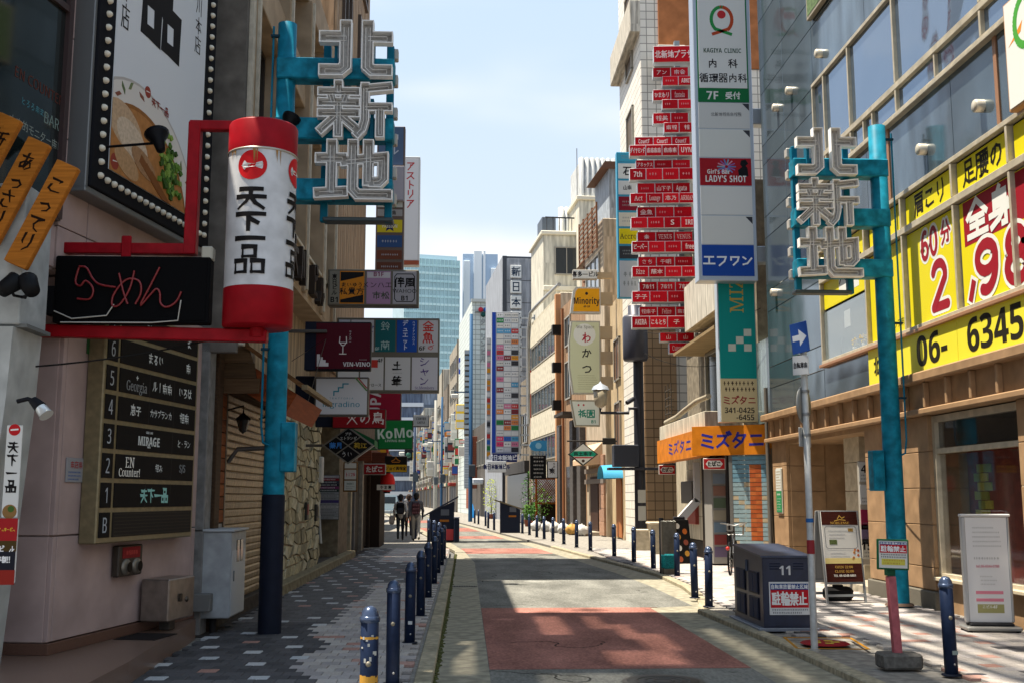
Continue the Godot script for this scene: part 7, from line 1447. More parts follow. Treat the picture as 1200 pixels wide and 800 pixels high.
func left_signs():
	var frame := mat("#5e594f", 0.5, 0.4); var dk := mat("#1b1c22", 0.5); var white := mat("#bfc0c4", 0.45); var ink := mat("#1a1a1d", 0.6)
	# maroon wine sign
	var s := sign_case("maroon_sign", "maroon hanging sign with a white wine glass and navy side", Vector3(-2.005, 3.950, -17.2), 1.030, 0.760, 0.18, dk)
	var p := panel(s, 0.17, 0.03, 0.985, 0.97, mat("#4c1220", 0.4)); panel(s, 0.0, 0.0, 0.165, 1.0, mat("#1b2030", 0.5), "side_panel", 0.01)
	decor_lines(p, "glass_drawing", [[Vector2(-0.05, 0.14), Vector2(-0.055, 0.06), Vector2(-0.02, 0.01), Vector2(0.02, 0.01), Vector2(0.055, 0.06), Vector2(0.05, 0.14)], [Vector2(0, 0.01), Vector2(0, -0.12)], [Vector2(-0.05, -0.125), Vector2(0.05, -0.125)], [Vector2(-0.055, 0.05), Vector2(0.055, 0.05)]], 0.014, mat("#d4d0d0", 0.5))
	for k in 4: shape(p, "stair_drawing", [Vector2(-0.40 + k * 0.045, -0.32), Vector2(-0.355 + k * 0.045, -0.32), Vector2(-0.355 + k * 0.045, -0.13 - k * 0.045), Vector2(-0.40 + k * 0.045, -0.13 - k * 0.045)], mat("#c9c9cc", 0.5))
	txt(p, "VIN-VINO", 0.76, 0.9, 0.095, mat("#c9c9cc", 0.5)); small_print(p, 0.8, 0.78, 0.98, 0.82, 1, mat("#a9a0a4", 0.5)); txt(p, "ワインバー", 0.63, 0.3, 0.05, mat("#c9c9cc", 0.5), 0.12, true)
	box(s, "arm", Vector3(-0.62, 0.22, 0.14), Vector3(0.9, 0.05, 0.05), mat("#4a4744", 0.5, 0.3), 0.006); tube(s, "stay_wire", [Vector3(-0.7, -0.25, 0.16), Vector3(-0.18, 0.1, 0.16), Vector3(-0.45, -0.95, 0.16)], 0.006, mat("#55524f", 0.5, 0.3), 5)
	# white stair sign
	s = sign_case("stairs_sign", "white hanging trattoria sign with a teal stair drawing", Vector3(-1.955, 3.180, -17.4), 0.850, 0.620, 0.16, mat("#4f4a45", 0.5, 0.3))
	p = panel(s, 0.03, 0.05, 0.97, 0.95, white); var teal := mat("#2f7f93", 0.5)
	decor_lines(p, "stair_drawing", [[Vector2(-0.12, 0.02), Vector2(-0.12, 0.08), Vector2(-0.05, 0.08), Vector2(-0.05, 0.14), Vector2(0.02, 0.14), Vector2(0.02, 0.2), Vector2(0.1, 0.2)]], 0.02, teal)
	txt(p, "il gradino", 0.5, 0.72, 0.15, teal, 0.1, false, 1.2, false, false, false); txt(p, "T R A T T O R I A", 0.5, 0.55, 0.05, teal, 0.1, false, 1.2, false, false, false)
	decor_lines(p, "flag_stripe", [[Vector2(0.22, 0.29), Vector2(0.39, 0.1)]], 0.025, mat("#5f7f50", 0.5)); decor_lines(p, "flag_stripe", [[Vector2(0.26, 0.29), Vector2(0.39, 0.14)]], 0.02, mat("#a04a44", 0.5))
	var bk := sign_case("navy_backing", "dark navy board behind the white stair sign", Vector3(-2.565, 3.190, -17.6), 0.310, 0.680, 0.08, mat("#1a1e2c", 0.5)); panel(bk, 0.05, 0.03, 0.95, 0.97, mat("#191d2a", 0.5))
	# six storey name sign
	s = sign_case("name_grid_sign", "hanging sign of eight name panels in two rows with a goldfish panel", Vector3(-1.605, 4.505, -22.6), 2.110, 1.530, 0.3, frame)
	var specs := [[0.02, 0.03, 0.13, 0.46, "#aab0c0", "", ""], [0.14, 0.03, 0.36, 0.46, "#b4b4bc", "ビ", "#5a4a8c"], [0.375, 0.03, 0.57, 0.46, "#1f5f66", "鈴蘭", "#a8c2c2"], [0.585, 0.03, 0.78, 0.46, "#1f4aa0", "デュエット", "#c9d3e4"], [0.795, 0.03, 0.985, 0.46, "#b9b8bd", "金魚", "#b8342f"], [0.02, 0.53, 0.22, 0.97, "#bfbfc2", "", ""], [0.235, 0.53, 0.46, 0.97, "#bfbfc2", "", ""], [0.475, 0.53, 0.72, 0.97, "#bfbfc2", "土筆", "#1c1b1c"], [0.735, 0.53, 0.985, 0.97, "#c2c0c8", "シャン", "#54407f"]]
	for e in specs:
		p = panel(s, e[0], e[1], e[2], e[3], mat(e[4], 0.45))
		if e[5] == "鈴蘭": txt(p, "鈴", 0.5, 0.2, 0.28, mat(e[6], 0.5), 0.07); txt(p, "蘭", 0.5, 0.8, 0.28, mat(e[6], 0.5), 0.07); txt(p, "6F", 0.1, 0.9, 0.1, mat(e[6], 0.5))
		elif e[5] == "デュエット": txt(p, e[5], 0.42, 0.47, 0.17, mat(e[6], 0.5), 0.13, true, 0.95); txt(p, "ハワイアンハウス", 0.84, 0.4, 0.085, mat(e[6], 0.5), 0.12, true, 0.9)
		elif e[5] == "金魚": txt(p, e[5], 0.5, 0.38, 0.32, mat(e[6], 0.5), 0.13, true, 1.05); txt(p, "6F", 0.2, 0.88, 0.14, ink); decor_lines(p, "fish_drawing", [[Vector2(0.0, -0.22), Vector2(0.06, -0.2), Vector2(0.1, -0.24), Vector2(0.06, -0.28), Vector2(0.0, -0.25), Vector2(0.12, -0.18)]], 0.012, mat("#b8342f", 0.5))
		elif e[5] == "土筆": txt(p, "土", 0.48, 0.26, 0.27, ink, 0.15, false, 1.0, true); txt(p, "筆", 0.48, 0.74, 0.3, ink, 0.12, false, 1.0, true); small_print(p, 0.3, 0.46, 0.7, 0.51, 1, mat("#77777a", 0.6))
		elif e[5] == "シャン": txt(p, e[5], 0.5, 0.43, 0.27, mat(e[6], 0.5), 0.11, true, 1.1, true); txt(p, "St.Members", 0.5, 0.93, 0.085, mat(e[6], 0.5), 0.1, false, 0.9, false, true)
		elif e[5] == "ビ": txt(p, e[5], 0.85, 0.3, 0.2, mat(e[6], 0.5), 0.12)
		elif e[0] < 0.1 and e[1] > 0.5: txt(p, "Kuu", 0.6, 0.2, 0.2, ink)
		elif e[1] > 0.5: shape(p, "red_seal", [Vector2(-0.06, 0.12), Vector2(0.12, 0.12), Vector2(0.12, 0.28), Vector2(-0.06, 0.28)], mat("#b23a34", 0.5)); txt(p, "4F", 0.85, 0.1, 0.12, ink); txt(p, "アンロース", 0.55, 0.85, 0.1, ink, 0.12)
	# basement bar sign
	s = sign_case("basement_sign", "grey hanging sign with orange and mauve panels and a white label", Vector3(-1.790, 5.595, -21.0), 1.740, 0.710, 0.3, frame)
	p = panel(s, 0.02, 0.05, 0.125, 0.95, mat("#77756c", 0.5)); txt(p, "東日ビル", 0.5, 0.42, 0.15, ink, 0.14, true, 1.0); txt(p, "B1", 0.5, 0.88, 0.17, ink)
	p = panel(s, 0.13, 0.05, 0.4, 0.95, mat("#c07a26", 0.45)); shape(p, "dark_wedge", [Vector2(-0.22, 0.3), Vector2(0.22, 0.3), Vector2(0.22, 0.22), Vector2(-0.22, 0.12)], ink); shape(p, "dark_wedge", [Vector2(-0.22, -0.3), Vector2(0.22, -0.3), Vector2(0.22, -0.14), Vector2(-0.22, -0.24)], ink); txt(p, "まいゆう", 0.5, 0.42, 0.14, ink, 0.12, false, 1.1); txt(p, "私貴方", 0.5, 0.62, 0.21, ink, 0.12, false, 1.1)
	p = panel(s, 0.425, 0.05, 0.69, 0.95, mat("#9a7a9a", 0.45)); shape(p, "white_strip", [Vector2(-0.22, 0.3), Vector2(0.22, 0.3), Vector2(0.22, 0.19), Vector2(-0.22, 0.19)], mat("#b9b5bd", 0.5)); txt(p, "B1F", 0.5, 0.09, 0.14, mat("#7a3a5a", 0.5)).position.z += 0.002; txt(p, "メンハエ", 0.45, 0.42, 0.19, mat("#3a2a3a", 0.5), 0.1, false, 1.1); txt(p, "市松", 0.6, 0.74, 0.22, mat("#3a4a3a", 0.5), 0.12, false, 1.1)
	p = panel(s, 0.715, 0.05, 0.975, 0.95, mat("#9b9aa2", 0.45)); decor_lines(p, "border", [[Vector2(-0.19, -0.22), Vector2(-0.19, 0.22), Vector2(-0.15, 0.27), Vector2(0.15, 0.27), Vector2(0.19, 0.22), Vector2(0.19, -0.22), Vector2(0.15, -0.27), Vector2(-0.15, -0.27), Vector2(-0.19, -0.22)]], 0.016, ink); txt(p, "俊風", 0.5, 0.34, 0.3, ink, 0.13, false, 1.0); txt(p, "WAHOO", 0.5, 0.6, 0.12, ink, 0.1, false, 1.2, false, false, false); txt(p, "B1", 0.5, 0.82, 0.15, ink)
	# tall stack sign above it
	s = sign_case("tall_stack_sign", "tall narrow hanging sign of stacked panels with a yellow star", Vector3(-2.130, 9.805, -29.9), 0.780, 4.210, 0.3, mat("#5a4a42", 0.5, 0.2))
	var tall := [[0.0, 0.27, "#5a7090", "中ル", "#c3ccd8"], [0.28, 0.44, "#6f8db0", "", ""], [0.45, 0.5, "#a9a9ab", "", ""], [0.505, 0.56, "#bfc3bf", "Teddy", "#2f7a4d"], [0.565, 0.62, "#9a9a9a", "#東#", "#222222"], [0.635, 0.73, "#c9b92c", "PASSION", "#1f2a5a"], [0.74, 0.83, "#34507f", "", ""], [0.84, 0.91, "#6a3f30", "", ""], [0.92, 0.99, "#5d3a2e", "", ""]]
	for e in tall:
		p = panel(s, 0.06, e[0] + 0.005, 0.94, e[1] - 0.005, mat(e[2], 0.45))
		if e[3] == "中ル": txt(p, "中", 0.6, 0.28, 0.26, mat(e[4], 0.5), 0.12); txt(p, "ル", 0.6, 0.62, 0.26, mat(e[4], 0.5), 0.12)
		elif e[3] == "PASSION":
			var star := []
			for k in 10: star.append(Vector2(sin(TAU * k / 10.0), cos(TAU * k / 10.0)) * (0.19 if k % 2 == 0 else 0.08))
			shape(p, "star", star, mat("#202c5c", 0.5)); txt(p, "PASSION", 0.5, 0.5, 0.28, mat("#d8d4c0", 0.5), 0.1, false, 0.75).position.z += 0.003
		elif e[3] != "": txt(p, e[3], 0.5, 0.5, 0.7, mat(e[4], 0.5), 0.12, false, 0.8)
		else: small_print(p, 0.15, 0.3, 0.85, 0.7, 1, mat("#9aa0aa", 0.6))
	s = sign_case("white_panel_sign", "pale violet hanging sign behind the neon gate letters", Vector3(-2.045, 10.230, -29.7), 0.610, 1.000, 0.14, mat("#8f8d94", 0.5)); panel(s, 0.05, 0.03, 0.95, 0.97, mat("#a9a7b2", 0.5))
	# white vertical katakana sign
	s = sign_case("vertical_white_sign", "tall white hanging sign with red katakana", Vector3(-2.205, 12.675, -42.0), 0.730, 4.330, 0.5, mat("#b0b2b4", 0.5, 0.2)); p = panel(s, 0.08, 0.02, 0.92, 0.955, mat("#c6c8cc", 0.45)); txt(p, "アストリア", 0.5, 0.26, 0.085, mat("#a5353a", 0.5), 0.13, true, 1.0); panel(s, 0.0, 0.96, 1.0, 1.0, mat("#8a4a36", 0.6), "foot")
	# red signs behind
	s = sign_case("dark_red_sign", "dark red hanging sign with upright white letters", Vector3(-2.105, 3.815, -27.0), 1.050, 0.670, 0.25, mat("#4a3a3a", 0.5)); p = panel(s, 0.02, 0.02, 0.98, 0.98, mat("#8f1d34", 0.45)); var kt := txt(p, "KUPA", 0.5, 0.5, 0.42, mat("#c4bcc0", 0.5)); kt.rotation.z = PI / 2; kt.position.x -= 0.1
	s = sign_case("crimson_sign", "crimson hanging sign with white brush letters", Vector3(-1.980, 3.060, -20.6), 0.980, 0.360, 0.22, mat("#3a2a2a", 0.5)); p = panel(s, 0.01, 0.03, 0.99, 0.97, mat("#7d141c", 0.4)); txt(p, "火の鳥", 0.62, 0.5, 0.66, mat("#c9c1bf", 0.5), 0.09, false, 1.0, true)
	bk = sign_case("navy_backing", "dark navy board behind the crimson sign", Vector3(-2.640, 3.105, -20.7), 0.340, 0.390, 0.08, mat("#1a1e2c", 0.5)); panel(bk, 0.05, 0.03, 0.95, 0.97, mat("#191d2a", 0.5))
	# green bar sign
	s = sign_case("green_sign", "green hanging bar sign with white handwritten letters", Vector3(-1.835, 3.240, -29.0), 0.910, 0.760, 0.25, mat("#2a3a2c", 0.5)); p = panel(s, 0.02, 0.02, 0.98, 0.98, mat("#1f7a3e", 0.4)); var kl := txt(p, "KoMo", 0.5, 0.45, 0.36, mat("#d0dcd0", 0.5)); kl.rotation.z = 0.06; txt(p, "LIVING BAR", 0.5, 0.72, 0.08, mat("#c0d0c0", 0.5), 0.1, false, 1.2)
	# diamond sign
	s = thing("diamond_sign", "black diamond sign of four name panels in a silver frame", "sign", Vector3(-2.26, 2.6, -21.4))
	prism(s, "case", [Vector2(-0.5, 0), Vector2(0, 0.36), Vector2(0.5, 0), Vector2(0, -0.36)], -0.06, 0.06, mat("#77736c", 0.4, 0.5))
	for k in 4:
		var c: Vector2 = [Vector2(0, 0.17), Vector2(-0.235, 0), Vector2(0.235, 0), Vector2(0, -0.17)][k]
		p = prism(s, "panel", [Vector2(-0.215, 0), Vector2(0, 0.155), Vector2(0.215, 0), Vector2(0, -0.155)], 0.0, 0.01, mat("#131216", 0.4), Vector3(c.x, c.y, 0.06)); panel_size[p] = Vector3(0.4, 0.3, 0.02)
		var col: String = ["#b9b9bb", "#3f7fd0", "#b79a3a", "#b9b9bb"][k]
		match k:
			0: txt(p, "プチ", 0.5, 0.32, 0.2, mat(col, 0.5), 0.12); txt(p, "エトランゼ", 0.5, 0.6, 0.2, mat(col, 0.5), 0.12)
			1: txt(p, "葉月", 0.5, 0.5, 0.36, mat(col, 0.5), 0.14, false, 1.1)
			2: txt(p, "莉江", 0.5, 0.5, 0.36, mat(col, 0.5), 0.12, false, 1.1)
			3: txt(p, "うい", 0.45, 0.5, 0.34, mat(col, 0.5), 0.09, false, 1.0, true)
	box(s, "arm", Vector3(-0.75, 0.0, 0), Vector3(0.5, 0.05, 0.05), mat("#4a4744", 0.5, 0.3))
	# small shop signs further along
	s = sign_case("salon_sign", "black and yellow beauty salon hanging sign", Vector3(-1.940, 2.535, -31.0), 0.620, 0.450, 0.15, dk); p = panel(s, 0.02, 0.02, 0.98, 0.52, mat("#1f1b18", 0.4)); decor_lines(p, "scroll", [[Vector2(-0.12, -0.02), Vector2(-0.04, 0.02), Vector2(0.0, 0.08), Vector2(0.04, 0.02), Vector2(0.12, -0.02)], [Vector2(-0.1, -0.05), Vector2(0.1, -0.05)]], 0.02, mat("#c77a2a", 0.5)); p = panel(s, 0.02, 0.54, 0.98, 0.98, mat("#c99a25", 0.4)); txt(p, "ジョイ美$室", 0.5, 0.5, 0.5, ink, 0.14, false, 0.9)
	s = sign_case("tobacco_sign", "small red tobacco sign hanging by the green awning", Vector3(-2.270, 2.310, -27.8), 0.560, 0.280, 0.1, mat("#a9a49a", 0.5)); p = panel(s, 0.03, 0.06, 0.97, 0.94, mat("#8f1f22", 0.5)); txt(p, "たばこ", 0.5, 0.5, 0.6, mat("#d0ccc4", 0.5), 0.14, false, 0.9)
	s = sign_case("poster_frame", "brown frame holding two white bar posters", Vector3(-2.645, 2.080, -25.6), 0.330, 0.680, 0.06, mat("#7a5a38", 0.6, 0.0, "wood", 1.0))
	p = panel(s, 0.1, 0.26, 0.9, 0.58, mat("#bdbab4", 0.5)); txt(p, "トｌフル", 0.5, 0.5, 0.4, mat("#b02a4a", 0.5), 0.14, false, 0.6); p = panel(s, 0.1, 0.63, 0.9, 0.95, mat("#b5b8b2", 0.5)); txt(p, "Double D", 0.5, 0.3, 0.2, mat("#3a5a4a", 0.5), 0.1, false, 0.6); small_print(p, 0.1, 0.5, 0.9, 0.9, 2, mat("#6a6a6a", 0.5)); panel(s, 0.1, 0.04, 0.9, 0.21, mat("#c2bfb8", 0.5))
	var aw := thing("green_awning", "dark green fabric awning over the small shop door", "awning", Vector3(-2.95, 2.95, -29.8))
	prism(aw, "canopy", [Vector2(-0.2, 0.55), Vector2(0.5, 0.2), Vector2(0.5, 0.0), Vector2(-0.2, 0.0)], -1.8, 0.0, mat("#1f5a35", 0.7)); tube(aw, "bar", [Vector3(0.5, 0, -1.8), Vector3(0.5, 0, 0)], 0.02, mat("#3a3a3a", 0.5), 6)
	var la := thing("paper_lantern", "red paper lantern hanging by the dark shop front", "lantern", Vector3(-2.55, 1.75, -36.2)); lathe(la, "shade", [[0.1, -0.3], [0.2, -0.24], [0.25, -0.1], [0.26, 0.0], [0.25, 0.1], [0.2, 0.24], [0.1, 0.3]], mat("#b0221f", 0.6), Vector3(0, 0.35, 0), 16)
	for y in [0.03, 0.67]: lathe(la, "cap", [[0.0, 0.03], [0.11, 0.03], [0.11, -0.03], [0.0, -0.03]], mat("#191616", 0.5), Vector3(0, y, 0), 14)
	s = sign_case("lintel_sign", "white name board over the dark shop door", Vector3(-2.425, 1.920, -34.0), 0.570, 0.180, 0.1, mat("#2a2522", 0.5)); p = panel(s, 0.02, 0.05, 0.98, 0.95, mat("#bcb9b0", 0.5)); txt(p, "やま東", 0.5, 0.5, 0.7, ink, 0.14, false, 1.0)
	s = sign_case("white_caption_sign", "white oblong hanging sign in a dark frame beyond the green sign", Vector3(-1.330, 3.880, -33.0), 0.480, 0.360, 0.2, mat("#35373a", 0.5)); p = panel(s, 0.04, 0.06, 0.96, 0.94, mat("#aeb2b5", 0.45)); txt(p, "COFFEE", 0.5, 0.3, 0.24, ink, 0.1, false, 0.8); txt(p, "CASTLE", 0.5, 0.65, 0.2, ink, 0.1, false, 0.8)

# ---------- signs on the right ----------
func right_signs():
	var white := mat("#d3d5d6", 0.45); var ink := mat("#24232a", 0.6); var alu := mat("#a9b2bf", 0.35, 0.5)
	# clinic tower sign
	var s := sign_case("clinic_sign", "tall white clinic sign tower in a silver case over the corner", Vector3(5.87, 9.95, -24.1), 1.34, 7.1, 0.42, alu)
	var y2v := func(y: float) -> float: return (y + 73.0) / 401.0
	var p := panel(s, 0.06, 0.0, 0.94, y2v.call(92.0), mat("#27714b", 0.45)); p = panel(s, 0.085, 0.005, 0.915, y2v.call(74.0), white, "panel", 0.02)
	var d: Vector3 = panel_size[p]
	txt(p, "KAGIYA CLINIC", 0.5, (23.0 + 73.0) / 148.0, 0.042, mat("#23483a", 0.5), 0.1, false, 0.82); txt(p, "内　科", 0.5, (41.0 + 73.0) / 148.0, 0.085, ink, 0.11); txt(p, "循環器内科", 0.5, (61.0 + 73.0) / 148.0, 0.085, ink, 0.1, false, 0.95)
	for k in 2:
		var arc := []
		for j in 16:
			var a := -0.9 + j * 0.2 if k == 0 else PI + 0.9 - j * 0.2
			arc.append(Vector2(cos(a) * 0.24, d.y * (0.5 - 58.0 / 148.0) + 0.1 + sin(a) * 0.3))
		arc.push_front(Vector2(-0.2 if k == 0 else 0.2, arc[0].y - 0.12)); decor_lines(p, "logo_ring", [arc], 0.075, mat(["#b0482c", "#2c8a4a"][k], 0.5))
	shape(p, "logo_disc", disc_points(0.1, 16, Vector2(0.0, d.y * (0.5 - 57.0 / 148.0) + 0.2)), mat("#b83238", 0.5))
	var gl := panel(s, 0.06, y2v.call(75.0), 0.94, y2v.call(93.0), mat("#1d6b40", 0.45), "panel", 0.018); txt(gl, "7F", 0.28, 0.5, 0.62, white, 0.1); txt(gl, "受付", 0.68, 0.5, 0.55, white, 0.13, false, 0.95)
	p = panel(s, 0.06, y2v.call(94.0), 0.94, y2v.call(128.0), mat("#c6c8c9", 0.45)); txt(p, "北新地$##$院", 0.54, 0.45, 0.16, mat("#6d6f73", 0.5), 0.1, false, 0.85); shape(p, "corner_tab", [Vector2(0.58, 0.29), Vector2(0.42, 0.29), Vector2(0.58, 0.12)], mat("#3b3e46", 0.5))
	p = panel(s, 0.06, y2v.call(129.5), 0.94, y2v.call(166.5), mat("#cdd0cf", 0.5)); shape(p, "corner_tab", [Vector2(0.58, 0.31), Vector2(0.42, 0.31), Vector2(0.58, 0.14)], mat("#3b3e46", 0.5))
	p = panel(s, 0.06, y2v.call(168.0), 0.94, y2v.call(204.0), mat("#9c1f2a", 0.45))
	for k in 14:
		var a := TAU * k / 14.0; decor_lines(p, "burst", [[Vector2(0.02 + cos(a) * 0.05, 0.12 + sin(a) * 0.05), Vector2(0.02 + cos(a) * 0.2, 0.12 + sin(a) * 0.16)]], 0.03, mat(["#5a7fb8", "#8a5f9c", "#c58aa0", "#7aa0b8"][k % 4], 0.5))
	var wl := txt(p, "LADY'S SHOT", 0.5, 0.76, 0.24, mat("#d9d9db", 0.5), 0.1, false, 0.74); wl.position.z += 0.003; var gb := txt(p, "Girl's Bar", 0.36, 0.5, 0.16, mat("#d9d9db", 0.5), 0.1, false, 0.85); gb.position.z += 0.003
	shape(p, "silhouette", [Vector2(0.3, -0.1), Vector2(0.52, -0.1), Vector2(0.5, 0.1), Vector2(0.46, 0.14), Vector2(0.52, 0.2), Vector2(0.46, 0.29), Vector2(0.36, 0.27), Vector2(0.33, 0.18), Vector2(0.38, 0.12), Vector2(0.28, 0.04)], mat("#1c1b20", 0.5), 0.002)
	p = panel(s, 0.06, y2v.call(205.5), 0.94, y2v.call(242.5), mat("#d2d4d4", 0.45)); p = panel(s, 0.06, y2v.call(244.0), 0.94, y2v.call(281.0), mat("#d0d2d1", 0.5)); shape(p, "corner_tab", [Vector2(0.58, 0.31), Vector2(0.42, 0.31), Vector2(0.58, 0.14)], mat("#3b3e46", 0.5))
	p = panel(s, 0.06, y2v.call(282.0), 0.94, y2v.call(322.0), mat("#1f479c", 0.45)); txt(p, "エフワン", 0.5, 0.5, 0.36, mat("#dfe3ea", 0.5), 0.15, false, 1.05)
	for y in [-2.9, 0.35]: box(s, "wall_bracket", Vector3(0.9, y, -0.1), Vector3(0.5, 0.38, 0.3), mat("#a9b0b8", 0.4, 0.4), 0.02)
	# teal glassware shop sign
	s = sign_case("teal_shop_sign", "teal hanging sign with white checks over a cream phone panel", Vector3(6.12, 5.875, -24.4), 0.86, 5.2, 0.3, mat("#b3bcc4", 0.4, 0.4))
	p = panel(s, 0.02, 0.0, 0.98, 0.8125, mat("#178a86", 0.4)); var gold := mat("#b39a4c", 0.5); var mz := txt(p, "MIZUTANI", 0.5, 0.5, 0.075, gold, 0.1, false, 1.0, false, true, true); mz.rotation.z = PI / 2; mz.position.y = 0.45
	for c in [[0.23, 0.17], [0.05, 0.0], [-0.13, -0.17], [0.23, -0.17]]: shape(p, "white_check", [Vector2(c[0] - 0.085, c[1] - 1.33), Vector2(c[0] + 0.085, c[1] - 1.33), Vector2(c[0] + 0.085, c[1] - 1.165), Vector2(c[0] - 0.085, c[1] - 1.165)], mat("#bfc4b8", 0.5))
	p = panel(s, 0.02, 0.8125, 0.98, 1.0, mat("#c3b48c", 0.45)); small_print(p, 0.06, 0.04, 0.95, 0.32, 2, mat("#4a3a2c", 0.6), 0.7); txt(p, "ミズタニ", 0.5, 0.5, 0.18, mat("#8a2f33", 0.5), 0.14, false, 1.0); txt(p, "341-0425", 0.5, 0.73, 0.13, mat("#3f3a34", 0.5), 0.1, false, 0.95); txt(p, "-6455", 0.65, 0.89, 0.13, mat("#3f3a34", 0.5), 0.1, false, 0.95)
	# stack of red name rows
	var rs := thing("red_sign_stack", "stack of red name plates in offset rows on a post", "sign", Vector3(6.18, 10.51, -31.6))
	var red := [mat("#bb0f1f", 0.4), mat("#a80d1b", 0.4), mat("#c71625", 0.42)]; var cf := mat("#b9bcc0", 0.4, 0.4); var pale := mat("#e0c9c9", 0.5)
	var rows := [[6.235, 14.850, 1.230, 0.520, ["北新地プラザ"]], [6.145, 14.320, 1.070, 0.320, ["アン", "#会"]], [6.350, 14.010, 0.960, 0.300, ["", "ABKIT"]], [6.135, 13.605, 1.070, 0.350, ["ひまわり", "fantasia"]], [6.330, 13.280, 0.960, 0.300, ["", ""]], [6.120, 12.875, 1.060, 0.350, ["$美", ""]], [6.345, 12.550, 0.910, 0.320, ["#$", "$"]], [5.855, 12.155, 1.650, 0.290, ["CourtT", "CourtT", "CourtT"]], [5.815, 11.835, 1.930, 0.350, ["ダイヤモンド", "####", "###", "UYN"]], [5.860, 11.435, 1.620, 0.290, ["アネックス", "", ""]], [5.815, 11.105, 1.950, 0.370, ["7th", "", "", ""]], [5.865, 10.700, 1.570, 0.340, ["", "山下子", "Agata"]], [5.810, 10.370, 1.920, 0.320, ["Act", "Lounge", "志乃", "ARMAN"]], [5.880, 9.970, 1.620, 0.340, ["金魚", "", ""]], [5.835, 9.630, 1.950, 0.340, ["", "", "S", "IRI"]], [5.875, 9.225, 1.630, 0.310, ["幸", "VENUS", "VENUS"]], [5.845, 8.900, 1.930, 0.340, ["ピーバー", "", "", "free"]], [5.875, 8.475, 1.610, 0.310, ["さち", "千明", ""]], [5.835, 8.155, 1.930, 0.330, ["Rize", "藤本", "", ""]], [5.885, 7.730, 1.590, 0.300, ["7#11", "7#11", "7#11"]], [5.895, 7.410, 2.070, 0.340, ["子子", "", "", ""]], [5.875, 6.990, 1.590, 0.300, ["$#子", "Felice", "###"]], [5.875, 6.660, 2.070, 0.360, ["AKIRA", "こもとち", "子", ""]], [6.170, 6.240, 1.000, 0.280, ["山", "山"]], [6.415, 5.905, 1.010, 0.310, ["Cuuut", ""]]]
	var k := 0
	for e in rows:
		var w: float = e[2]; var h: float = e[3]; var off := 0.0 if k % 2 else 0.12
		var rb := box(rs, "sign_row", Vector3(e[0] - rs.position.x, e[1] - rs.position.y, off), Vector3(w, h, 0.3), cf, 0.01); rb.rotation_degrees.y = -5
		var n: int = e[4].size()
		for j in n:
			var pw := w / n
			var pp := box(rb, "red_plate", Vector3(-w / 2 + pw * (j + 0.5), 0.0, 0.154), Vector3(pw - 0.025, h - 0.03, 0.012), red[(k + j) % 3], 0.002); panel_size[pp] = Vector3(pw - 0.025, h - 0.03, 0.012)
			var s2: String = e[4][j]
			if s2 != "": txt(pp, s2, 0.5, 0.5, 0.5, pale, 0.11, false, minf(1.1, pw / (h * 0.5) / (s2.length() * 0.95 + 0.8)), false, k % 3 == 0)
			else: small_print(pp, 0.15, 0.35, rng.randf_range(0.5, 0.85), 0.65, 1, mat("#cf8a90", 0.5), 0.8)
		k += 1
	box(rs, "post", Vector3(0.25, 0.2, -0.35), Vector3(0.16, 9.6, 0.16), mat("#8a8f92", 0.5, 0.3)); box(rs, "post", Vector3(0.5, 0.4, -0.4), Vector3(0.3, 8.8, 0.12), mat("#c9c4b6", 0.5))
	# blue framed list sign
	s = sign_case("blue_list_sign", "tall blue framed name list with a yellow panel", Vector3(5.560, 10.940, -36.9), 0.720, 5.160, 0.3, mat("#3f8fae", 0.45, 0.1))
	var lst := [[0.0, 0.07, "#3f9ab8", ""], [0.075, 0.19, "#cfd2cf", "石"], [0.195, 0.3, "#c5c8c8", "山#"], [0.305, 0.41, "#7d1d2c", ""], [0.415, 0.52, "#c9c5b6", ""], [0.525, 0.64, "#d3c21f", "Accro"], [0.645, 0.74, "#3a3c40", ""], [0.745, 1.0, "#b8bcc0", ""]]
	for e in lst:
		p = panel(s, 0.08, e[0] + 0.005, 0.98, e[1] - 0.005, mat(e[2], 0.45)); 
		if e[3] == "": small_print(p, 0.15, 0.25, 0.85, 0.75, 2, mat("#8a8f90", 0.5))
		else: txt(p, e[3], 0.48, 0.5, 0.6 if e[3] == "石" else 0.34, ink, 0.13, false, 0.85, false, true)
	# curved column of three signs: orange, cream, white
	s = sign_case("building_name_sign", "small white building name sign above the orange sign", Vector3(4.745, 10.420, -43.0), 0.990, 0.380, 0.3, mat("#9a948a", 0.5, 0.2)); p = panel(s, 0.03, 0.06, 0.97, 0.94, mat("#cdd0cf", 0.5)); txt(p, "喜多一ビル", 0.5, 0.5, 0.62, ink, 0.14, false, 0.95); box(s, "arm", Vector3(0.75, 0, -0.1), Vector3(0.7, 0.25, 0.2), mat("#a8977d", 0.6))
	s = thing("orange_sign", "orange curved hanging sign with black bar name", "sign", Vector3(4.75, 9.36, -43.0))
	prism(s, "case", [Vector2(-0.62, -0.52), Vector2(-0.5, 0.4), Vector2(-0.38, 0.55), Vector2(0.6, 0.55), Vector2(0.6, -0.52)], -0.15, 0.15, mat("#b3b0a8", 0.4, 0.4)); p = prism(s, "panel", [Vector2(-0.5, -0.45), Vector2(-0.4, 0.35), Vector2(-0.3, 0.48), Vector2(0.55, 0.48), Vector2(0.55, -0.45)], 0.15, 0.165, mat("#d99a1c", 0.45)); panel_size[p] = Vector3(1.1, 1.0, 0.33); txt(p, "Minority", 0.54, 0.52, 0.26, ink, 0.1, false, 0.72); txt(p, "4F-5F", 0.54, 0.75, 0.08, ink); shape(p, "emblem", disc_points(0.06, 10, Vector2(0.04, 0.28)), ink); box(s, "arm", Vector3(0.85, 0.1, -0.05), Vector3(0.5, 0.5, 0.24), mat("#a8977d", 0.6))
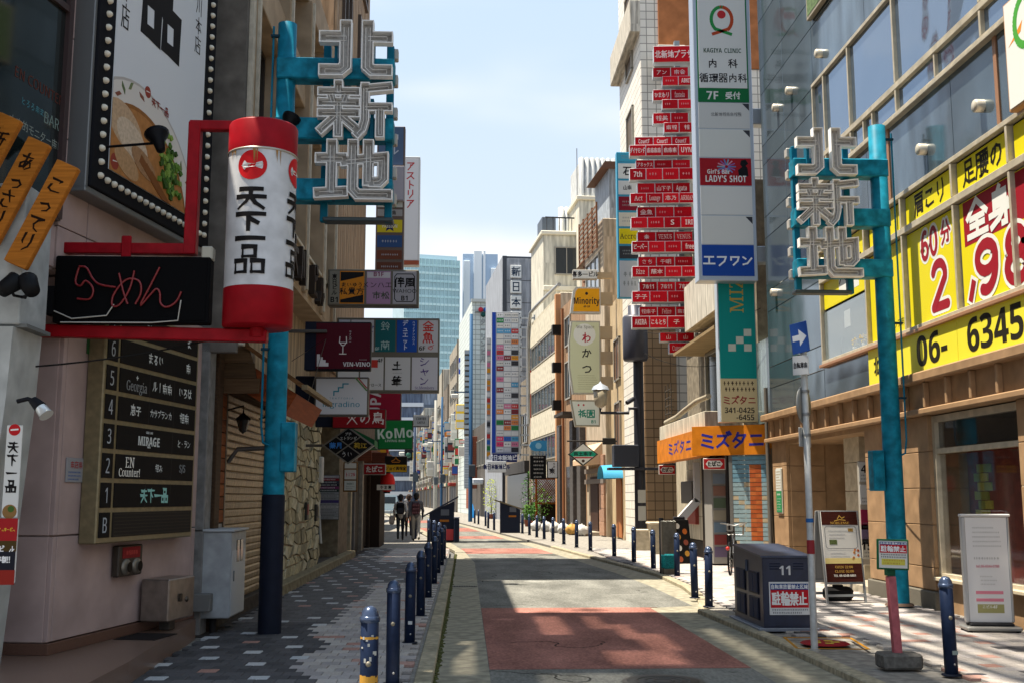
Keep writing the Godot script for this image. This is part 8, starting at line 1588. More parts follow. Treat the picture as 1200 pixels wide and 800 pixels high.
	s = thing("cream_sign", "long cream curved hanging sign with red and black kana", "sign", Vector3(4.72, 7.09, -43.0))
	prism(s, "case", [Vector2(-0.56, 1.45), Vector2(-0.66, 0.6), Vector2(-0.66, -0.4), Vector2(-0.52, -1.45), Vector2(0.6, -1.45), Vector2(0.6, 1.45)], -0.15, 0.15, mat("#a39f92", 0.4, 0.4)); p = prism(s, "panel", [Vector2(-0.5, 1.39), Vector2(-0.6, 0.6), Vector2(-0.6, -0.4), Vector2(-0.46, -1.39), Vector2(0.55, -1.39), Vector2(0.55, 1.39)], 0.15, 0.165, mat("#c5c9a8", 0.45)); panel_size[p] = Vector3(1.1, 2.8, 0.33)
	shape(p, "pale_circle", disc_points(0.44, 24, Vector2(-0.03, 0.9)), mat("#d5d7d0", 0.5)); txt(p, "わ", 0.55, 0.22, 0.14, mat("#a32a3c", 0.5), 0.12).position.z += 0.002; txt(p, "か", 0.55, 0.44, 0.14, ink, 0.12); txt(p, "つ", 0.55, 0.66, 0.14, ink, 0.12); txt(p, "Wa Space", 0.5, 0.07, 0.045, mat("#6a6a60", 0.5), 0.1, false, 0.9, false, true).position.z += 0.002; small_print(p, 0.2, 0.74, 0.92, 0.96, 7, mat("#8d8a6c", 0.5), 0.4)
	for y in [-1.0, 0.0, 1.0]: box(s, "arm", Vector3(0.85, y, -0.05), Vector3(0.5, 0.5, 0.24), mat("#a8977d", 0.6))
	s = thing("white_tapered_sign", "white tapered hanging sign with green kanji", "sign", Vector3(4.71, 4.89, -43.0))
	prism(s, "case", [Vector2(-0.6, 0.52), Vector2(-0.42, -0.52), Vector2(0.56, -0.52), Vector2(0.58, 0.52)], -0.15, 0.15, mat("#8d8877", 0.4, 0.4)); p = prism(s, "panel", [Vector2(-0.53, 0.46), Vector2(-0.37, -0.46), Vector2(0.51, -0.46), Vector2(0.53, 0.46)], 0.15, 0.165, mat("#cbd0c6", 0.45)); panel_size[p] = Vector3(1.0, 0.92, 0.33); txt(p, "祇園", 0.53, 0.52, 0.34, mat("#177a66", 0.5), 0.13, false, 1.0); txt(p, "B1", 0.8, 0.86, 0.14, mat("#177a66", 0.5)); shape(p, "mark", disc_points(0.04, 10, Vector2(-0.28, 0.32)), mat("#a3303c", 0.5)); shape(p, "mark", disc_points(0.04, 10, Vector2(-0.08, 0.32)), mat("#a3303c", 0.5))
	# green diamond sign
	s = thing("green_diamond_sign", "white diamond sign with a green name band on a black arm", "sign", Vector3(4.44, 3.23, -41.5)); prism(s, "case", [Vector2(-0.57, 0), Vector2(0, 0.44), Vector2(0.57, 0), Vector2(0, -0.44)], -0.1, 0.1, mat("#3a3a38", 0.5)); p = prism(s, "panel", [Vector2(-0.5, 0), Vector2(0, 0.385), Vector2(0.5, 0), Vector2(0, -0.385)], 0.1, 0.115, mat("#c9c7bf", 0.45)); panel_size[p] = Vector3(1.0, 0.77, 0.23)
	shape(p, "green_band", [Vector2(-0.5, 0.0), Vector2(-0.34, 0.12), Vector2(0.34, 0.12), Vector2(0.5, 0.0), Vector2(0.4, -0.08), Vector2(-0.4, -0.08)], mat("#1d8a6e", 0.5)); txt(p, "#土#子", 0.5, 0.48, 0.2, ink, 0.14, false, 1.1).position.z += 0.002; shape(p, "red_band", [Vector2(-0.36, -0.1), Vector2(0.36, -0.1), Vector2(0.3, -0.15), Vector2(-0.3, -0.15)], mat("#a33030", 0.5)); shape(p, "emblem", disc_points(0.06, 12, Vector2(0, -0.25)), mat("#4a3a34", 0.5)); tube(s, "arm", [Vector3(-0.6, 0.5, 0), Vector3(1.3, 0.5, 0)], 0.03, mat("#2a2826", 0.5), 6); box(s, "arm_plate", Vector3(1.0, 0.5, 0), Vector3(0.5, 0.25, 0.06), mat("#2a2826", 0.5), 0.02)
	# signs on the banded building
	s = thing("blue_oval_sign", "bright blue rounded hanging sign", "sign", Vector3(3.65, 4.18, -55.0)); prism(s, "case", [Vector2(-0.45, 0), Vector2(-0.36, 0.2), Vector2(-0.18, 0.26), Vector2(0.42, 0.26), Vector2(0.42, -0.26), Vector2(-0.18, -0.26), Vector2(-0.36, -0.2)], -0.1, 0.1, mat("#3f93c4", 0.4)); shape(_keep(s, 0.2), "cloud_drawing", disc_points(0.16, 10), mat("#8fc8e2", 0.5))
	s = sign_case("black_list_sign", "black hanging list of white bar names", Vector3(3.565, 3.090, -54.0), 0.790, 1.160, 0.25, mat("#1c1c1e", 0.5))
	for j in 6: p = panel(s, 0.05, 0.02 + j * 0.163, 0.95, 0.17 + j * 0.163, mat("#141416", 0.4)); small_print(p, 0.15, 0.2, 0.85, 0.8, 1, mat("#b5b5b0", 0.6), 0.8)
	s = sign_case("white_brush_sign", "white hanging sign with black brush writing", Vector3(4.195, 2.940, -53.0), 0.530, 0.820, 0.25, mat("#26272a", 0.5)); p = panel(s, 0.08, 0.05, 0.92, 0.95, mat("#c6c9cb", 0.5)); txt(p, "やま", 0.65, 0.22, 0.16, ink, 0.12, true); txt(p, "東", 0.45, 0.6, 0.4, ink, 0.12, false, 1.0, true)
	# wide directory of coloured plates
	s = sign_case("colour_plate_directory", "huge hanging directory of coloured plates with a blue side strip", Vector3(2.455, 8.690, -68.0), 1.710, 8.860, 0.4, mat("#8f939a", 0.4, 0.4)); panel(s, 0.02, 0.005, 0.15, 0.99, mat("#24449c", 0.45), "blue_strip")
	var pc := ["#c4c6c8", "#c0708e", "#b9bbbd", "#c6c8ca", "#bfc1c4", "#d0d0d0", "#b4b6ba", "#cacaca", "#c2c0bb", "#c77a4a", "#3a3b40", "#c9c6c0", "#b03a3a", "#2f5fb0", "#c98a2c", "#2c7a44", "#c0c3c6", "#7a2a30", "#4a90b8", "#bdbfc0", "#c43f6a", "#35353a"]; var r := RandomNumberGenerator.new(); r.seed = 5
	for j in 26:
		for i in 3:
			p = panel(s, 0.18 + i * 0.27, 0.008 + j * 0.0378, 0.435 + i * 0.27, 0.039 + j * 0.0378, mat(pc[r.randi() % 22], 0.45), "name_plate"); small_print(p, 0.1, 0.25, 0.9, 0.75, 1, mat("#45464c" if r.randf() < 0.6 else "#c5c5c5", 0.6), 0.8)
	s = sign_case("navy_name_sign", "navy building name board under the colour plate directory", Vector3(2.420, 4.040, -67.6), 1.520, 0.520, 0.3, mat("#20264f", 0.45)); p = panel(s, 0.0, 0.0, 1.0, 1.0, mat("#222a58", 0.45)); txt(p, "新日本新地ビル", 0.5, 0.5, 0.6, mat("#c5c9d4", 0.5), 0.15, false, 0.85)
	s = sign_case("white_name_sign", "white building name board below the navy name board", Vector3(1.900, 3.465, -66.8), 1.140, 0.670, 0.3, mat("#a9adb5", 0.45)); p = panel(s, 0.02, 0.05, 0.98, 0.95, mat("#c5c8cc", 0.45)); txt(p, "新日本新地ビル", 0.5, 0.5, 0.5, mat("#2a2f55", 0.5), 0.15, false, 0.7)
	s = sign_case("narrow_plate_list", "narrow list of small plates beside the blue strip", Vector3(1.455, 7.855, -69.5), 0.270, 7.710, 0.3, mat("#8f9296", 0.5))
	for j in 20: panel(s, 0.1, 0.01 + j * 0.049, 0.9, 0.045 + j * 0.049, mat(pc[r.randi() % 16], 0.5), "name_plate")
	var lf := thing("ladder_frame", "grey steel ladder frame behind the colour plate directory", "frame", Vector3(3.73, 8.4, -67.0)); var st := st_new()
	for x in [-0.4, 0.5]: add_box(st, Transform3D(Basis(), Vector3(x, 0, 0)), Vector3(0.1, 8.8, 0.1))
	for j in 15: add_box(st, Transform3D(Basis(), Vector3(0.05, -4.2 + j * 0.6, 0)), Vector3(0.9, 0.1, 0.1))
	commit(st, lf, "ladder", mat("#a3a8ac", 0.4, 0.4))
	# name lists before the white tiled building
	s = sign_case("grey_plate_list", "tall list of grey plates stepping out from the white tiled building", Vector3(0.225, 11.455, -104.0), 0.730, 8.210, 0.4, mat("#6d665c", 0.5))
	for j in 16: panel(s, 0.04, 0.01 + j * 0.0615, 0.9, 0.05 + j * 0.0615, mat(["#9aa3aa", "#7d8f9c", "#aab0b2"][j % 3], 0.4), "name_plate", 0.2)
	s = sign_case("pale_plate_list", "pale list of thin name rows beside red brick", Vector3(0.250, 4.785, -100.0), 0.700, 4.690, 0.3, mat("#8f969e", 0.5))
	for j in 20: panel(s, 0.05, 0.01 + j * 0.049, 0.95, 0.042 + j * 0.049, mat(["#b4bcc4", "#a6aeb8"][j % 2], 0.5), "name_plate")
	s = sign_case("brick_red_board", "brick red board beside the pale list", Vector3(0.850, 4.790, -100.2), 0.420, 4.700, 0.3, mat("#8a4f3c", 0.6, 0.0, "tile_fine", 0.4)); panel(s, 0.03, 0.01, 0.97, 0.99, mat("#8f5440", 0.6, 0.0, "tile_fine", 0.4))
	s = sign_case("parking_sign", "blue square sign with a white letter on a post", Vector3(-0.460, 15.955, -120.0), 0.660, 1.790, 0.3, mat("#1f44a0", 0.45)); p = panel(s, 0.04, 0.04, 0.96, 0.96, mat("#2249ad", 0.45)); txt(p, "C", 0.5, 0.5, 0.6, mat("#d5dbe8", 0.5))
	# black street pole with transformer drum, lamp and box
	var bp := thing("transformer_pole", "black street pole carrying a grey transformer drum and a lantern", "pole", Vector3(5.5, 0.0, -34.6)); var bm := mat("#25262f", 0.45, 0.2)
	lathe(bp, "shaft", [[0.19, 0.0], [0.17, 3.0], [0.16, 6.0], [0.14, 7.3], [0.0, 7.3]], bm, Vector3.ZERO, 16); lathe(bp, "drum", [[0.0, 0.0], [0.36, 0.0], [0.4, 0.08], [0.4, 1.35], [0.36, 1.42], [0.22, 1.44], [0.22, 1.75], [0.0, 1.78]], mat("#383a46", 0.45, 0.2), Vector3(-0.12, 5.9, 0.25), 22)
	box(bp, "switch_box", Vector3(-0.5, 2.9, 0.3), Vector3(0.78, 0.68, 0.5), mat("#2b303b", 0.45, 0.2), 0.02); box(bp, "switch_shelf", Vector3(-0.1, 2.5, 0.25), Vector3(1.9, 0.08, 0.4), bm, 0.01); box(bp, "shelf_end", Vector3(0.95, 2.52, 0.25), Vector3(0.5, 0.3, 0.3), bm, 0.03)
	for e in [[0.9, 1.35], [1.45, 1.85]]: box(bp, "notice", Vector3(0.02, (e[0] + e[1]) / 2, 0.185), Vector3(0.24, e[1] - e[0], 0.02), mat("#b5b5ae", 0.6), 0.0)
	tube(bp, "lamp_arm", [Vector3(0, 4.4, 0.1), Vector3(-0.35, 4.4, 0.2), Vector3(-0.35, 4.25, 0.2), Vector3(-1.25, 4.25, 0.25), Vector3(-1.25, 4.4, 0.25)], 0.045, bm, 8)
	lathe(bp, "lantern_glass", [[0.08, 0.0], [0.18, 0.08], [0.24, 0.55], [0.0, 0.56]], mat("#a59c86", 0.3), Vector3(-1.25, 4.42, 0.25), 6); lathe(bp, "lantern_cap", [[0.29, 0.0], [0.22, 0.12], [0.06, 0.2], [0.0, 0.28]], mat("#9aa1ab", 0.4, 0.3), Vector3(-1.25, 4.97, 0.25), 6); tube(bp, "camera", [Vector3(-0.2, 4.7, 0.3), Vector3(-0.45, 4.55, 0.45)], 0.07, bm, 8)

func _keep(s: Node3D, z: float) -> MeshInstance3D:
	var c: MeshInstance3D = s.get_child(0); panel_size[c] = Vector3(1, 1, z); return c

# ---------- gate signs: channel letters with glass tubes on teal frames ----------
const GATE := {"北": "7 1.4 7 16.6 5.6 18.2 1 18.2,1 5.6 7 5.6,13.4 1.4 13.4 16.6 14.8 18.2 19 18.2,13.4 5.6 19 5.6",
	"新": "5.4 0.8 5.4 3.4,0.9 3.6 10.2 3.6,3.2 4 3.9 7,7.6 4 6.9 7,0.9 7.6 10.2 7.6,0.9 11.6 10.2 11.6,5.5 7.4 5.5 19,5 12.6 1 17.6,6.2 12.6 9.8 16.6,12.8 1.6 12.8 14 12.1 17.4 11 19,12.8 2.4 19.2 1.4,12.8 9.2 19.2 9.2,17 9.2 17 19",
	"地": "4 1 4 17.4,0.9 5.8 6.8 5.8,0.7 17.9 7.1 17.4,9.8 1 9.8 16.4 11.2 18.3 19.3 18.3,7.8 6.8 18.1 5.4 18.1 12.6 17 14 15.6 14,14 1 14 13.6"}

func gate_letter(parent: Node3D, ch: String, at: Vector3, w: float, h: float, sw: float):
	var metal := mat("#bab7b4", 0.5, 0.0, "soft", 3.0); var rim_m := mat("#efedea", 0.45)
	var outers := []; var holes := []; var back := st_new(); var z := 0.0; var tubes := st_new()
	for s in GATE[ch].split(","):
		var f: PackedFloat64Array = s.split_floats(" "); var pl := PackedVector2Array()
		for k in range(0, f.size() - 1, 2): pl.append(Vector2((f[k] / 20.0 - 0.5) * w, (0.5 - f[k + 1] / 20.0) * h))
		var polys := Geometry2D.offset_polyline(pl, sw / 2, Geometry2D.JOIN_MITER, Geometry2D.END_SQUARE)
		var cur: PackedVector2Array = polys[0]
		z += 0.0006; add_prism(back, Transform3D(), cur, -0.004, z)
		var next := []; var cut := []
		for hl in holes:
			for q in Geometry2D.clip_polygons(hl, cur): cut.append(q)
		for o in outers:
			var mg := Geometry2D.merge_polygons(o, cur); var big := []
			for q in mg:
				if Geometry2D.is_polygon_clockwise(q): cut.append(q)
				else: big.append(q)
			if big.size() == 1: cur = big[0]
			else: next.append(o)
		next.append(cur); outers = next; holes = cut
		# two glass tubes along each stroke
		var t0 := []; var t1 := []
		for k in pl.size():
			var dir := (pl[mini(k + 1, pl.size() - 1)] - pl[maxi(k - 1, 0)]).normalized(); var nr := Vector2(-dir.y, dir.x) * sw * 0.2
			t0.append(Vector3(pl[k].x + nr.x, pl[k].y + nr.y, 0.05)); t1.append(Vector3(pl[k].x - nr.x, pl[k].y - nr.y, 0.05))
		t0.append(t0[-1].lerp(t1[-1], 0.5) + Vector3(0, 0, 0.004)); t1.reverse()
		add_tube(tubes, t0 + t1, 0.0055, 6)
	var rim := st_new()
	for o in outers + holes:
		for k in o.size():
			var a: Vector2 = o[k]; var b: Vector2 = o[(k + 1) % o.size()]; var d := b - a
			add_box(rim, Transform3D(Basis(Vector3(0, 0, 1), d.angle()), Vector3((a.x + b.x) / 2, (a.y + b.y) / 2, 0.05)), Vector3(d.length() + 0.012, 0.013, 0.12 + 0.0007 * (k % 4)))
	var lb := commit(back, parent, "letter", metal, at); commit(rim, lb, "rim", rim_m); commit(tubes, lb, "glass_tube", mat("#e2dfda", 0.15))

func gate_sign(at: Vector3, dir: float, label: String):
	var teal := mat("#2095b4", 0.5, 0.0, "blotch", 0.7); var navy := mat("#1d2230", 0.55, 0.0, "soft", 1.0)
	var t := thing("gate_sign", label, "street sign", at, 0, "neon gate signs at the street entrance")
	if dir > 0:
		lathe(t, "pole_foot", [[0.135, 0.0], [0.135, 1.58], [0.125, 1.6]], navy, Vector3.ZERO, 20); lathe(t, "pole", [[0.125, 1.6], [0.12, 4.0], [0.115, 7.38], [0.0, 7.4]], teal, Vector3.ZERO, 20)
	else:
		lathe(t, "pole", [[0.14, 0.0], [0.13, 4.0], [0.125, 7.12], [0.0, 7.14]], teal, Vector3.ZERO, 20)
	var top := 6.88 if dir > 0 else 6.55
	for k in 3:
		var y := top - 0.11 - k * 0.765
		box(t, "arm", Vector3(dir * 0.62, y, 0.02), Vector3(1.44, 0.27, 0.25), teal, 0.015)
	for x in [0.5, 1.28]: box(t, "back_frame", Vector3(dir * x, top - 0.88, -0.04), Vector3(0.09, 2.25, 0.1), mat("#146a85", 0.5), 0.008)
	box(t, "back_tray", Vector3(dir * 0.92, top - 1.98, -0.06), Vector3(0.85, 0.05, 0.2), mat("#3a464a", 0.5, 0.2), 0.01)
	var names := "北新地"
	for k in 3:
		gate_letter(t, names[k], Vector3(dir * 0.88, top + 0.08 - k * 0.765, 0.2), 0.87 if k else 0.83, 0.67 if k < 2 else 0.71, 0.135 if k == 0 else (0.098 if k == 1 else 0.118))
		for s in [-0.25, 0.2]: box(t, "letter_stay", Vector3(dir * 0.88 + s, top + 0.0 - k * 0.765, 0.12), Vector3(0.04, 0.5, 0.14), mat("#165f78", 0.5))
		# edge of the same letters on the far side
		box(t, "rear_letter_edge", Vector3(dir * 1.31, top + 0.18 - k * 0.765, -0.15), Vector3(0.12, 0.14, 0.12), mat("#b0aca6", 0.5, 0.2), 0.01); box(t, "rear_letter_edge", Vector3(dir * 1.31, top - 0.16 - k * 0.765, -0.15), Vector3(0.12, 0.14, 0.12), mat("#b0aca6", 0.5, 0.2), 0.01)
	# conduit and box
	var cx := -dir * 0.16 if dir > 0 else 0.2
	tube(t, "conduit", [Vector3(cx, top + 0.45, 0.05), Vector3(cx, 2.4, 0.05), Vector3(cx * 0.8, 2.2, 0.08), Vector3(cx * 0.3, 2.16, 0.12)], 0.014, mat("#176f8a", 0.5), 6)
	for y in [7.2, 4.4, 3.3]: box(t, "clip", Vector3(cx * 0.8, y if dir > 0 else y - 0.3, 0.06), Vector3(0.12, 0.03, 0.05), mat("#1b3a48", 0.5))
	box(t, "control_box", Vector3(dir * 0.16 if dir > 0 else -0.24, 2.15 if dir > 0 else 1.95, 0.0), Vector3(0.17, 0.58, 0.22), teal, 0.012)
	if dir < 0: lathe(t, "foot_ring", [[0.2, 0.0], [0.19, 0.03], [0.14, 0.04]], mat("#5a4a40", 0.7), Vector3(0, 0.04, 0), 20)

func gate_signs():
	gate_sign(Vector3(-2.24, 0.04, -13.06), 1.0, "teal neon gate sign on a navy footed pole by the shutter")
	gate_sign(Vector3(6.2, 0.04, -15.76), -1.0, "teal neon gate sign on an all teal pole by the brown building")

func ramen_signs():
	var red := mat("#9c1420", 0.4, 0.0, "soft", 1.0); var z := -9.8
	var t := thing("ramen_lightbox", "red and white round ramen light column with black brush letters", "sign", Vector3(-1.87, 3.1, z))
	var R := 0.31
	lathe(t, "foot_drum", [[0.0, 0.0], [R - 0.012, 0.0], [R, 0.012], [R, 0.34]], red, Vector3.ZERO, 36); lathe(t, "white_drum", [[R - 0.004, 0.34], [R - 0.004, 1.58]], mat("#d6d8dc", 0.4, 0.0, "soft", 0.9), Vector3.ZERO, 36); lathe(t, "cap_drum", [[R, 1.58], [R, 1.85], [R - 0.01, 1.865], [0.0, 1.87]], red, Vector3.ZERO, 36)
	lathe(t, "joint_ring", [[R, 1.57], [R + 0.008, 1.58], [R, 1.59]], mat("#a9a49a", 0.4, 0.4), Vector3.ZERO, 36)
	# print wrapped round the drum: the strokes follow its curve
	for a0 in [-0.12, 1.45]:
		var st := st_new(); var pts := []
		for k in 28: pts.append(Vector2(cos(TAU * k / 28.0), sin(TAU * k / 28.0)) * 0.135)
		for k in 28:
			var q := [Vector2.ZERO, pts[k], pts[(k + 1) % 28]]; var v := []
			for p in q: v.append(wrap_pt(p + Vector2(0, 1.42), a0, R + 0.001))
			for w in [v[0], v[2], v[1]]: st.add_vertex(w)
		commit(st, t, "red_disc", mat("#c01d22", 0.4))
		st = st_new(); var dash := [Vector2(-0.1, 0.0), Vector2(-0.04, 0.022), Vector2(0.03, 0.012), Vector2(0.1, 0.026), Vector2(0.085, -0.005), Vector2(0.02, -0.012), Vector2(-0.06, -0.02)]
		for k in range(1, 6):
			for p in [dash[0], dash[k + 1], dash[k]]: st.add_vertex(wrap_pt(p + Vector2(0, 1.415), a0, R + 0.004))
		commit(st, t, "white_dash", mat("#d5d3d0", 0.4))
		st = st_new(); var ys := [1.13, 0.91, 0.755, 0.565]; var hs := [0.23, 0.18, 0.1, 0.25]
		for k in 4:
			for pl in strokes_of("天下一品"[k]):
				for j in pl.size() - 1:
					var a: Vector2 = Vector2((pl[j].x / 20.0 - 0.5) * 0.28, (0.5 - pl[j].y / 20.0) * hs[k]) + Vector2(0, ys[k]); var b: Vector2 = Vector2((pl[j + 1].x / 20.0 - 0.5) * 0.28, (0.5 - pl[j + 1].y / 20.0) * hs[k]) + Vector2(0, ys[k])
					var d := (b - a).normalized(); var nr := Vector2(-d.y, d.x); a -= d * 0.016; b += d * 0.014
					var wa: float = 0.046 - 0.008 * j; var wb: float = 0.036 - 0.008 * j
					z_step += 0.0002; var rr := R + 0.002 + fmod(z_step, 0.0018)
					for s in 4:
						var p0 := a.lerp(b, s / 4.0); var p1 := a.lerp(b, (s + 1) / 4.0); var w0 := lerpf(wa, wb, s / 4.0) / 2; var w1 := lerpf(wa, wb, (s + 1) / 4.0) / 2
						quad(st, wrap_pt(p0 - nr * w0, a0, rr), wrap_pt(p0 + nr * w0, a0, rr), wrap_pt(p1 + nr * w1, a0, rr), wrap_pt(p1 - nr * w1, a0, rr))
		commit(st, t, "lettering", mat("#1a1819", 0.5))
	# rust that has run down from the cap's seam
	var rs := st_new(); var rr := RandomNumberGenerator.new(); rr.seed = 12
	for k in 16:
		var x: float = [-0.02, 0.19, -0.24][k % 3] + rr.randfn() * 0.018; var l := rr.randf_range(0.03, 0.16); z_step += 0.0002; var rq := R + 0.0015 + fmod(z_step, 0.0015)
		for v in [Vector2(x - 0.006, 1.57), Vector2(x + 0.006, 1.57), Vector2(x + 0.001, 1.57 - l)]: rs.add_vertex(wrap_pt(v, 0.0, rq))
	commit(rs, t, "rust_streak", mat("#9a7444", 0.8))
	tube(t, "spindle", [Vector3(0, -0.08, 0), Vector3(0, 0.02, 0)], 0.07, red, 12)
	# red bracket of square tube
	var b := thing("red_bracket", "red square tube bracket holding the ramen signs", "bracket", Vector3(-3.0, 3.1, z))
	var bars := [[Vector3(-0.9, -0.03, -0.02), Vector3(1.22, -0.07, -0.02), 0.11], [Vector3(-0.8, 0.73, -0.08), Vector3(0.52, 0.73, -0.08), 0.10], [Vector3(0.49, 0.68, -0.08), Vector3(0.49, 1.93, -0.08), 0.11], [Vector3(0.44, 1.9, -0.08), Vector3(1.1, 1.9, -0.08), 0.09]]
	for e in bars:
		var d: Vector3 = e[1] - e[0]; var st := st_new(); add_box(st, Transform3D(Basis(Vector3(0, 0, 1), atan2(d.y, d.x)), (e[0] + e[1]) / 2), Vector3(d.length(), e[2], e[2]), 0.008); commit(st, b, "tube", red)
	box(b, "gusset", Vector3(-0.07, 0.73, -0.02), Vector3(0.09, 0.22, 0.03), red, 0.01)
	# black neon box
	var n := sign_case("neon_box", "black box sign with red unlit noodle script tubes", Vector3(-2.955, 3.42, z + 0.06), 1.36, 0.6, 0.14, mat("#0c0c0e", 0.85))
	var np := panel(n, 0.02, 0.04, 0.98, 0.96, mat("#08080a", 0.8)); var st2 := st_new(); var g := mat("#74171c", 0.25)
	var script := ["-0.42 0.16 -0.44 0.05 -0.4 0.02 -0.36 0.06 -0.3 0.0 -0.32 -0.08 -0.42 -0.08", "-0.42 0.17 -0.36 0.16 -0.3 0.07 -0.24 0.03 -0.12 0.01", "-0.10 0.12 -0.06 -0.02 -0.02 -0.12", "0.02 0.14 -0.01 0.0 -0.08 -0.12 -0.14 -0.13 -0.13 -0.04 -0.04 0.07 0.06 0.06 0.08 -0.03 0.04 -0.12", "0.22 0.17 0.15 0.02 0.08 -0.13 0.16 -0.04 0.2 0.0 0.23 -0.03 0.24 -0.11 0.29 -0.14 0.36 -0.1 0.4 -0.02"]
	for s in script:
		var f: PackedFloat64Array = s.split_floats(" "); var pts := []
		for k in range(0, f.size() - 1, 2): pts.append(Vector3(f[k] * 1.1, f[k + 1] * 1.15, 0.03))
		add_tube(st2, smooth_path(pts), 0.0095, 7)
	commit(st2, np, "neon_tube", g)
	tube(n, "lead_wire", [Vector3(-0.66, -0.2, 0.09), Vector3(-0.5, -0.27, 0.1), Vector3(-0.2, -0.24, 0.1), Vector3(-0.14, -0.14, 0.1)], 0.006, mat("#b5b3ad", 0.5), 5); tube(n, "lead_wire", [Vector3(-0.6, -0.3, 0.09), Vector3(0.2, -0.3, 0.1), Vector3(0.42, -0.28, 0.1), Vector3(0.44, -0.1, 0.1)], 0.006, mat("#b5b3ad", 0.5), 5)
	for x in [-0.7, 0.64]: box(n, "mount", Vector3(x, -0.1 if x < 0 else 0.34, 0), Vector3(0.1, 0.26 if x < 0 else 0.12, 0.12), mat("#151517" if x < 0 else "#a9a69a", 0.5), 0.01)

func wrap_pt(p: Vector2, a0: float, r: float) -> Vector3:
	var a := a0 + p.x / 0.31
	return Vector3(sin(a) * r, p.y, cos(a) * r)

func smooth_path(pts: Array) -> Array:
	var c := Curve3D.new()
	for k in pts.size():
		var tg: Vector3 = (pts[mini(k + 1, pts.size() - 1)] - pts[maxi(k - 1, 0)]) * 0.18
		c.add_point(pts[k], -tg, tg)
	c.bake_interval = 0.02
	return Array(c.get_baked_points())

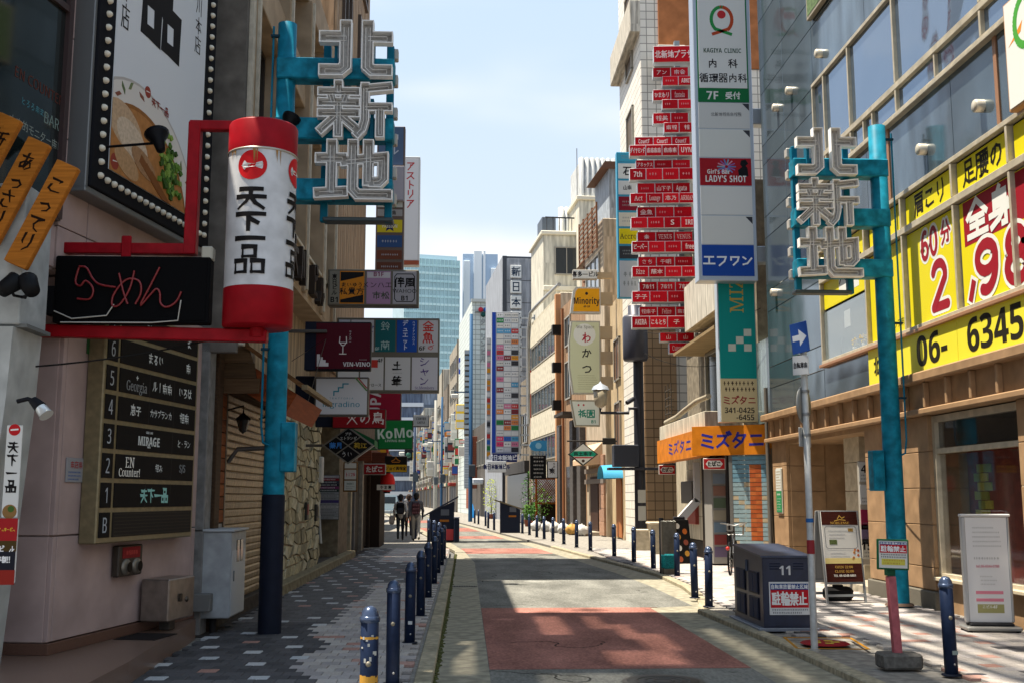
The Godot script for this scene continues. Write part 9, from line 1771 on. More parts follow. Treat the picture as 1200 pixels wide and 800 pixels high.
# ---------- street furniture ----------
func bollards_and_cabinets():
	var navy := mat("#1f2a42", 0.4, 0.1, "soft", 3.0); var cap := mat("#3d4a63", 0.25, 0.4); var dark := mat("#141a28", 0.5)
	var b := thing("bollard", "navy bollard", "bollard", Vector3(0, 0, 0))
	lathe(b, "post", [[0.0, 0.0], [0.058, 0.0], [0.058, 0.79], [0.0, 0.79]], navy, Vector3.ZERO, 18); lathe(b, "collar", [[0.06, 0.755], [0.065, 0.76], [0.065, 0.79], [0.058, 0.795]], cap, Vector3.ZERO, 18)
	lathe(b, "dome", [[0.058, 0.795], [0.052, 0.825], [0.035, 0.848], [0.014, 0.858], [0.0, 0.86]], cap, Vector3.ZERO, 18); lathe(b, "foot_ring", [[0.085, 0.0], [0.085, 0.012], [0.06, 0.016]], dark, Vector3.ZERO, 18)
	lathe(b, "badge", [[0.0, 0.006], [0.016, 0.006], [0.018, 0.0]], mat("#7a7466", 0.5, 0.3), Vector3(0, 0.5, 0.057), 12, Basis(Vector3.RIGHT, PI / 2)); lathe(b, "bolt", [[0.0, 0.005], [0.01, 0.003], [0.011, 0.0]], mat("#9a9a98", 0.4, 0.6), Vector3(0.01, 0.1, 0.057), 8, Basis(Vector3.RIGHT, PI / 2))
	var left := [[-0.6, 9.55], [-0.59, 12.2], [-0.58, 14.9], [-0.57, 17.6], [-0.56, 20.4], [-0.56, 23.2], [-0.54, 25.9], [-0.54, 28.6], [-0.75, 33.0], [-1.0, 36.0], [-1.25, 38.6]]
	var right := [[4.3, 9.82], [3.51, 16.0], [3.6, 17.4], [4.24, 22.17], [4.16, 24.48], [4.11, 26.99], [3.99, 29.65], [3.72, 32.9], [3.53, 35.1], [3.35, 37.6], [3.17, 40.04], [3.02, 42.29], [2.86, 44.25], [2.72, 46.8], [2.53, 48.98], [1.42, 54.04], [1.2, 57.5], [1.15, 62.0], [0.8, 66.0], [0.6, 68.5]]
	var marks := {0: "navy bollard with a badge next to the stickered bollard", 1: "navy bollard with a small white sticker near its foot"}
	b.position = Vector3(-0.6, 0.05, -9.55); b.set_meta("label", marks[0]); b.set_meta("group", "bollards along the shaded pavement")
	for k in range(1, left.size()):
		var o := copy_of(b, Vector3(left[k][0], 0.05 if k < 8 else 0.03, -left[k][1]), 0, marks.get(k, "plain navy bollard in the row along the shaded pavement"))
		o.rotation_degrees = Vector3(sin(k * 2.7) * 0.7, 0, cos(k * 3.9) * 0.7)
		if k == 1: box(o, "sticker", Vector3(0.005, 0.22, 0.058), Vector3(0.045, 0.035, 0.004), mat("#b9bcbc", 0.6))
	for k in right.size():
		var lb := "plain navy bollard in the row along the sunlit pavement"
		if k == 0: lb = "navy bollard with a sticker standing beside the pink post"
		elif k == 1: lb = "navy bollard standing beside the numbered navy cabinet"
		var o := copy_of(b, Vector3(right[k][0], 0.05, -right[k][1]), 0, lb); o.set_meta("group", "bollards along the sunlit pavement")
		o.rotation_degrees = Vector3(sin(k * 1.7) * 0.7, 0, cos(k * 2.9) * 0.8)
		if k == 0: box(o, "sticker", Vector3(0.02, 0.2, 0.057), Vector3(0.05, 0.035, 0.004), mat("#7d8a86", 0.6))
		if k >= 11:
			for c in o.get_children():
				if c.name.begins_with("badge") or c.name.begins_with("bolt"): o.remove_child(c); c.free()
	# the stickered one by the camera
	var s := copy_of(b, Vector3(-0.61, 0.05, -7.3), 0, "navy bollard scuffed with torn yellow and white stickers")
	var yl := mat("#b98a3a", 0.6); var r := RandomNumberGenerator.new(); r.seed = 6
	for e in [[0.4, 0.06, yl], [0.66, 0.018, yl]]:
		var st := st_new()
		for k in 10:
			var a0 := -1.35 + k * 0.27; var a1 := a0 + 0.27; var h0: float = e[1] * (0.5 + 0.5 * r.randf()); 
			quad(st, Vector3(sin(a0) * 0.0592, e[0] - h0 / 2, cos(a0) * 0.0592), Vector3(sin(a1) * 0.0592, e[0] - h0 / 2, cos(a1) * 0.0592), Vector3(sin(a1) * 0.0592, e[0] + h0 / 2, cos(a1) * 0.0592), Vector3(sin(a0) * 0.0592, e[0] + h0 / 2, cos(a0) * 0.0592))
		commit(st, s, "torn_sticker", e[2])
	for k in 9: var q := box(s, "torn_scrap", Vector3(sin(-0.8 + k * 0.2) * 0.0592, 0.6 + 0.08 * sin(k * 2.3), cos(-0.8 + k * 0.2) * 0.0592), Vector3(0.014, 0.01 + 0.008 * (k % 3), 0.003), mat("#a9a9a4", 0.6)); q.rotation.y = -0.8 + k * 0.2
	# numbered navy cabinet
	var cm := mat("#232c45", 0.4, 0.15, "soft", 1.5); var c := thing("navy_cabinet", "navy sloping ground cabinet numbered 11 with a no parking sign", "cabinet", Vector3(3.8, 0.05, -13.75))
	box(c, "base", Vector3(0, 0.02, 0), Vector3(0.72, 0.04, 1.45), mat("#6d7480", 0.5, 0.3), 0.006)
	var st := st_new(); add_prism(st, Transform3D(Basis(Vector3(0, 0, 1), Vector3(0, 1, 0), Vector3(-1, 0, 0)), Vector3(0.29, 0, 0)), PackedVector2Array([Vector2(-0.69, 0.04), Vector2(0.69, 0.04), Vector2(0.69, 0.85), Vector2(-0.69, 0.93)]), 0.0, 0.58); commit(st, c, "body", cm)
	st = st_new(); add_prism(st, Transform3D(Basis(Vector3(0, 0, 1), Vector3(0, 1, 0), Vector3(-1, 0, 0)), Vector3(0.31, 0, 0)), PackedVector2Array([Vector2(-0.71, 0.935), Vector2(0.71, 0.852), Vector2(0.71, 0.875), Vector2(-0.71, 0.958)]), 0.0, 0.62); commit(st, c, "lid", mat("#3c465e", 0.35, 0.3, "soft", 1.5))
	for j in 2:
		for i in 2:
			var gx := box(c, "grille", Vector3(-0.296, 0.24 + i * 0.3, 0.3 - j * 0.62), Vector3(0.014, 0.26, 0.44), mat("#161c2b", 0.5), 0.004)
			for q in 2: box(gx, "mesh_panel", Vector3(-0.008, 0, -0.1 + q * 0.2), Vector3(0.008, 0.22, 0.18), mat("#2d364c", 0.6))
	for j in 2: box(c, "handle", Vector3(-0.298, 0.72, -0.05 + j * 0.05), Vector3(0.014, 0.14, 0.018), mat("#4a5468", 0.4, 0.3), 0.004)
	for j in 2:
		for i in 3: box(c, "louvre", Vector3(-0.14 + j * 0.28, 0.78 - i * 0.03, 0.694), Vector3(0.13, 0.012, 0.016), mat("#1a2236", 0.5), 0.004)
	var front := box(c, "front_plate", Vector3(0, 0.45, 0.692), Vector3(0.57, 0.78, 0.01), cm, 0.003); panel_size[front] = Vector3(0.57, 0.78, 0.01); txt(front, "11", 0.46, 0.175, 0.14, mat("#c6c8ca", 0.5), 0.1, false, 1.0)
	var nb := box(c, "notice_plate", Vector3(0.02, 0.38, 0.702), Vector3(0.48, 0.38, 0.012), mat("#c9cbcc", 0.5), 0.003); panel_size[nb] = Vector3(0.48, 0.38, 0.012); no_parking(nb, 0.03, 0.05, 0.97, 0.78)
	# two house shaped information cabinets
	for k in 2:
		var h := thing("kiosk_cabinet", ["dark house shaped utility cabinet on the shaded pavement", "dark house shaped utility cabinet on the sunlit pavement"][k], "cabinet", [Vector3(-0.85, 0.03, -40.5), Vector3(2.05, 0.03, -50.3)][k], [0, 0][k])
		var fl := 1.0 if k == 0 else -1.0
		prism(h, "body", [Vector2(-0.45, 0.0), Vector2(0.45, 0.0), Vector2(0.45, 1.25 + 0.2 * fl), Vector2(-0.45, 1.25 - 0.2 * fl)], -0.7, 0.0, mat("#1d2333", 0.5)); prism(h, "roof", [Vector2(-0.72, 1.15 - 0.3 * fl), Vector2(-0.72, 1.21 - 0.3 * fl), Vector2(0.6, 1.36 + 0.28 * fl), Vector2(0.6, 1.3 + 0.28 * fl)], -0.78, 0.06, mat("#2c3242" if k == 0 else "#6b6350", 0.5)); box(h, "plate", Vector3(0.12, 1.05, 0.01), Vector3(0.3, 0.22, 0.02), mat("#565c68", 0.5)); box(h, "label_strip", Vector3(0.1, 0.75, 0.01), Vector3(0.34, 0.08, 0.02), mat("#8f5a24", 0.6)); 
		if k == 0: box(h, "red_notice", Vector3(0.28, 0.25, 0.012), Vector3(0.3, 0.4, 0.02), mat("#b5454a", 0.6))
	for k in 3:
		var f := thing("barrier_post", ["short thick navy barrier post beside the shaded utility cabinet", "short thick navy barrier post behind the shaded utility cabinet", "short thick navy barrier post by the walkers"][k], "post", [Vector3(-0.3, 0.03, -40.2), Vector3(-0.55, 0.03, -42.0), Vector3(-1.95, 0.03, -43.0)][k]); box(f, "post", Vector3(0, 0.42, 0), Vector3(0.2, 0.84, 0.2), mat("#1d2333", 0.5), 0.03); box(f, "cap", Vector3(0, 0.86, 0), Vector3(0.22, 0.05, 0.22), mat("#33394a", 0.4), 0.02)

func no_parking(p: MeshInstance3D, u0: float, v0: float, u1: float, v1: float):
	var d: Vector3 = panel_size[p]; var bx := func(a: float, b: float, m: Material): shape(p, "colour_band", [Vector2((u0 - 0.5) * d.x, (0.5 - a) * d.y), Vector2((u1 - 0.5) * d.x, (0.5 - a) * d.y), Vector2((u1 - 0.5) * d.x, (0.5 - b) * d.y), Vector2((u0 - 0.5) * d.x, (0.5 - b) * d.y)], m)
	var vm := lerpf(v0, v1, 0.26)
	bx.call(v0, vm, mat("#27457c", 0.5)); bx.call(vm, v1, mat("#b11f2a", 0.5))
	var w1 := txt(p, "自転車放置禁止区域", (u0 + u1) / 2, (v0 + vm) / 2, (vm - v0) * 0.7, mat("#d5d8dc", 0.5), 0.13, false, (u1 - u0) * d.x / ((vm - v0) * 0.7 * d.y) / 9.9); w1.position.z += 0.002
	var w2 := txt(p, "駐輪禁止", (u0 + u1) / 2, (vm + v1) / 2, (v1 - vm) * 0.74, mat("#dfe0e0", 0.5), 0.12, false, (u1 - u0) * d.x / ((v1 - vm) * 0.74 * d.y) / 4.6); w2.position.z += 0.002
	small_print(p, u0 + 0.02, v1 + 0.02, u1 - 0.02, minf(v1 + 0.2, 0.98), 2, mat("#55595e", 0.6), 0.7)

func pavement_things():
	# white sign post
	var t := thing("white_sign_post", "slim white sign post with blue arrow sign", "sign post", Vector3(3.57, 0.05, -11.37)); var wm := mat("#c3c4c2", 0.45, 0.1, "soft", 2.0)
	lathe(t, "post", [[0.036, 0.0], [0.033, 3.1], [0.0, 3.12]], wm, Vector3.ZERO, 16); lathe(t, "blue_band", [[0.0395, 1.3], [0.0395, 1.34]], mat("#2c5f9c", 0.5), Vector3.ZERO, 16); lathe(t, "red_tag", [[0.0395, 0.98], [0.0395, 1.12]], mat("#8a2f34", 0.5), Vector3.ZERO, 16)
	lathe(t, "foot_patch", [[0.06, 0.0], [0.055, 0.02], [0.038, 0.03]], mat("#8f8c85", 0.7), Vector3.ZERO, 14)
	var bs := box(t, "arrow_plate", Vector3(-0.05, 3.22, 0.05), Vector3(0.21, 0.32, 0.012), mat("#2d4f94", 0.45), 0.002); bs.rotation_degrees = Vector3(0, -52, 6); panel_size[bs] = Vector3(0.21, 0.34, 0.012)
	shape(bs, "white_arrow", [Vector2(-0.085, 0.03), Vector2(0.0, 0.03), Vector2(0.0, 0.09), Vector2(0.09, 0.0), Vector2(0.0, -0.09), Vector2(0.0, -0.03), Vector2(-0.085, -0.03)], mat("#d0d4da", 0.5))
	var sb := box(t, "white_plate", Vector3(-0.05, 2.93, 0.05), Vector3(0.17, 0.2, 0.012), mat("#c5c6c6", 0.5), 0.002); sb.rotation_degrees.y = -38; panel_size[sb] = Vector3(0.17, 0.2, 0.012); txt(sb, "自転車#", 0.5, 0.5, 0.3, mat("#2b2b2e", 0.6), 0.13, false, 0.6)
	lathe(t, "round_sign_back", [[0.0, 0.006], [0.2, 0.006], [0.2, -0.006], [0.0, -0.006]], mat("#8a8984", 0.45, 0.5), Vector3(0.0, 2.52, -0.06), 26, Basis(Vector3.UP, 0.9) * Basis(Vector3.RIGHT, PI / 2)); var bp := box(t, "oblong_sign_back", Vector3(0.0, 2.18, -0.06), Vector3(0.3, 0.2, 0.012), mat("#a6a7a6", 0.4, 0.4), 0.004); bp.rotation_degrees.y = 50
	for y in [2.66, 2.42, 2.2]: lathe(t, "clamp", [[0.046, -0.015], [0.048, 0.0], [0.046, 0.015]], mat("#7d7e7f", 0.4, 0.5), Vector3(0, y, 0), 14)
	# pink post with a no parking board
	t = thing("pink_sign_post", "faded pink square post with green framed no parking board on a concrete block", "sign post", Vector3(4.0, 0.05, -10.25), 0)
	var blk := box(t, "concrete_block", Vector3(0, 0.07, 0), Vector3(0.36, 0.14, 0.26), mat("#6d6a65", 0.9, 0.0, "concrete", 2.0), 0.02); var post := Node3D.new(); post.free()
	var pm := box(t, "post", Vector3(-0.025, 0.47, 0), Vector3(0.075, 0.72, 0.075), mat("#b5646a", 0.6, 0.0, "soft", 2.0), 0.006); pm.rotation_degrees.z = 2.4
	var pg := box(t, "post_head", Vector3(-0.045, 0.865, 0), Vector3(0.078, 0.06, 0.078), mat("#1f4a34", 0.6), 0.004)
	var fr := box(t, "board", Vector3(-0.03, 1.03, 0.05), Vector3(0.3, 0.28, 0.022), mat("#1d5136", 0.5), 0.006); fr.rotation_degrees.z = -2.0
	panel_size[fr] = Vector3(0.3, 0.28, 0.022); var fp := box(fr, "notice", Vector3(0, 0, 0.012), Vector3(0.266, 0.246, 0.006), mat("#c6c6c0", 0.5)); panel_size[fp] = Vector3(0.266, 0.246, 0.006)
	no_parking(fp, 0.02, 0.03, 0.98, 0.44); shape(fp, "yellow_block", [Vector2(-0.11, -0.04), Vector2(0.11, -0.04), Vector2(0.11, -0.095), Vector2(-0.11, -0.095)], mat("#c2b84e", 0.5), 0.002); small_print(fp, 0.12, 0.66, 0.9, 0.88, 2, mat("#8a2f2f", 0.6), 0.6)
	# roll-up banner stand
	t = thing("banner_stand", "white standing banner on a low wheeled base by the shop window", "banner", Vector3(6.14, 0.05, -12.9), -8)
	box(t, "base_plate", Vector3(0, 0.05, 0), Vector3(0.62, 0.05, 0.34), mat("#8d8d8a", 0.4, 0.4), 0.015); box(t, "base_box", Vector3(0, 0.09, 0), Vector3(0.5, 0.05, 0.2), mat("#26272a", 0.5), 0.02)
	for x in [-0.27, 0.27]:
		for z in [-0.13, 0.13]: lathe(t, "wheel", [[0.0, 0.02], [0.028, 0.02], [0.028, -0.02], [0.0, -0.02]], mat("#1a1a1b", 0.7), Vector3(x, 0.028, z), 12, Basis(Vector3(0, 0, 1), PI / 2))
	box(t, "side_pole", Vector3(-0.255, 0.72, 0), Vector3(0.05, 1.22, 0.08), mat("#a9abad", 0.4, 0.4), 0.012); box(t, "side_pole", Vector3(0.255, 0.72, 0), Vector3(0.03, 1.22, 0.08), mat("#a9abad", 0.4, 0.4), 0.012); box(t, "top_bar", Vector3(0, 1.345, 0), Vector3(0.57, 0.035, 0.1), mat("#c2c3c3", 0.4, 0.3), 0.01)
	var sh := box(t, "sheet", Vector3(0, 0.72, 0.02), Vector3(0.48, 1.21, 0.02), mat("#d3d3d2", 0.5), 0.003); panel_size[sh] = Vector3(0.48, 1.21, 0.02)
	var gt := mat("#a9a9a6", 0.6)
	small_print(sh, 0.15, 0.08, 0.85, 0.3, 5, gt, 0.4); small_print(sh, 0.15, 0.37, 0.85, 0.42, 1, gt, 0.5); txt(sh, "tel.06-6344-0780", 0.5, 0.47, 0.026, mat("#c47a86", 0.6), 0.1, false, 0.8); small_print(sh, 0.3, 0.55, 0.7, 0.66, 3, gt, 0.4)
	for v in [0.72, 0.79]: shape(sh, "pink_bar", [Vector2(-0.15, (0.5 - v) * 1.21 + 0.018), Vector2(0.16, (0.5 - v) * 1.21 + 0.018), Vector2(0.16, (0.5 - v) * 1.21 - 0.018), Vector2(-0.15, (0.5 - v) * 1.21 - 0.018)], mat("#cf7f8e", 0.5))
	shape(sh, "olive_block", [Vector2(-0.14, -0.4), Vector2(0.16, -0.4), Vector2(0.16, -0.5), Vector2(-0.14, -0.5)], mat("#9a9664", 0.5)); txt(sh, "こビル4F", 0.5, 0.855, 0.03, mat("#d5d5cc", 0.6), 0.12).position.z += 0.002
	# A-frame menu board
	t = thing("menu_stand", "brown and white folding menu stand with metal legs", "menu board", Vector3(5.62, 0.05, -16.6), 6)
	var al := mat("#a3a5a6", 0.35, 0.5)
	for k in 2:
		var lean := 0.13 if k == 0 else -0.16; var z0 := 0.24 if k == 0 else -0.26
		var leaf := st_new(); var bsx := Basis(Vector3.RIGHT, -lean)
		for x in [-0.3, 0.3]: add_box(leaf, Transform3D(bsx, Vector3(x, 0.68, z0 - sin(lean) * 0.68)), Vector3(0.03, 1.36, 0.03))
		for y in [0.12, 0.3, 1.34]: add_box(leaf, Transform3D(bsx, Vector3(0, y, z0 - sin(lean) * y)), Vector3(0.6, 0.035, 0.03))
		commit(leaf, t, "leg_frame", al)
		var pb := box(t, "board", Vector3(0, 0.83, z0 - sin(lean) * 0.83 + (0.018 if k == 0 else -0.018)), Vector3(0.58, 1.04, 0.012), mat("#c9c6bf", 0.5) if k == 0 else mat("#8f8f8d", 0.5), 0.003); pb.basis = bsx
		if k == 0:
			panel_size[pb] = Vector3(0.58, 1.04, 0.012); var H := 1.04
			var br := mat("#4c2620", 0.5, 0.0, "wood", 1.5); var yl := mat("#c39a4a", 0.5)
			shape(pb, "brown_block", [Vector2(-0.285, H / 2), Vector2(0.285, H / 2), Vector2(0.285, H / 2 - 0.2), Vector2(-0.285, H / 2 - 0.2)], br); shape(pb, "brown_block", [Vector2(-0.285, -H / 2), Vector2(0.285, -H / 2), Vector2(0.285, -H / 2 + 0.27), Vector2(-0.285, -H / 2 + 0.27)], br)
			decor_lines(pb, "crest", [[Vector2(-0.08, 0.38), Vector2(0.0, 0.4), Vector2(0.09, 0.39)], [Vector2(-0.03, 0.41), Vector2(0.0, 0.46), Vector2(0.04, 0.42), Vector2(0.08, 0.44)], [Vector2(0.0, 0.42), Vector2(0.03, 0.48)]], 0.012, yl); txt(pb, "NOBLESSE", 0.5, 0.165, 0.035, yl, 0.1, false, 1.2, false, true).position.z += 0.002
			decor_lines(pb, "border", [[Vector2(-0.25, 0.27), Vector2(-0.22, 0.3), Vector2(0.22, 0.3), Vector2(0.25, 0.27), Vector2(0.25, 0.0), Vector2(0.22, -0.03), Vector2(-0.22, -0.03), Vector2(-0.25, 0.0), Vector2(-0.25, 0.27)]], 0.007, mat("#5f5f66", 0.6)); small_print(pb, 0.16, 0.25, 0.7, 0.4, 3, mat("#a5a5a5", 0.6), 0.35); shape(pb, "photo", [Vector2(-0.19, 0.1), Vector2(-0.07, 0.1), Vector2(-0.07, 0.03), Vector2(-0.19, 0.03)], mat("#6d7a4a", 0.5, 0.0, "blotch", 6.0)); shape(pb, "photo", [Vector2(0.12, 0.27), Vector2(0.2, 0.27), Vector2(0.2, 0.22), Vector2(0.12, 0.22)], mat("#b58f4a", 0.5, 0.0, "blotch", 6.0))
			shape(pb, "yellow_glow_print", [Vector2(-0.285, -0.17), Vector2(0.285, -0.17), Vector2(0.285, -0.25), Vector2(-0.285, -0.25)], mat("#d3bf7d", 0.5)); small_print(pb, 0.16, 0.57, 0.7, 0.66, 2, mat("#a5a5a5", 0.6), 0.35)
			for j in 9: shape(pb, "leaf_print", disc_points(0.02, 6, Vector2(0.2 + 0.05 * sin(j * 2.0), -0.12 + 0.07 * cos(j * 1.7))), mat(["#c77a4a", "#b5623c", "#cf9a5a"][j % 3], 0.5))
			txt(pb, "OPEN 22:00", 0.5, 0.79, 0.035, yl, 0.1, false, 1.0, false, true).position.z += 0.002; txt(pb, "CLOSE 02:00", 0.5, 0.85, 0.035, yl, 0.1, false, 1.0, false, true).position.z += 0.002; txt(pb, "TEL 06-6348-8801", 0.5, 0.91, 0.032, mat("#d8d4c8", 0.5), 0.1, false, 0.95).position.z += 0.002
	var wgt := thing("black_weight", "black water weight under the menu stand", "weight", Vector3(5.65, 0.05, -16.75)); box(wgt, "tank", Vector3(0, 0.12, 0), Vector3(0.42, 0.2, 0.26), mat("#1e1e20", 0.6), 0.05); box(wgt, "handle", Vector3(0, 0.235, 0), Vector3(0.16, 0.03, 0.06), mat("#2b2b2d", 0.6), 0.012)
	# tenant posters behind the teal pole
	var s := sign_case("tenant_posters", "rack of small tenant posters in the brown entrance behind the teal pole", Vector3(6.98, 1.35, -18.6), 0.56, 1.75, 0.06, mat("#a49f94", 0.5, 0.2))
	var pcs := [[0.0, 0.0, "#c3c6c4", "4F"], [0.5, 0.0, "#c9cbc8", ""], [0.0, 0.22, "#c6c8c8", ""], [0.5, 0.22, "#cfd0ce", "7F"], [0.0, 0.46, "#8f2a4a", ""], [0.5, 0.46, "#bfc0be", ""], [0.0, 0.6, "#6d5f7a", ""], [0.0, 0.74, "#b9b8ae", "150"], [0.5, 0.74, "#b5222c", "カフ"]]
	for e in pcs:
		var q := panel(s, e[0] + 0.02, e[1] + 0.01, e[0] + 0.48, e[1] + 0.2, mat(e[2], 0.5), "poster"); small_print(q, 0.1, 0.6, 0.9, 0.95, 2, mat("#5a5a60", 0.6), 0.5)
		if e[3] != "": txt(q, e[3], 0.5, 0.35, 0.4, mat("#1c1c20", 0.6) if e[3] != "カフ" else mat("#d8d5d0", 0.5), 0.14)
	# street bin boxes, hand pole and A-board by the cream shop
	t = thing("plastic_crate", "beige plastic tub on the pavement by the cream shop", "tub", Vector3(5.55, 0.04, -30.6)); prism(t, "tub", [Vector2(-0.3, 0.0), Vector2(0.3, 0.0), Vector2(0.42, 0.85), Vector2(-0.42, 0.85)], -0.5, 0.0, mat("#c2b79c", 0.6, 0.0, "soft", 1.0)); box(t, "rim", Vector3(0, 0.87, -0.25), Vector3(0.92, 0.06, 0.6), mat("#cbc1a8", 0.6), 0.02)
	t = thing("plastic_crate", "small cream box beside the black street pole", "tub", Vector3(5.25, 0.04, -33.0)); box(t, "box", Vector3(0, 0.3, 0), Vector3(0.5, 0.6, 0.4), mat("#c6bca4", 0.6, 0.0, "soft", 1.0), 0.02); box(t, "lid", Vector3(0, 0.61, 0), Vector3(0.54, 0.05, 0.44), mat("#d0c7b0", 0.6), 0.015)
	t = thing("waste_bin", "steel street bin with a teal plastic bag by the bollards", "bin", Vector3(4.18, 0.04, -22.75)); box(t, "body", Vector3(0, 0.55, 0), Vector3(0.3, 1.1, 0.3), mat("#5d5a52", 0.35, 0.6, "soft", 2.0), 0.02); box(t, "bag", Vector3(-0.02, 0.28, 0.1), Vector3(0.3, 0.36, 0.16), mat("#1f7f86", 0.4, 0.0, "blotch", 4.0), 0.06); tube(t, "post", [Vector3(-0.12, 0.0, -0.1), Vector3(-0.12, 1.15, -0.1)], 0.05, mat("#23252c", 0.5), 8)
	t = thing("sandwich_board", "black folding board with menu photographs before the cream shop", "menu board", Vector3(5.1, 0.04, -26.4), 25)
	for k in 2:
		var lf := box(t, "leaf", Vector3(0, 0.52, 0.14 if k == 0 else -0.16), Vector3(0.5, 1.06, 0.03), mat("#1d1c1c", 0.5), 0.008); lf.rotation.x = -0.16 if k == 0 else 0.18
		if k == 0:
			panel_size[lf] = Vector3(0.5, 1.06, 0.03)
			for j in 7: shape(lf, "food_photo", disc_points(0.07, 9, Vector2(-0.1 + 0.2 * (j % 2), 0.38 - j * 0.13)), mat(["#c9c3b8", "#b5622c", "#c98f3a", "#8a4a3a", "#d3cfc6", "#bd8a3a", "#a9583a"][j], 0.5))
	t = thing("lamp_pillar", "white slanting price pillar with a lamp hood beside the folding board", "sign post", Vector3(5.5, 0.04, -27.6)); box(t, "upper_pillar", Vector3(0.32, 1.95, 0), Vector3(0.16, 1.0, 0.12), mat("#cfcfcd", 0.5), 0.01); var sl := box(t, "slant", Vector3(0.05, 1.2, 0), Vector3(0.2, 0.85, 0.12), mat("#cfcfcd", 0.5), 0.01); sl.rotation.z = -0.75; box(t, "lower_box", Vector3(-0.15, 0.55, 0), Vector3(0.28, 1.1, 0.16), mat("#26262a", 0.5), 0.02)
	# rubbish bags
	var rr := RandomNumberGenerator.new(); rr.seed = 17
	for k in 6:
		t = thing("rubbish_bag", "white tied rubbish bag heaped against the dark shop pillars", "bag", Vector3(4.9 - k * 0.28, 0.03, -46.0 - k * 1.5) + Vector3(rr.randf_range(-0.1, 0.1), 0, 0), rr.randf() * 300, "rubbish bags waiting for collection"); var st := st_new(); st.set_smooth_group(1)
		var gpt := func(i: int, j: int) -> Vector3:
			var a := TAU * i / 12.0; var e := -PI / 2 + PI * j / 8.0; var q := 0.27 * (1.0 + 0.16 * sin(a * 3.0 + j) + 0.1 * cos(a * 5.0 - j * 2.0 + k)); return Vector3(cos(e) * cos(a) * q, 0.22 + sin(e) * q * 0.85, cos(e) * sin(a) * q)
		for i in 12:
			for j in 8: quad(st, gpt.call(i, j), gpt.call(i + 1, j), gpt.call(i + 1, j + 1), gpt.call(i, j + 1))
		commit(st, t, "sack", mat("#b9b9b7" if k != 1 else "#b08a4e", 0.4)); tube(t, "knot", [Vector3(0, 0.42, 0), Vector3(0.02, 0.52, 0.01)], 0.05, mat("#c6c6c4", 0.4), 6, 0.02)
	# potted plants at the restaurant
	for k in 5: plant(Vector3([3.95, 3.75, 3.6, 3.5, 2.0][k], 0.03, -[57.0, 58.6, 60.0, 61.6, 84.0][k]), [1.7, 0.9, 2.6, 0.8, 2.6][k], ["tall leafy potted shrub by the wooden lattice", "low leafy pot plant by the wooden lattice", "bushy potted tree beside the wooden lattice", "small leafy pot plant beyond the lattice", "bright yellow green potted shrub before the slate shop"][k], k)
	t = thing("wooden_lattice", "orange brown wooden lattice screen with a dark gate", "screen", Vector3(4.2, 0.03, -56.8), 4.86); var lm := mat("#8a4f24", 0.6, 0.0, "wood", 1.0)
	for x in [-0.55, 0.55]: box(t, "post", Vector3(x, 1.3, 0), Vector3(0.1, 2.6, 0.1), lm); 
	for y in [1.3, 2.55]: box(t, "rail", Vector3(0, y, 0), Vector3(1.2, 0.1, 0.08), lm)
	for k in 8:
		var a := box(t, "lath", Vector3(-0.4 + k * 0.12, 1.92, 0.01), Vector3(0.035, 1.5, 0.02), lm); a.rotation.z = 0.7; var b2 := box(t, "lath", Vector3(-0.4 + k * 0.12, 1.92, -0.012), Vector3(0.035, 1.5, 0.02), lm); b2.rotation.z = -0.7
	box(t, "gate", Vector3(0.1, 0.65, 0), Vector3(0.8, 1.2, 0.06), mat("#231a14", 0.5))
	# bicycle by the brown pier
	bicycle(Vector3(5.55, 0.05, -22.9), 70.0)
	# red and white barrier, cone
	t = thing("traffic_cone", "bright blue traffic cone far along the pavement", "cone", Vector3(0.55, 0.03, -88.0)); lathe(t, "cone", [[0.3, 0.06], [0.07, 1.1], [0.0, 1.12]], mat("#2a7fc4", 0.5), Vector3.ZERO, 14); box(t, "foot", Vector3(0, 0.03, 0), Vector3(0.6, 0.06, 0.6), mat("#2470b0", 0.5), 0.01)

func plant(at: Vector3, h: float, label: String, seed_: int):
	var t := thing("potted_plant", label, "plant", at); var r := RandomNumberGenerator.new(); r.seed = 100 + seed_
	lathe(t, "pot", [[0.0, 0.0], [0.16, 0.0], [0.22, 0.32], [0.24, 0.36], [0.0, 0.34]], mat("#7a4a3a", 0.7), Vector3.ZERO, 14); var st := st_new(); st.set_smooth_group(-1)
	var stems := st_new()
	for k in 6: add_tube(stems, [Vector3(0, 0.3, 0), Vector3(r.randf_range(-0.1, 0.1), 0.3 + h * 0.4, r.randf_range(-0.1, 0.1)), Vector3(r.randf_range(-0.35, 0.35), 0.3 + h * r.randf_range(0.6, 0.95), r.randf_range(-0.3, 0.3))], 0.018, 5, 0.006)
	commit(stems, t, "stems", mat("#4b3a24", 0.8))
	for k in 420:
		var hh := r.randf(); var rad := 0.45 * sqrt(r.randf()) * (0.5 + sin(hh * PI) * 0.8) * clampf(h / 1.6, 0.6, 1.2); var a := r.randf() * TAU; var o := Vector3(cos(a) * rad, 0.38 + hh * h, sin(a) * rad)
		var b := Basis.from_euler(Vector3(r.randf_range(-0.9, 0.9), r.randf() * TAU, r.randf_range(-0.6, 0.6))); var L := r.randf_range(0.08, 0.16); var w := L * 0.32
		quad(st, o, o + b * Vector3(w, 0.01, L * 0.5), o + b * Vector3(0, -0.02, L), o + b * Vector3(-w, 0.01, L * 0.5))
	var m := mat(["#4a6f2c", "#3f6a30", "#39602a", "#557a2f", "#9aa62c"][seed_ % 5], 0.6); commit(st, t, "foliage", m)

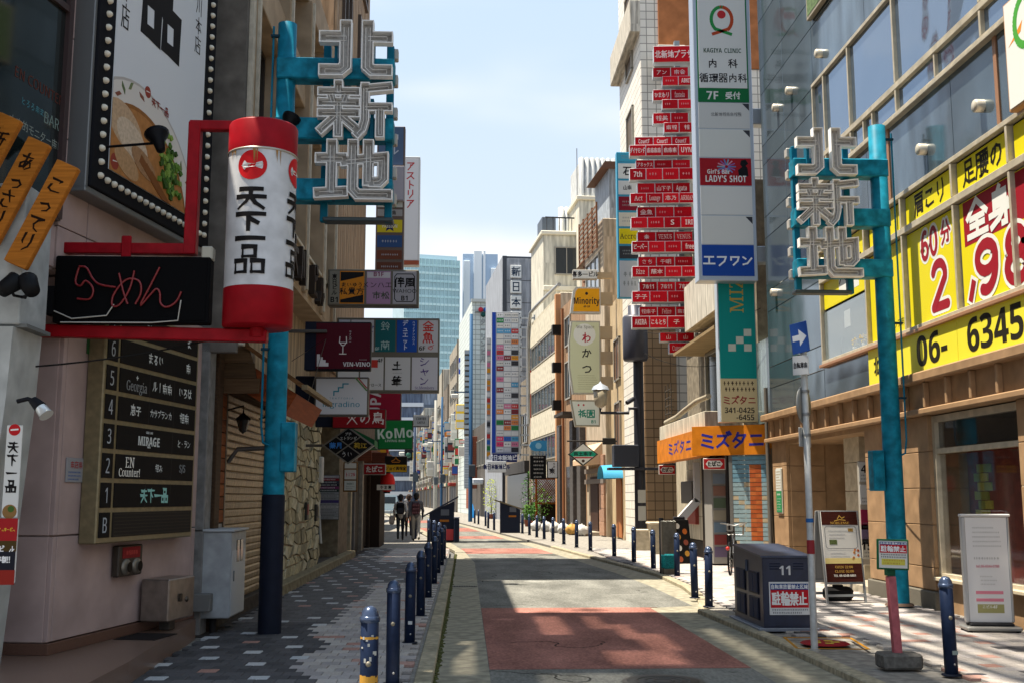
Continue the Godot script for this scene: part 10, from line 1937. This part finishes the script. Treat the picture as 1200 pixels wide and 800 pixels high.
func bicycle(at: Vector3, turn: float):
	var t := thing("bicycle", "dark parked bicycle with basket beside the brown pier", "bicycle", at, turn); var steel := mat("#2a2c30", 0.4, 0.5); var chrome := mat("#9a9a98", 0.3, 0.7)
	for x in [-0.53, 0.53]:
		var st := st_new(); var pts := []
		for k in 25: pts.append(Vector3(x + cos(TAU * k / 24.0) * 0.32, 0.33 + sin(TAU * k / 24.0) * 0.32, 0))
		add_tube(st, pts, 0.02, 6); var w := commit(st, t, "wheel", mat("#18181a", 0.8)); st = st_new()
		for k in 14: add_tube(st, [Vector3(x, 0.33, 0), Vector3(x + cos(TAU * k / 14.0) * 0.31, 0.33 + sin(TAU * k / 14.0) * 0.31, 0)], 0.003, 3)
		commit(st, w, "spokes", chrome)
	var fr := st_new()
	for e in [[Vector3(-0.53, 0.33, 0), Vector3(-0.1, 0.3, 0)], [Vector3(-0.1, 0.3, 0), Vector3(-0.25, 0.82, 0)], [Vector3(-0.53, 0.33, 0), Vector3(-0.24, 0.75, 0)], [Vector3(-0.1, 0.3, 0), Vector3(0.38, 0.72, 0)], [Vector3(-0.2, 0.58, 0), Vector3(0.36, 0.8, 0)], [Vector3(0.53, 0.33, 0), Vector3(0.34, 0.95, 0)]]: add_tube(fr, e, 0.018, 6)
	commit(fr, t, "frame", steel); tube(t, "handlebar", [Vector3(0.24, 1.02, -0.27), Vector3(0.36, 1.0, -0.12), Vector3(0.35, 0.97, 0), Vector3(0.36, 1.0, 0.12), Vector3(0.24, 1.02, 0.27)], 0.013, chrome, 6)
	box(t, "saddle", Vector3(-0.26, 0.87, 0), Vector3(0.26, 0.06, 0.16), mat("#1c1a19", 0.5), 0.025); var bk := st_new()
	for k in 7:
		for y in [0.78, 0.98]: add_tube(bk, [Vector3(0.46 + k * 0.05, y, -0.16), Vector3(0.46 + k * 0.05, y, 0.16)], 0.004, 4)
		add_tube(bk, [Vector3(0.46 + k * 0.05, 0.78, 0.16), Vector3(0.46 + k * 0.05, 0.98, 0.17)], 0.004, 4); add_tube(bk, [Vector3(0.46 + k * 0.05, 0.78, -0.16), Vector3(0.46 + k * 0.05, 0.98, -0.17)], 0.004, 4)
	commit(bk, t, "basket", chrome); lathe(t, "rear_reflector", [[0.0, 0.02], [0.035, 0.015], [0.04, 0.0]], mat("#b02a22", 0.3), Vector3(-0.88, 0.55, 0), 12, Basis(Vector3(0, 0, 1), PI / 2))

# ---------- people: bones joined by a smooth minimum, meshed as surface nets ----------
func body_mesh(bones: Array, cell: float) -> ArrayMesh:
	var lo := Vector3.ONE * 1e9; var hi := -lo
	for b in bones:
		for q in [[b[0], b[2]], [b[1], b[3]]]: lo = lo.min(q[0] - Vector3.ONE * (q[1] + 0.08)); hi = hi.max(q[0] + Vector3.ONE * (q[1] + 0.08))
	var n := Vector3i(((hi - lo) / cell).ceil()) + Vector3i.ONE; var f := PackedFloat32Array(); f.resize(n.x * n.y * n.z); f.fill(1.0); var cid := PackedByteArray(); cid.resize(f.size())
	var best := PackedFloat32Array(); best.resize(f.size()); best.fill(9.0)
	for bi in bones.size():
		var b: Array = bones[bi]; var a: Vector3 = b[0]; var ab: Vector3 = b[1] - a; var l2 := maxf(ab.length_squared(), 1e-6); var rm := maxf(b[2], b[3]) + 0.07
		var i0 := Vector3i(((a.min(b[1]) - Vector3.ONE * rm - lo) / cell).floor()).clamp(Vector3i.ZERO, n - Vector3i.ONE); var i1 := Vector3i(((a.max(b[1]) + Vector3.ONE * rm - lo) / cell).ceil()).clamp(Vector3i.ZERO, n - Vector3i.ONE)
		for z in range(i0.z, i1.z + 1):
			for y in range(i0.y, i1.y + 1):
				for x in range(i0.x, i1.x + 1):
					var p := lo + Vector3(x, y, z) * cell; var t := clampf((p - a).dot(ab) / l2, 0.0, 1.0); var d := (p - a - ab * t).length() - lerpf(b[2], b[3], t)
					var ix := x + n.x * (y + n.y * z); var o := f[ix]; var k := 0.035
					var h := clampf(0.5 + 0.5 * (o - d) / k, 0.0, 1.0); f[ix] = lerpf(o, d, h) - k * h * (1.0 - h)
					if d < best[ix]: best[ix] = d; cid[ix] = bi
	var st := st_new(); st.set_smooth_group(1); var vid := {}; var vs := []; var cs := []
	for z in n.z - 1:
		for y in n.y - 1:
			for x in n.x - 1:
				var base := x + n.x * (y + n.y * z); var c := Vector3.ZERO; var cnt := 0; var vals := []
				for q in 8: vals.append(f[base + (q & 1) + n.x * ((q >> 1 & 1) + n.y * (q >> 2 & 1))])
				for e in [[0, 1], [2, 3], [4, 5], [6, 7], [0, 2], [1, 3], [4, 6], [5, 7], [0, 4], [1, 5], [2, 6], [3, 7]]:
					var va: float = vals[e[0]]; var vb: float = vals[e[1]]
					if (va < 0) != (vb < 0):
						var t := va / (va - vb); var pa := Vector3(e[0] & 1, e[0] >> 1 & 1, e[0] >> 2 & 1); var pb := Vector3(e[1] & 1, e[1] >> 1 & 1, e[1] >> 2 & 1); c += pa.lerp(pb, t); cnt += 1
				if cnt > 0: vid[base] = vs.size(); vs.append(lo + (Vector3(x, y, z) + c / cnt) * cell); cs.append(bones[cid[base]][4])
	var sx := 1; var sy := n.x; var sz := n.x * n.y
	for key in vid:
		for ax in 3:
			var step: int = [sx, sy, sz][ax]; var u: int = [sy, sz, sx][ax]; var v: int = [sz, sx, sy][ax]
			if key + step >= f.size(): continue
			var a := f[key]; var b := f[key + step]
			if (a < 0) == (b < 0): continue
			if not (vid.has(key - u) and vid.has(key - v) and vid.has(key - u - v)): continue
			var q := [vid[key], vid[key - u], vid[key - u - v], vid[key - v]]
			var order := [q[0], q[1], q[2], q[0], q[2], q[3]] if a >= 0 else [q[0], q[2], q[1], q[0], q[3], q[2]]
			for w in order: st.set_color(cs[w]); st.add_vertex(vs[w])
	st.index(); st.generate_normals()
	return st.commit()

func people():
	var vm := StandardMaterial3D.new(); vm.vertex_color_use_as_albedo = true; vm.roughness = 0.85
	var L := func(h: String) -> Color: return Color(h).srgb_to_linear()
	var specs := [["person in a pale jacket and dark trousers walking away with a black rucksack", Vector3(-2.4, 0.045, -41.5), 0.97, "#b9b0a6", "#20222a", "#15130f", "#1a1a1c", 0.14], ["person in dark clothes walking away ahead of the pale jacket", Vector3(-2.3, 0.045, -45.5), 0.98, "#2b2d36", "#1d1e24", "#2a1c14", "#1a1a1c", -0.12], ["person in a grey hooded top and light trousers walking away with a patterned rucksack", Vector3(-1.78, 0.045, -40.6), 1.0, "#4c4d52", "#96928c", "#14120f", "#2c2a1c", -0.16]]
	for s in specs:
		var t := thing("person", s[0], "person", s[1], 4); var coat: Color = L.call(s[3]); var leg: Color = L.call(s[4]); var hair: Color = L.call(s[5]); var shoe: Color = L.call(s[6]); var skin: Color = L.call("#a97c62"); var k: float = s[2]; var sw: float = s[7]
		var B := []
		var add := func(a: Vector3, b: Vector3, ra: float, rb: float, c: Color): B.append([a * k, b * k, ra * k, rb * k, c])
		# torso, neck, head with hair to the back
		add.call(Vector3(0, 0.93, 0), Vector3(0, 1.12, 0), 0.135, 0.13, coat); add.call(Vector3(-0.05, 1.12, 0), Vector3(-0.06, 1.36, 0), 0.12, 0.1, coat); add.call(Vector3(0.05, 1.12, 0), Vector3(0.06, 1.36, 0), 0.12, 0.1, coat); add.call(Vector3(-0.15, 1.38, 0), Vector3(0.15, 1.38, 0), 0.075, 0.075, coat); add.call(Vector3(0, 1.4, 0), Vector3(0, 1.5, -0.01), 0.06, 0.05, skin)
		add.call(Vector3(0, 1.58, -0.03), Vector3(0, 1.62, -0.03), 0.085, 0.088, skin); add.call(Vector3(0, 1.56, 0.035), Vector3(0, 1.65, 0.01), 0.08, 0.095, hair); add.call(Vector3(0, 1.66, -0.03), Vector3(0, 1.66, 0.0), 0.09, 0.095, hair)
		for q in [-1.0, 1.0]: add.call(Vector3(0.092 * q, 1.58, -0.02), Vector3(0.092 * q, 1.6, -0.02), 0.018, 0.02, skin)
		add.call(Vector3(0, 1.58, -0.12), Vector3(0, 1.56, -0.13), 0.016, 0.02, skin)
		for q in [-1.0, 1.0]:
			var g: float = sw * q
			var hip := Vector3(0.085 * q, 0.9, 0); var knee := Vector3(0.09 * q, 0.49, -g * 0.9 - 0.02); var ank := Vector3(0.09 * q, 0.1 + maxf(0.0, -g) * 0.35, -g * 1.4 + 0.06 + (0.12 if g < 0 else 0.0))
			add.call(hip, knee, 0.092, 0.062, leg); add.call(knee, ank, 0.06, 0.045, leg); add.call(ank + Vector3(0, -0.055, 0.03), ank + Vector3(0, -0.06, -0.14), 0.042, 0.036, shoe)
			var sh := Vector3(0.185 * q, 1.37, 0); var el := Vector3(0.245 * q, 1.1, g * 0.6 + 0.03); var wr := Vector3(0.235 * q, 0.88, g * 1.0 - 0.05)
			add.call(sh, el, 0.062, 0.05, coat); add.call(el, wr, 0.05, 0.036, coat)
			add.call(wr, wr + Vector3(0, -0.07, -0.01), 0.032, 0.03, skin)
			for fi in 4: add.call(wr + Vector3(-0.012 * q, -0.07, -0.035 + fi * 0.018), wr + Vector3(-0.02 * q, -0.15 + absf(fi - 1.2) * 0.01, -0.04 + fi * 0.018), 0.01, 0.008, skin)
			add.call(wr + Vector3(-0.01 * q, -0.03, -0.03), wr + Vector3(-0.015 * q, -0.08, -0.065), 0.011, 0.009, skin)
		put(t, "body", body_mesh(B, 0.024), vm)
	for e in [[Vector3(-2.4, 1.12, -41.32), "#131316", "#2a2a2e", "black rucksack worn over the pale jacket"], [Vector3(-1.79, 1.12, -40.42), "#3a2328", "#6d4a50", "dark pink patterned rucksack worn over the grey top"]]:
		var b := thing("rucksack", e[3], "bag", e[0], 4); box(b, "bag_body", Vector3(0, 0.1, 0.06), Vector3(0.3, 0.42, 0.17), mat(e[1], 0.7), 0.06); box(b, "front_pocket", Vector3(0, 0.0, 0.155), Vector3(0.24, 0.2, 0.05), mat(e[2] if e[2] == "#2a2a2e" else e[1], 0.7), 0.02)
		for x in [-0.09, 0.09]: tube(b, "strap", [Vector3(x, 0.26, 0.0), Vector3(x * 1.2, 0.34, -0.1), Vector3(x * 1.3, 0.3, -0.22)], 0.016, mat(e[1], 0.7), 6)
		if e[2] != "#2a2a2e":
			for k in 12: box(b, "motif", Vector3(-0.1 + (k % 4) * 0.066, -0.05 + (k / 4) * 0.13, 0.149 if k >= 4 else 0.182), Vector3(0.035, 0.05, 0.006), mat(e[2], 0.7), 0.002)
	var tb := thing("tote_bag", "pale cloth bag hanging at the side of the pale jacket", "bag", Vector3(-2.72, 0.62, -41.45)); box(tb, "sack", Vector3(0, 0.17, 0), Vector3(0.2, 0.34, 0.12), mat("#a89c90", 0.8), 0.05); tube(tb, "handle", [Vector3(-0.06, 0.33, 0), Vector3(-0.03, 0.52, 0.0), Vector3(0.05, 0.55, 0), Vector3(0.06, 0.33, 0)], 0.01, mat("#a89c90", 0.8), 5)
	# people far down the street, a few pixels each
	var r := RandomNumberGenerator.new(); r.seed = 3
	for j in 5:
		var t := thing("person", ["person in white far down the street", "person in black far down the street", "person in green far down the street", "person in grey far down the street", "person in blue far down the street"][j], "person", Vector3(-6.8 + j * 0.8 - 2.0, 0.03, -100.0 - j * 7.0), 0, "people far down the street"); var coat: Color = L.call(["#c5c2ba", "#1c1d22", "#4a8a5a", "#77797c", "#3f5f8f"][j]); var dk: Color = L.call("#22242c"); var B := [[Vector3(0, 0.95, 0), Vector3(0, 1.36, 0), 0.15, 0.14, coat], [Vector3(-0.16, 1.36, 0), Vector3(0.16, 1.36, 0), 0.08, 0.08, coat], [Vector3(0, 1.6, 0), Vector3(0, 1.64, 0), 0.1, 0.1, L.call("#1c1612")], [Vector3(0, 1.4, 0), Vector3(0, 1.5, 0), 0.06, 0.06, L.call("#a97c62")]]
		for q in [-1.0, 1.0]: B.append([Vector3(0.08 * q, 0.9, 0), Vector3(0.1 * q, 0.08, 0.12 * q), 0.09, 0.05, dk]); B.append([Vector3(0.2 * q, 1.35, 0), Vector3(0.25 * q, 0.8, 0.05), 0.06, 0.04, coat])
		put(t, "body", body_mesh(B, 0.05), vm)
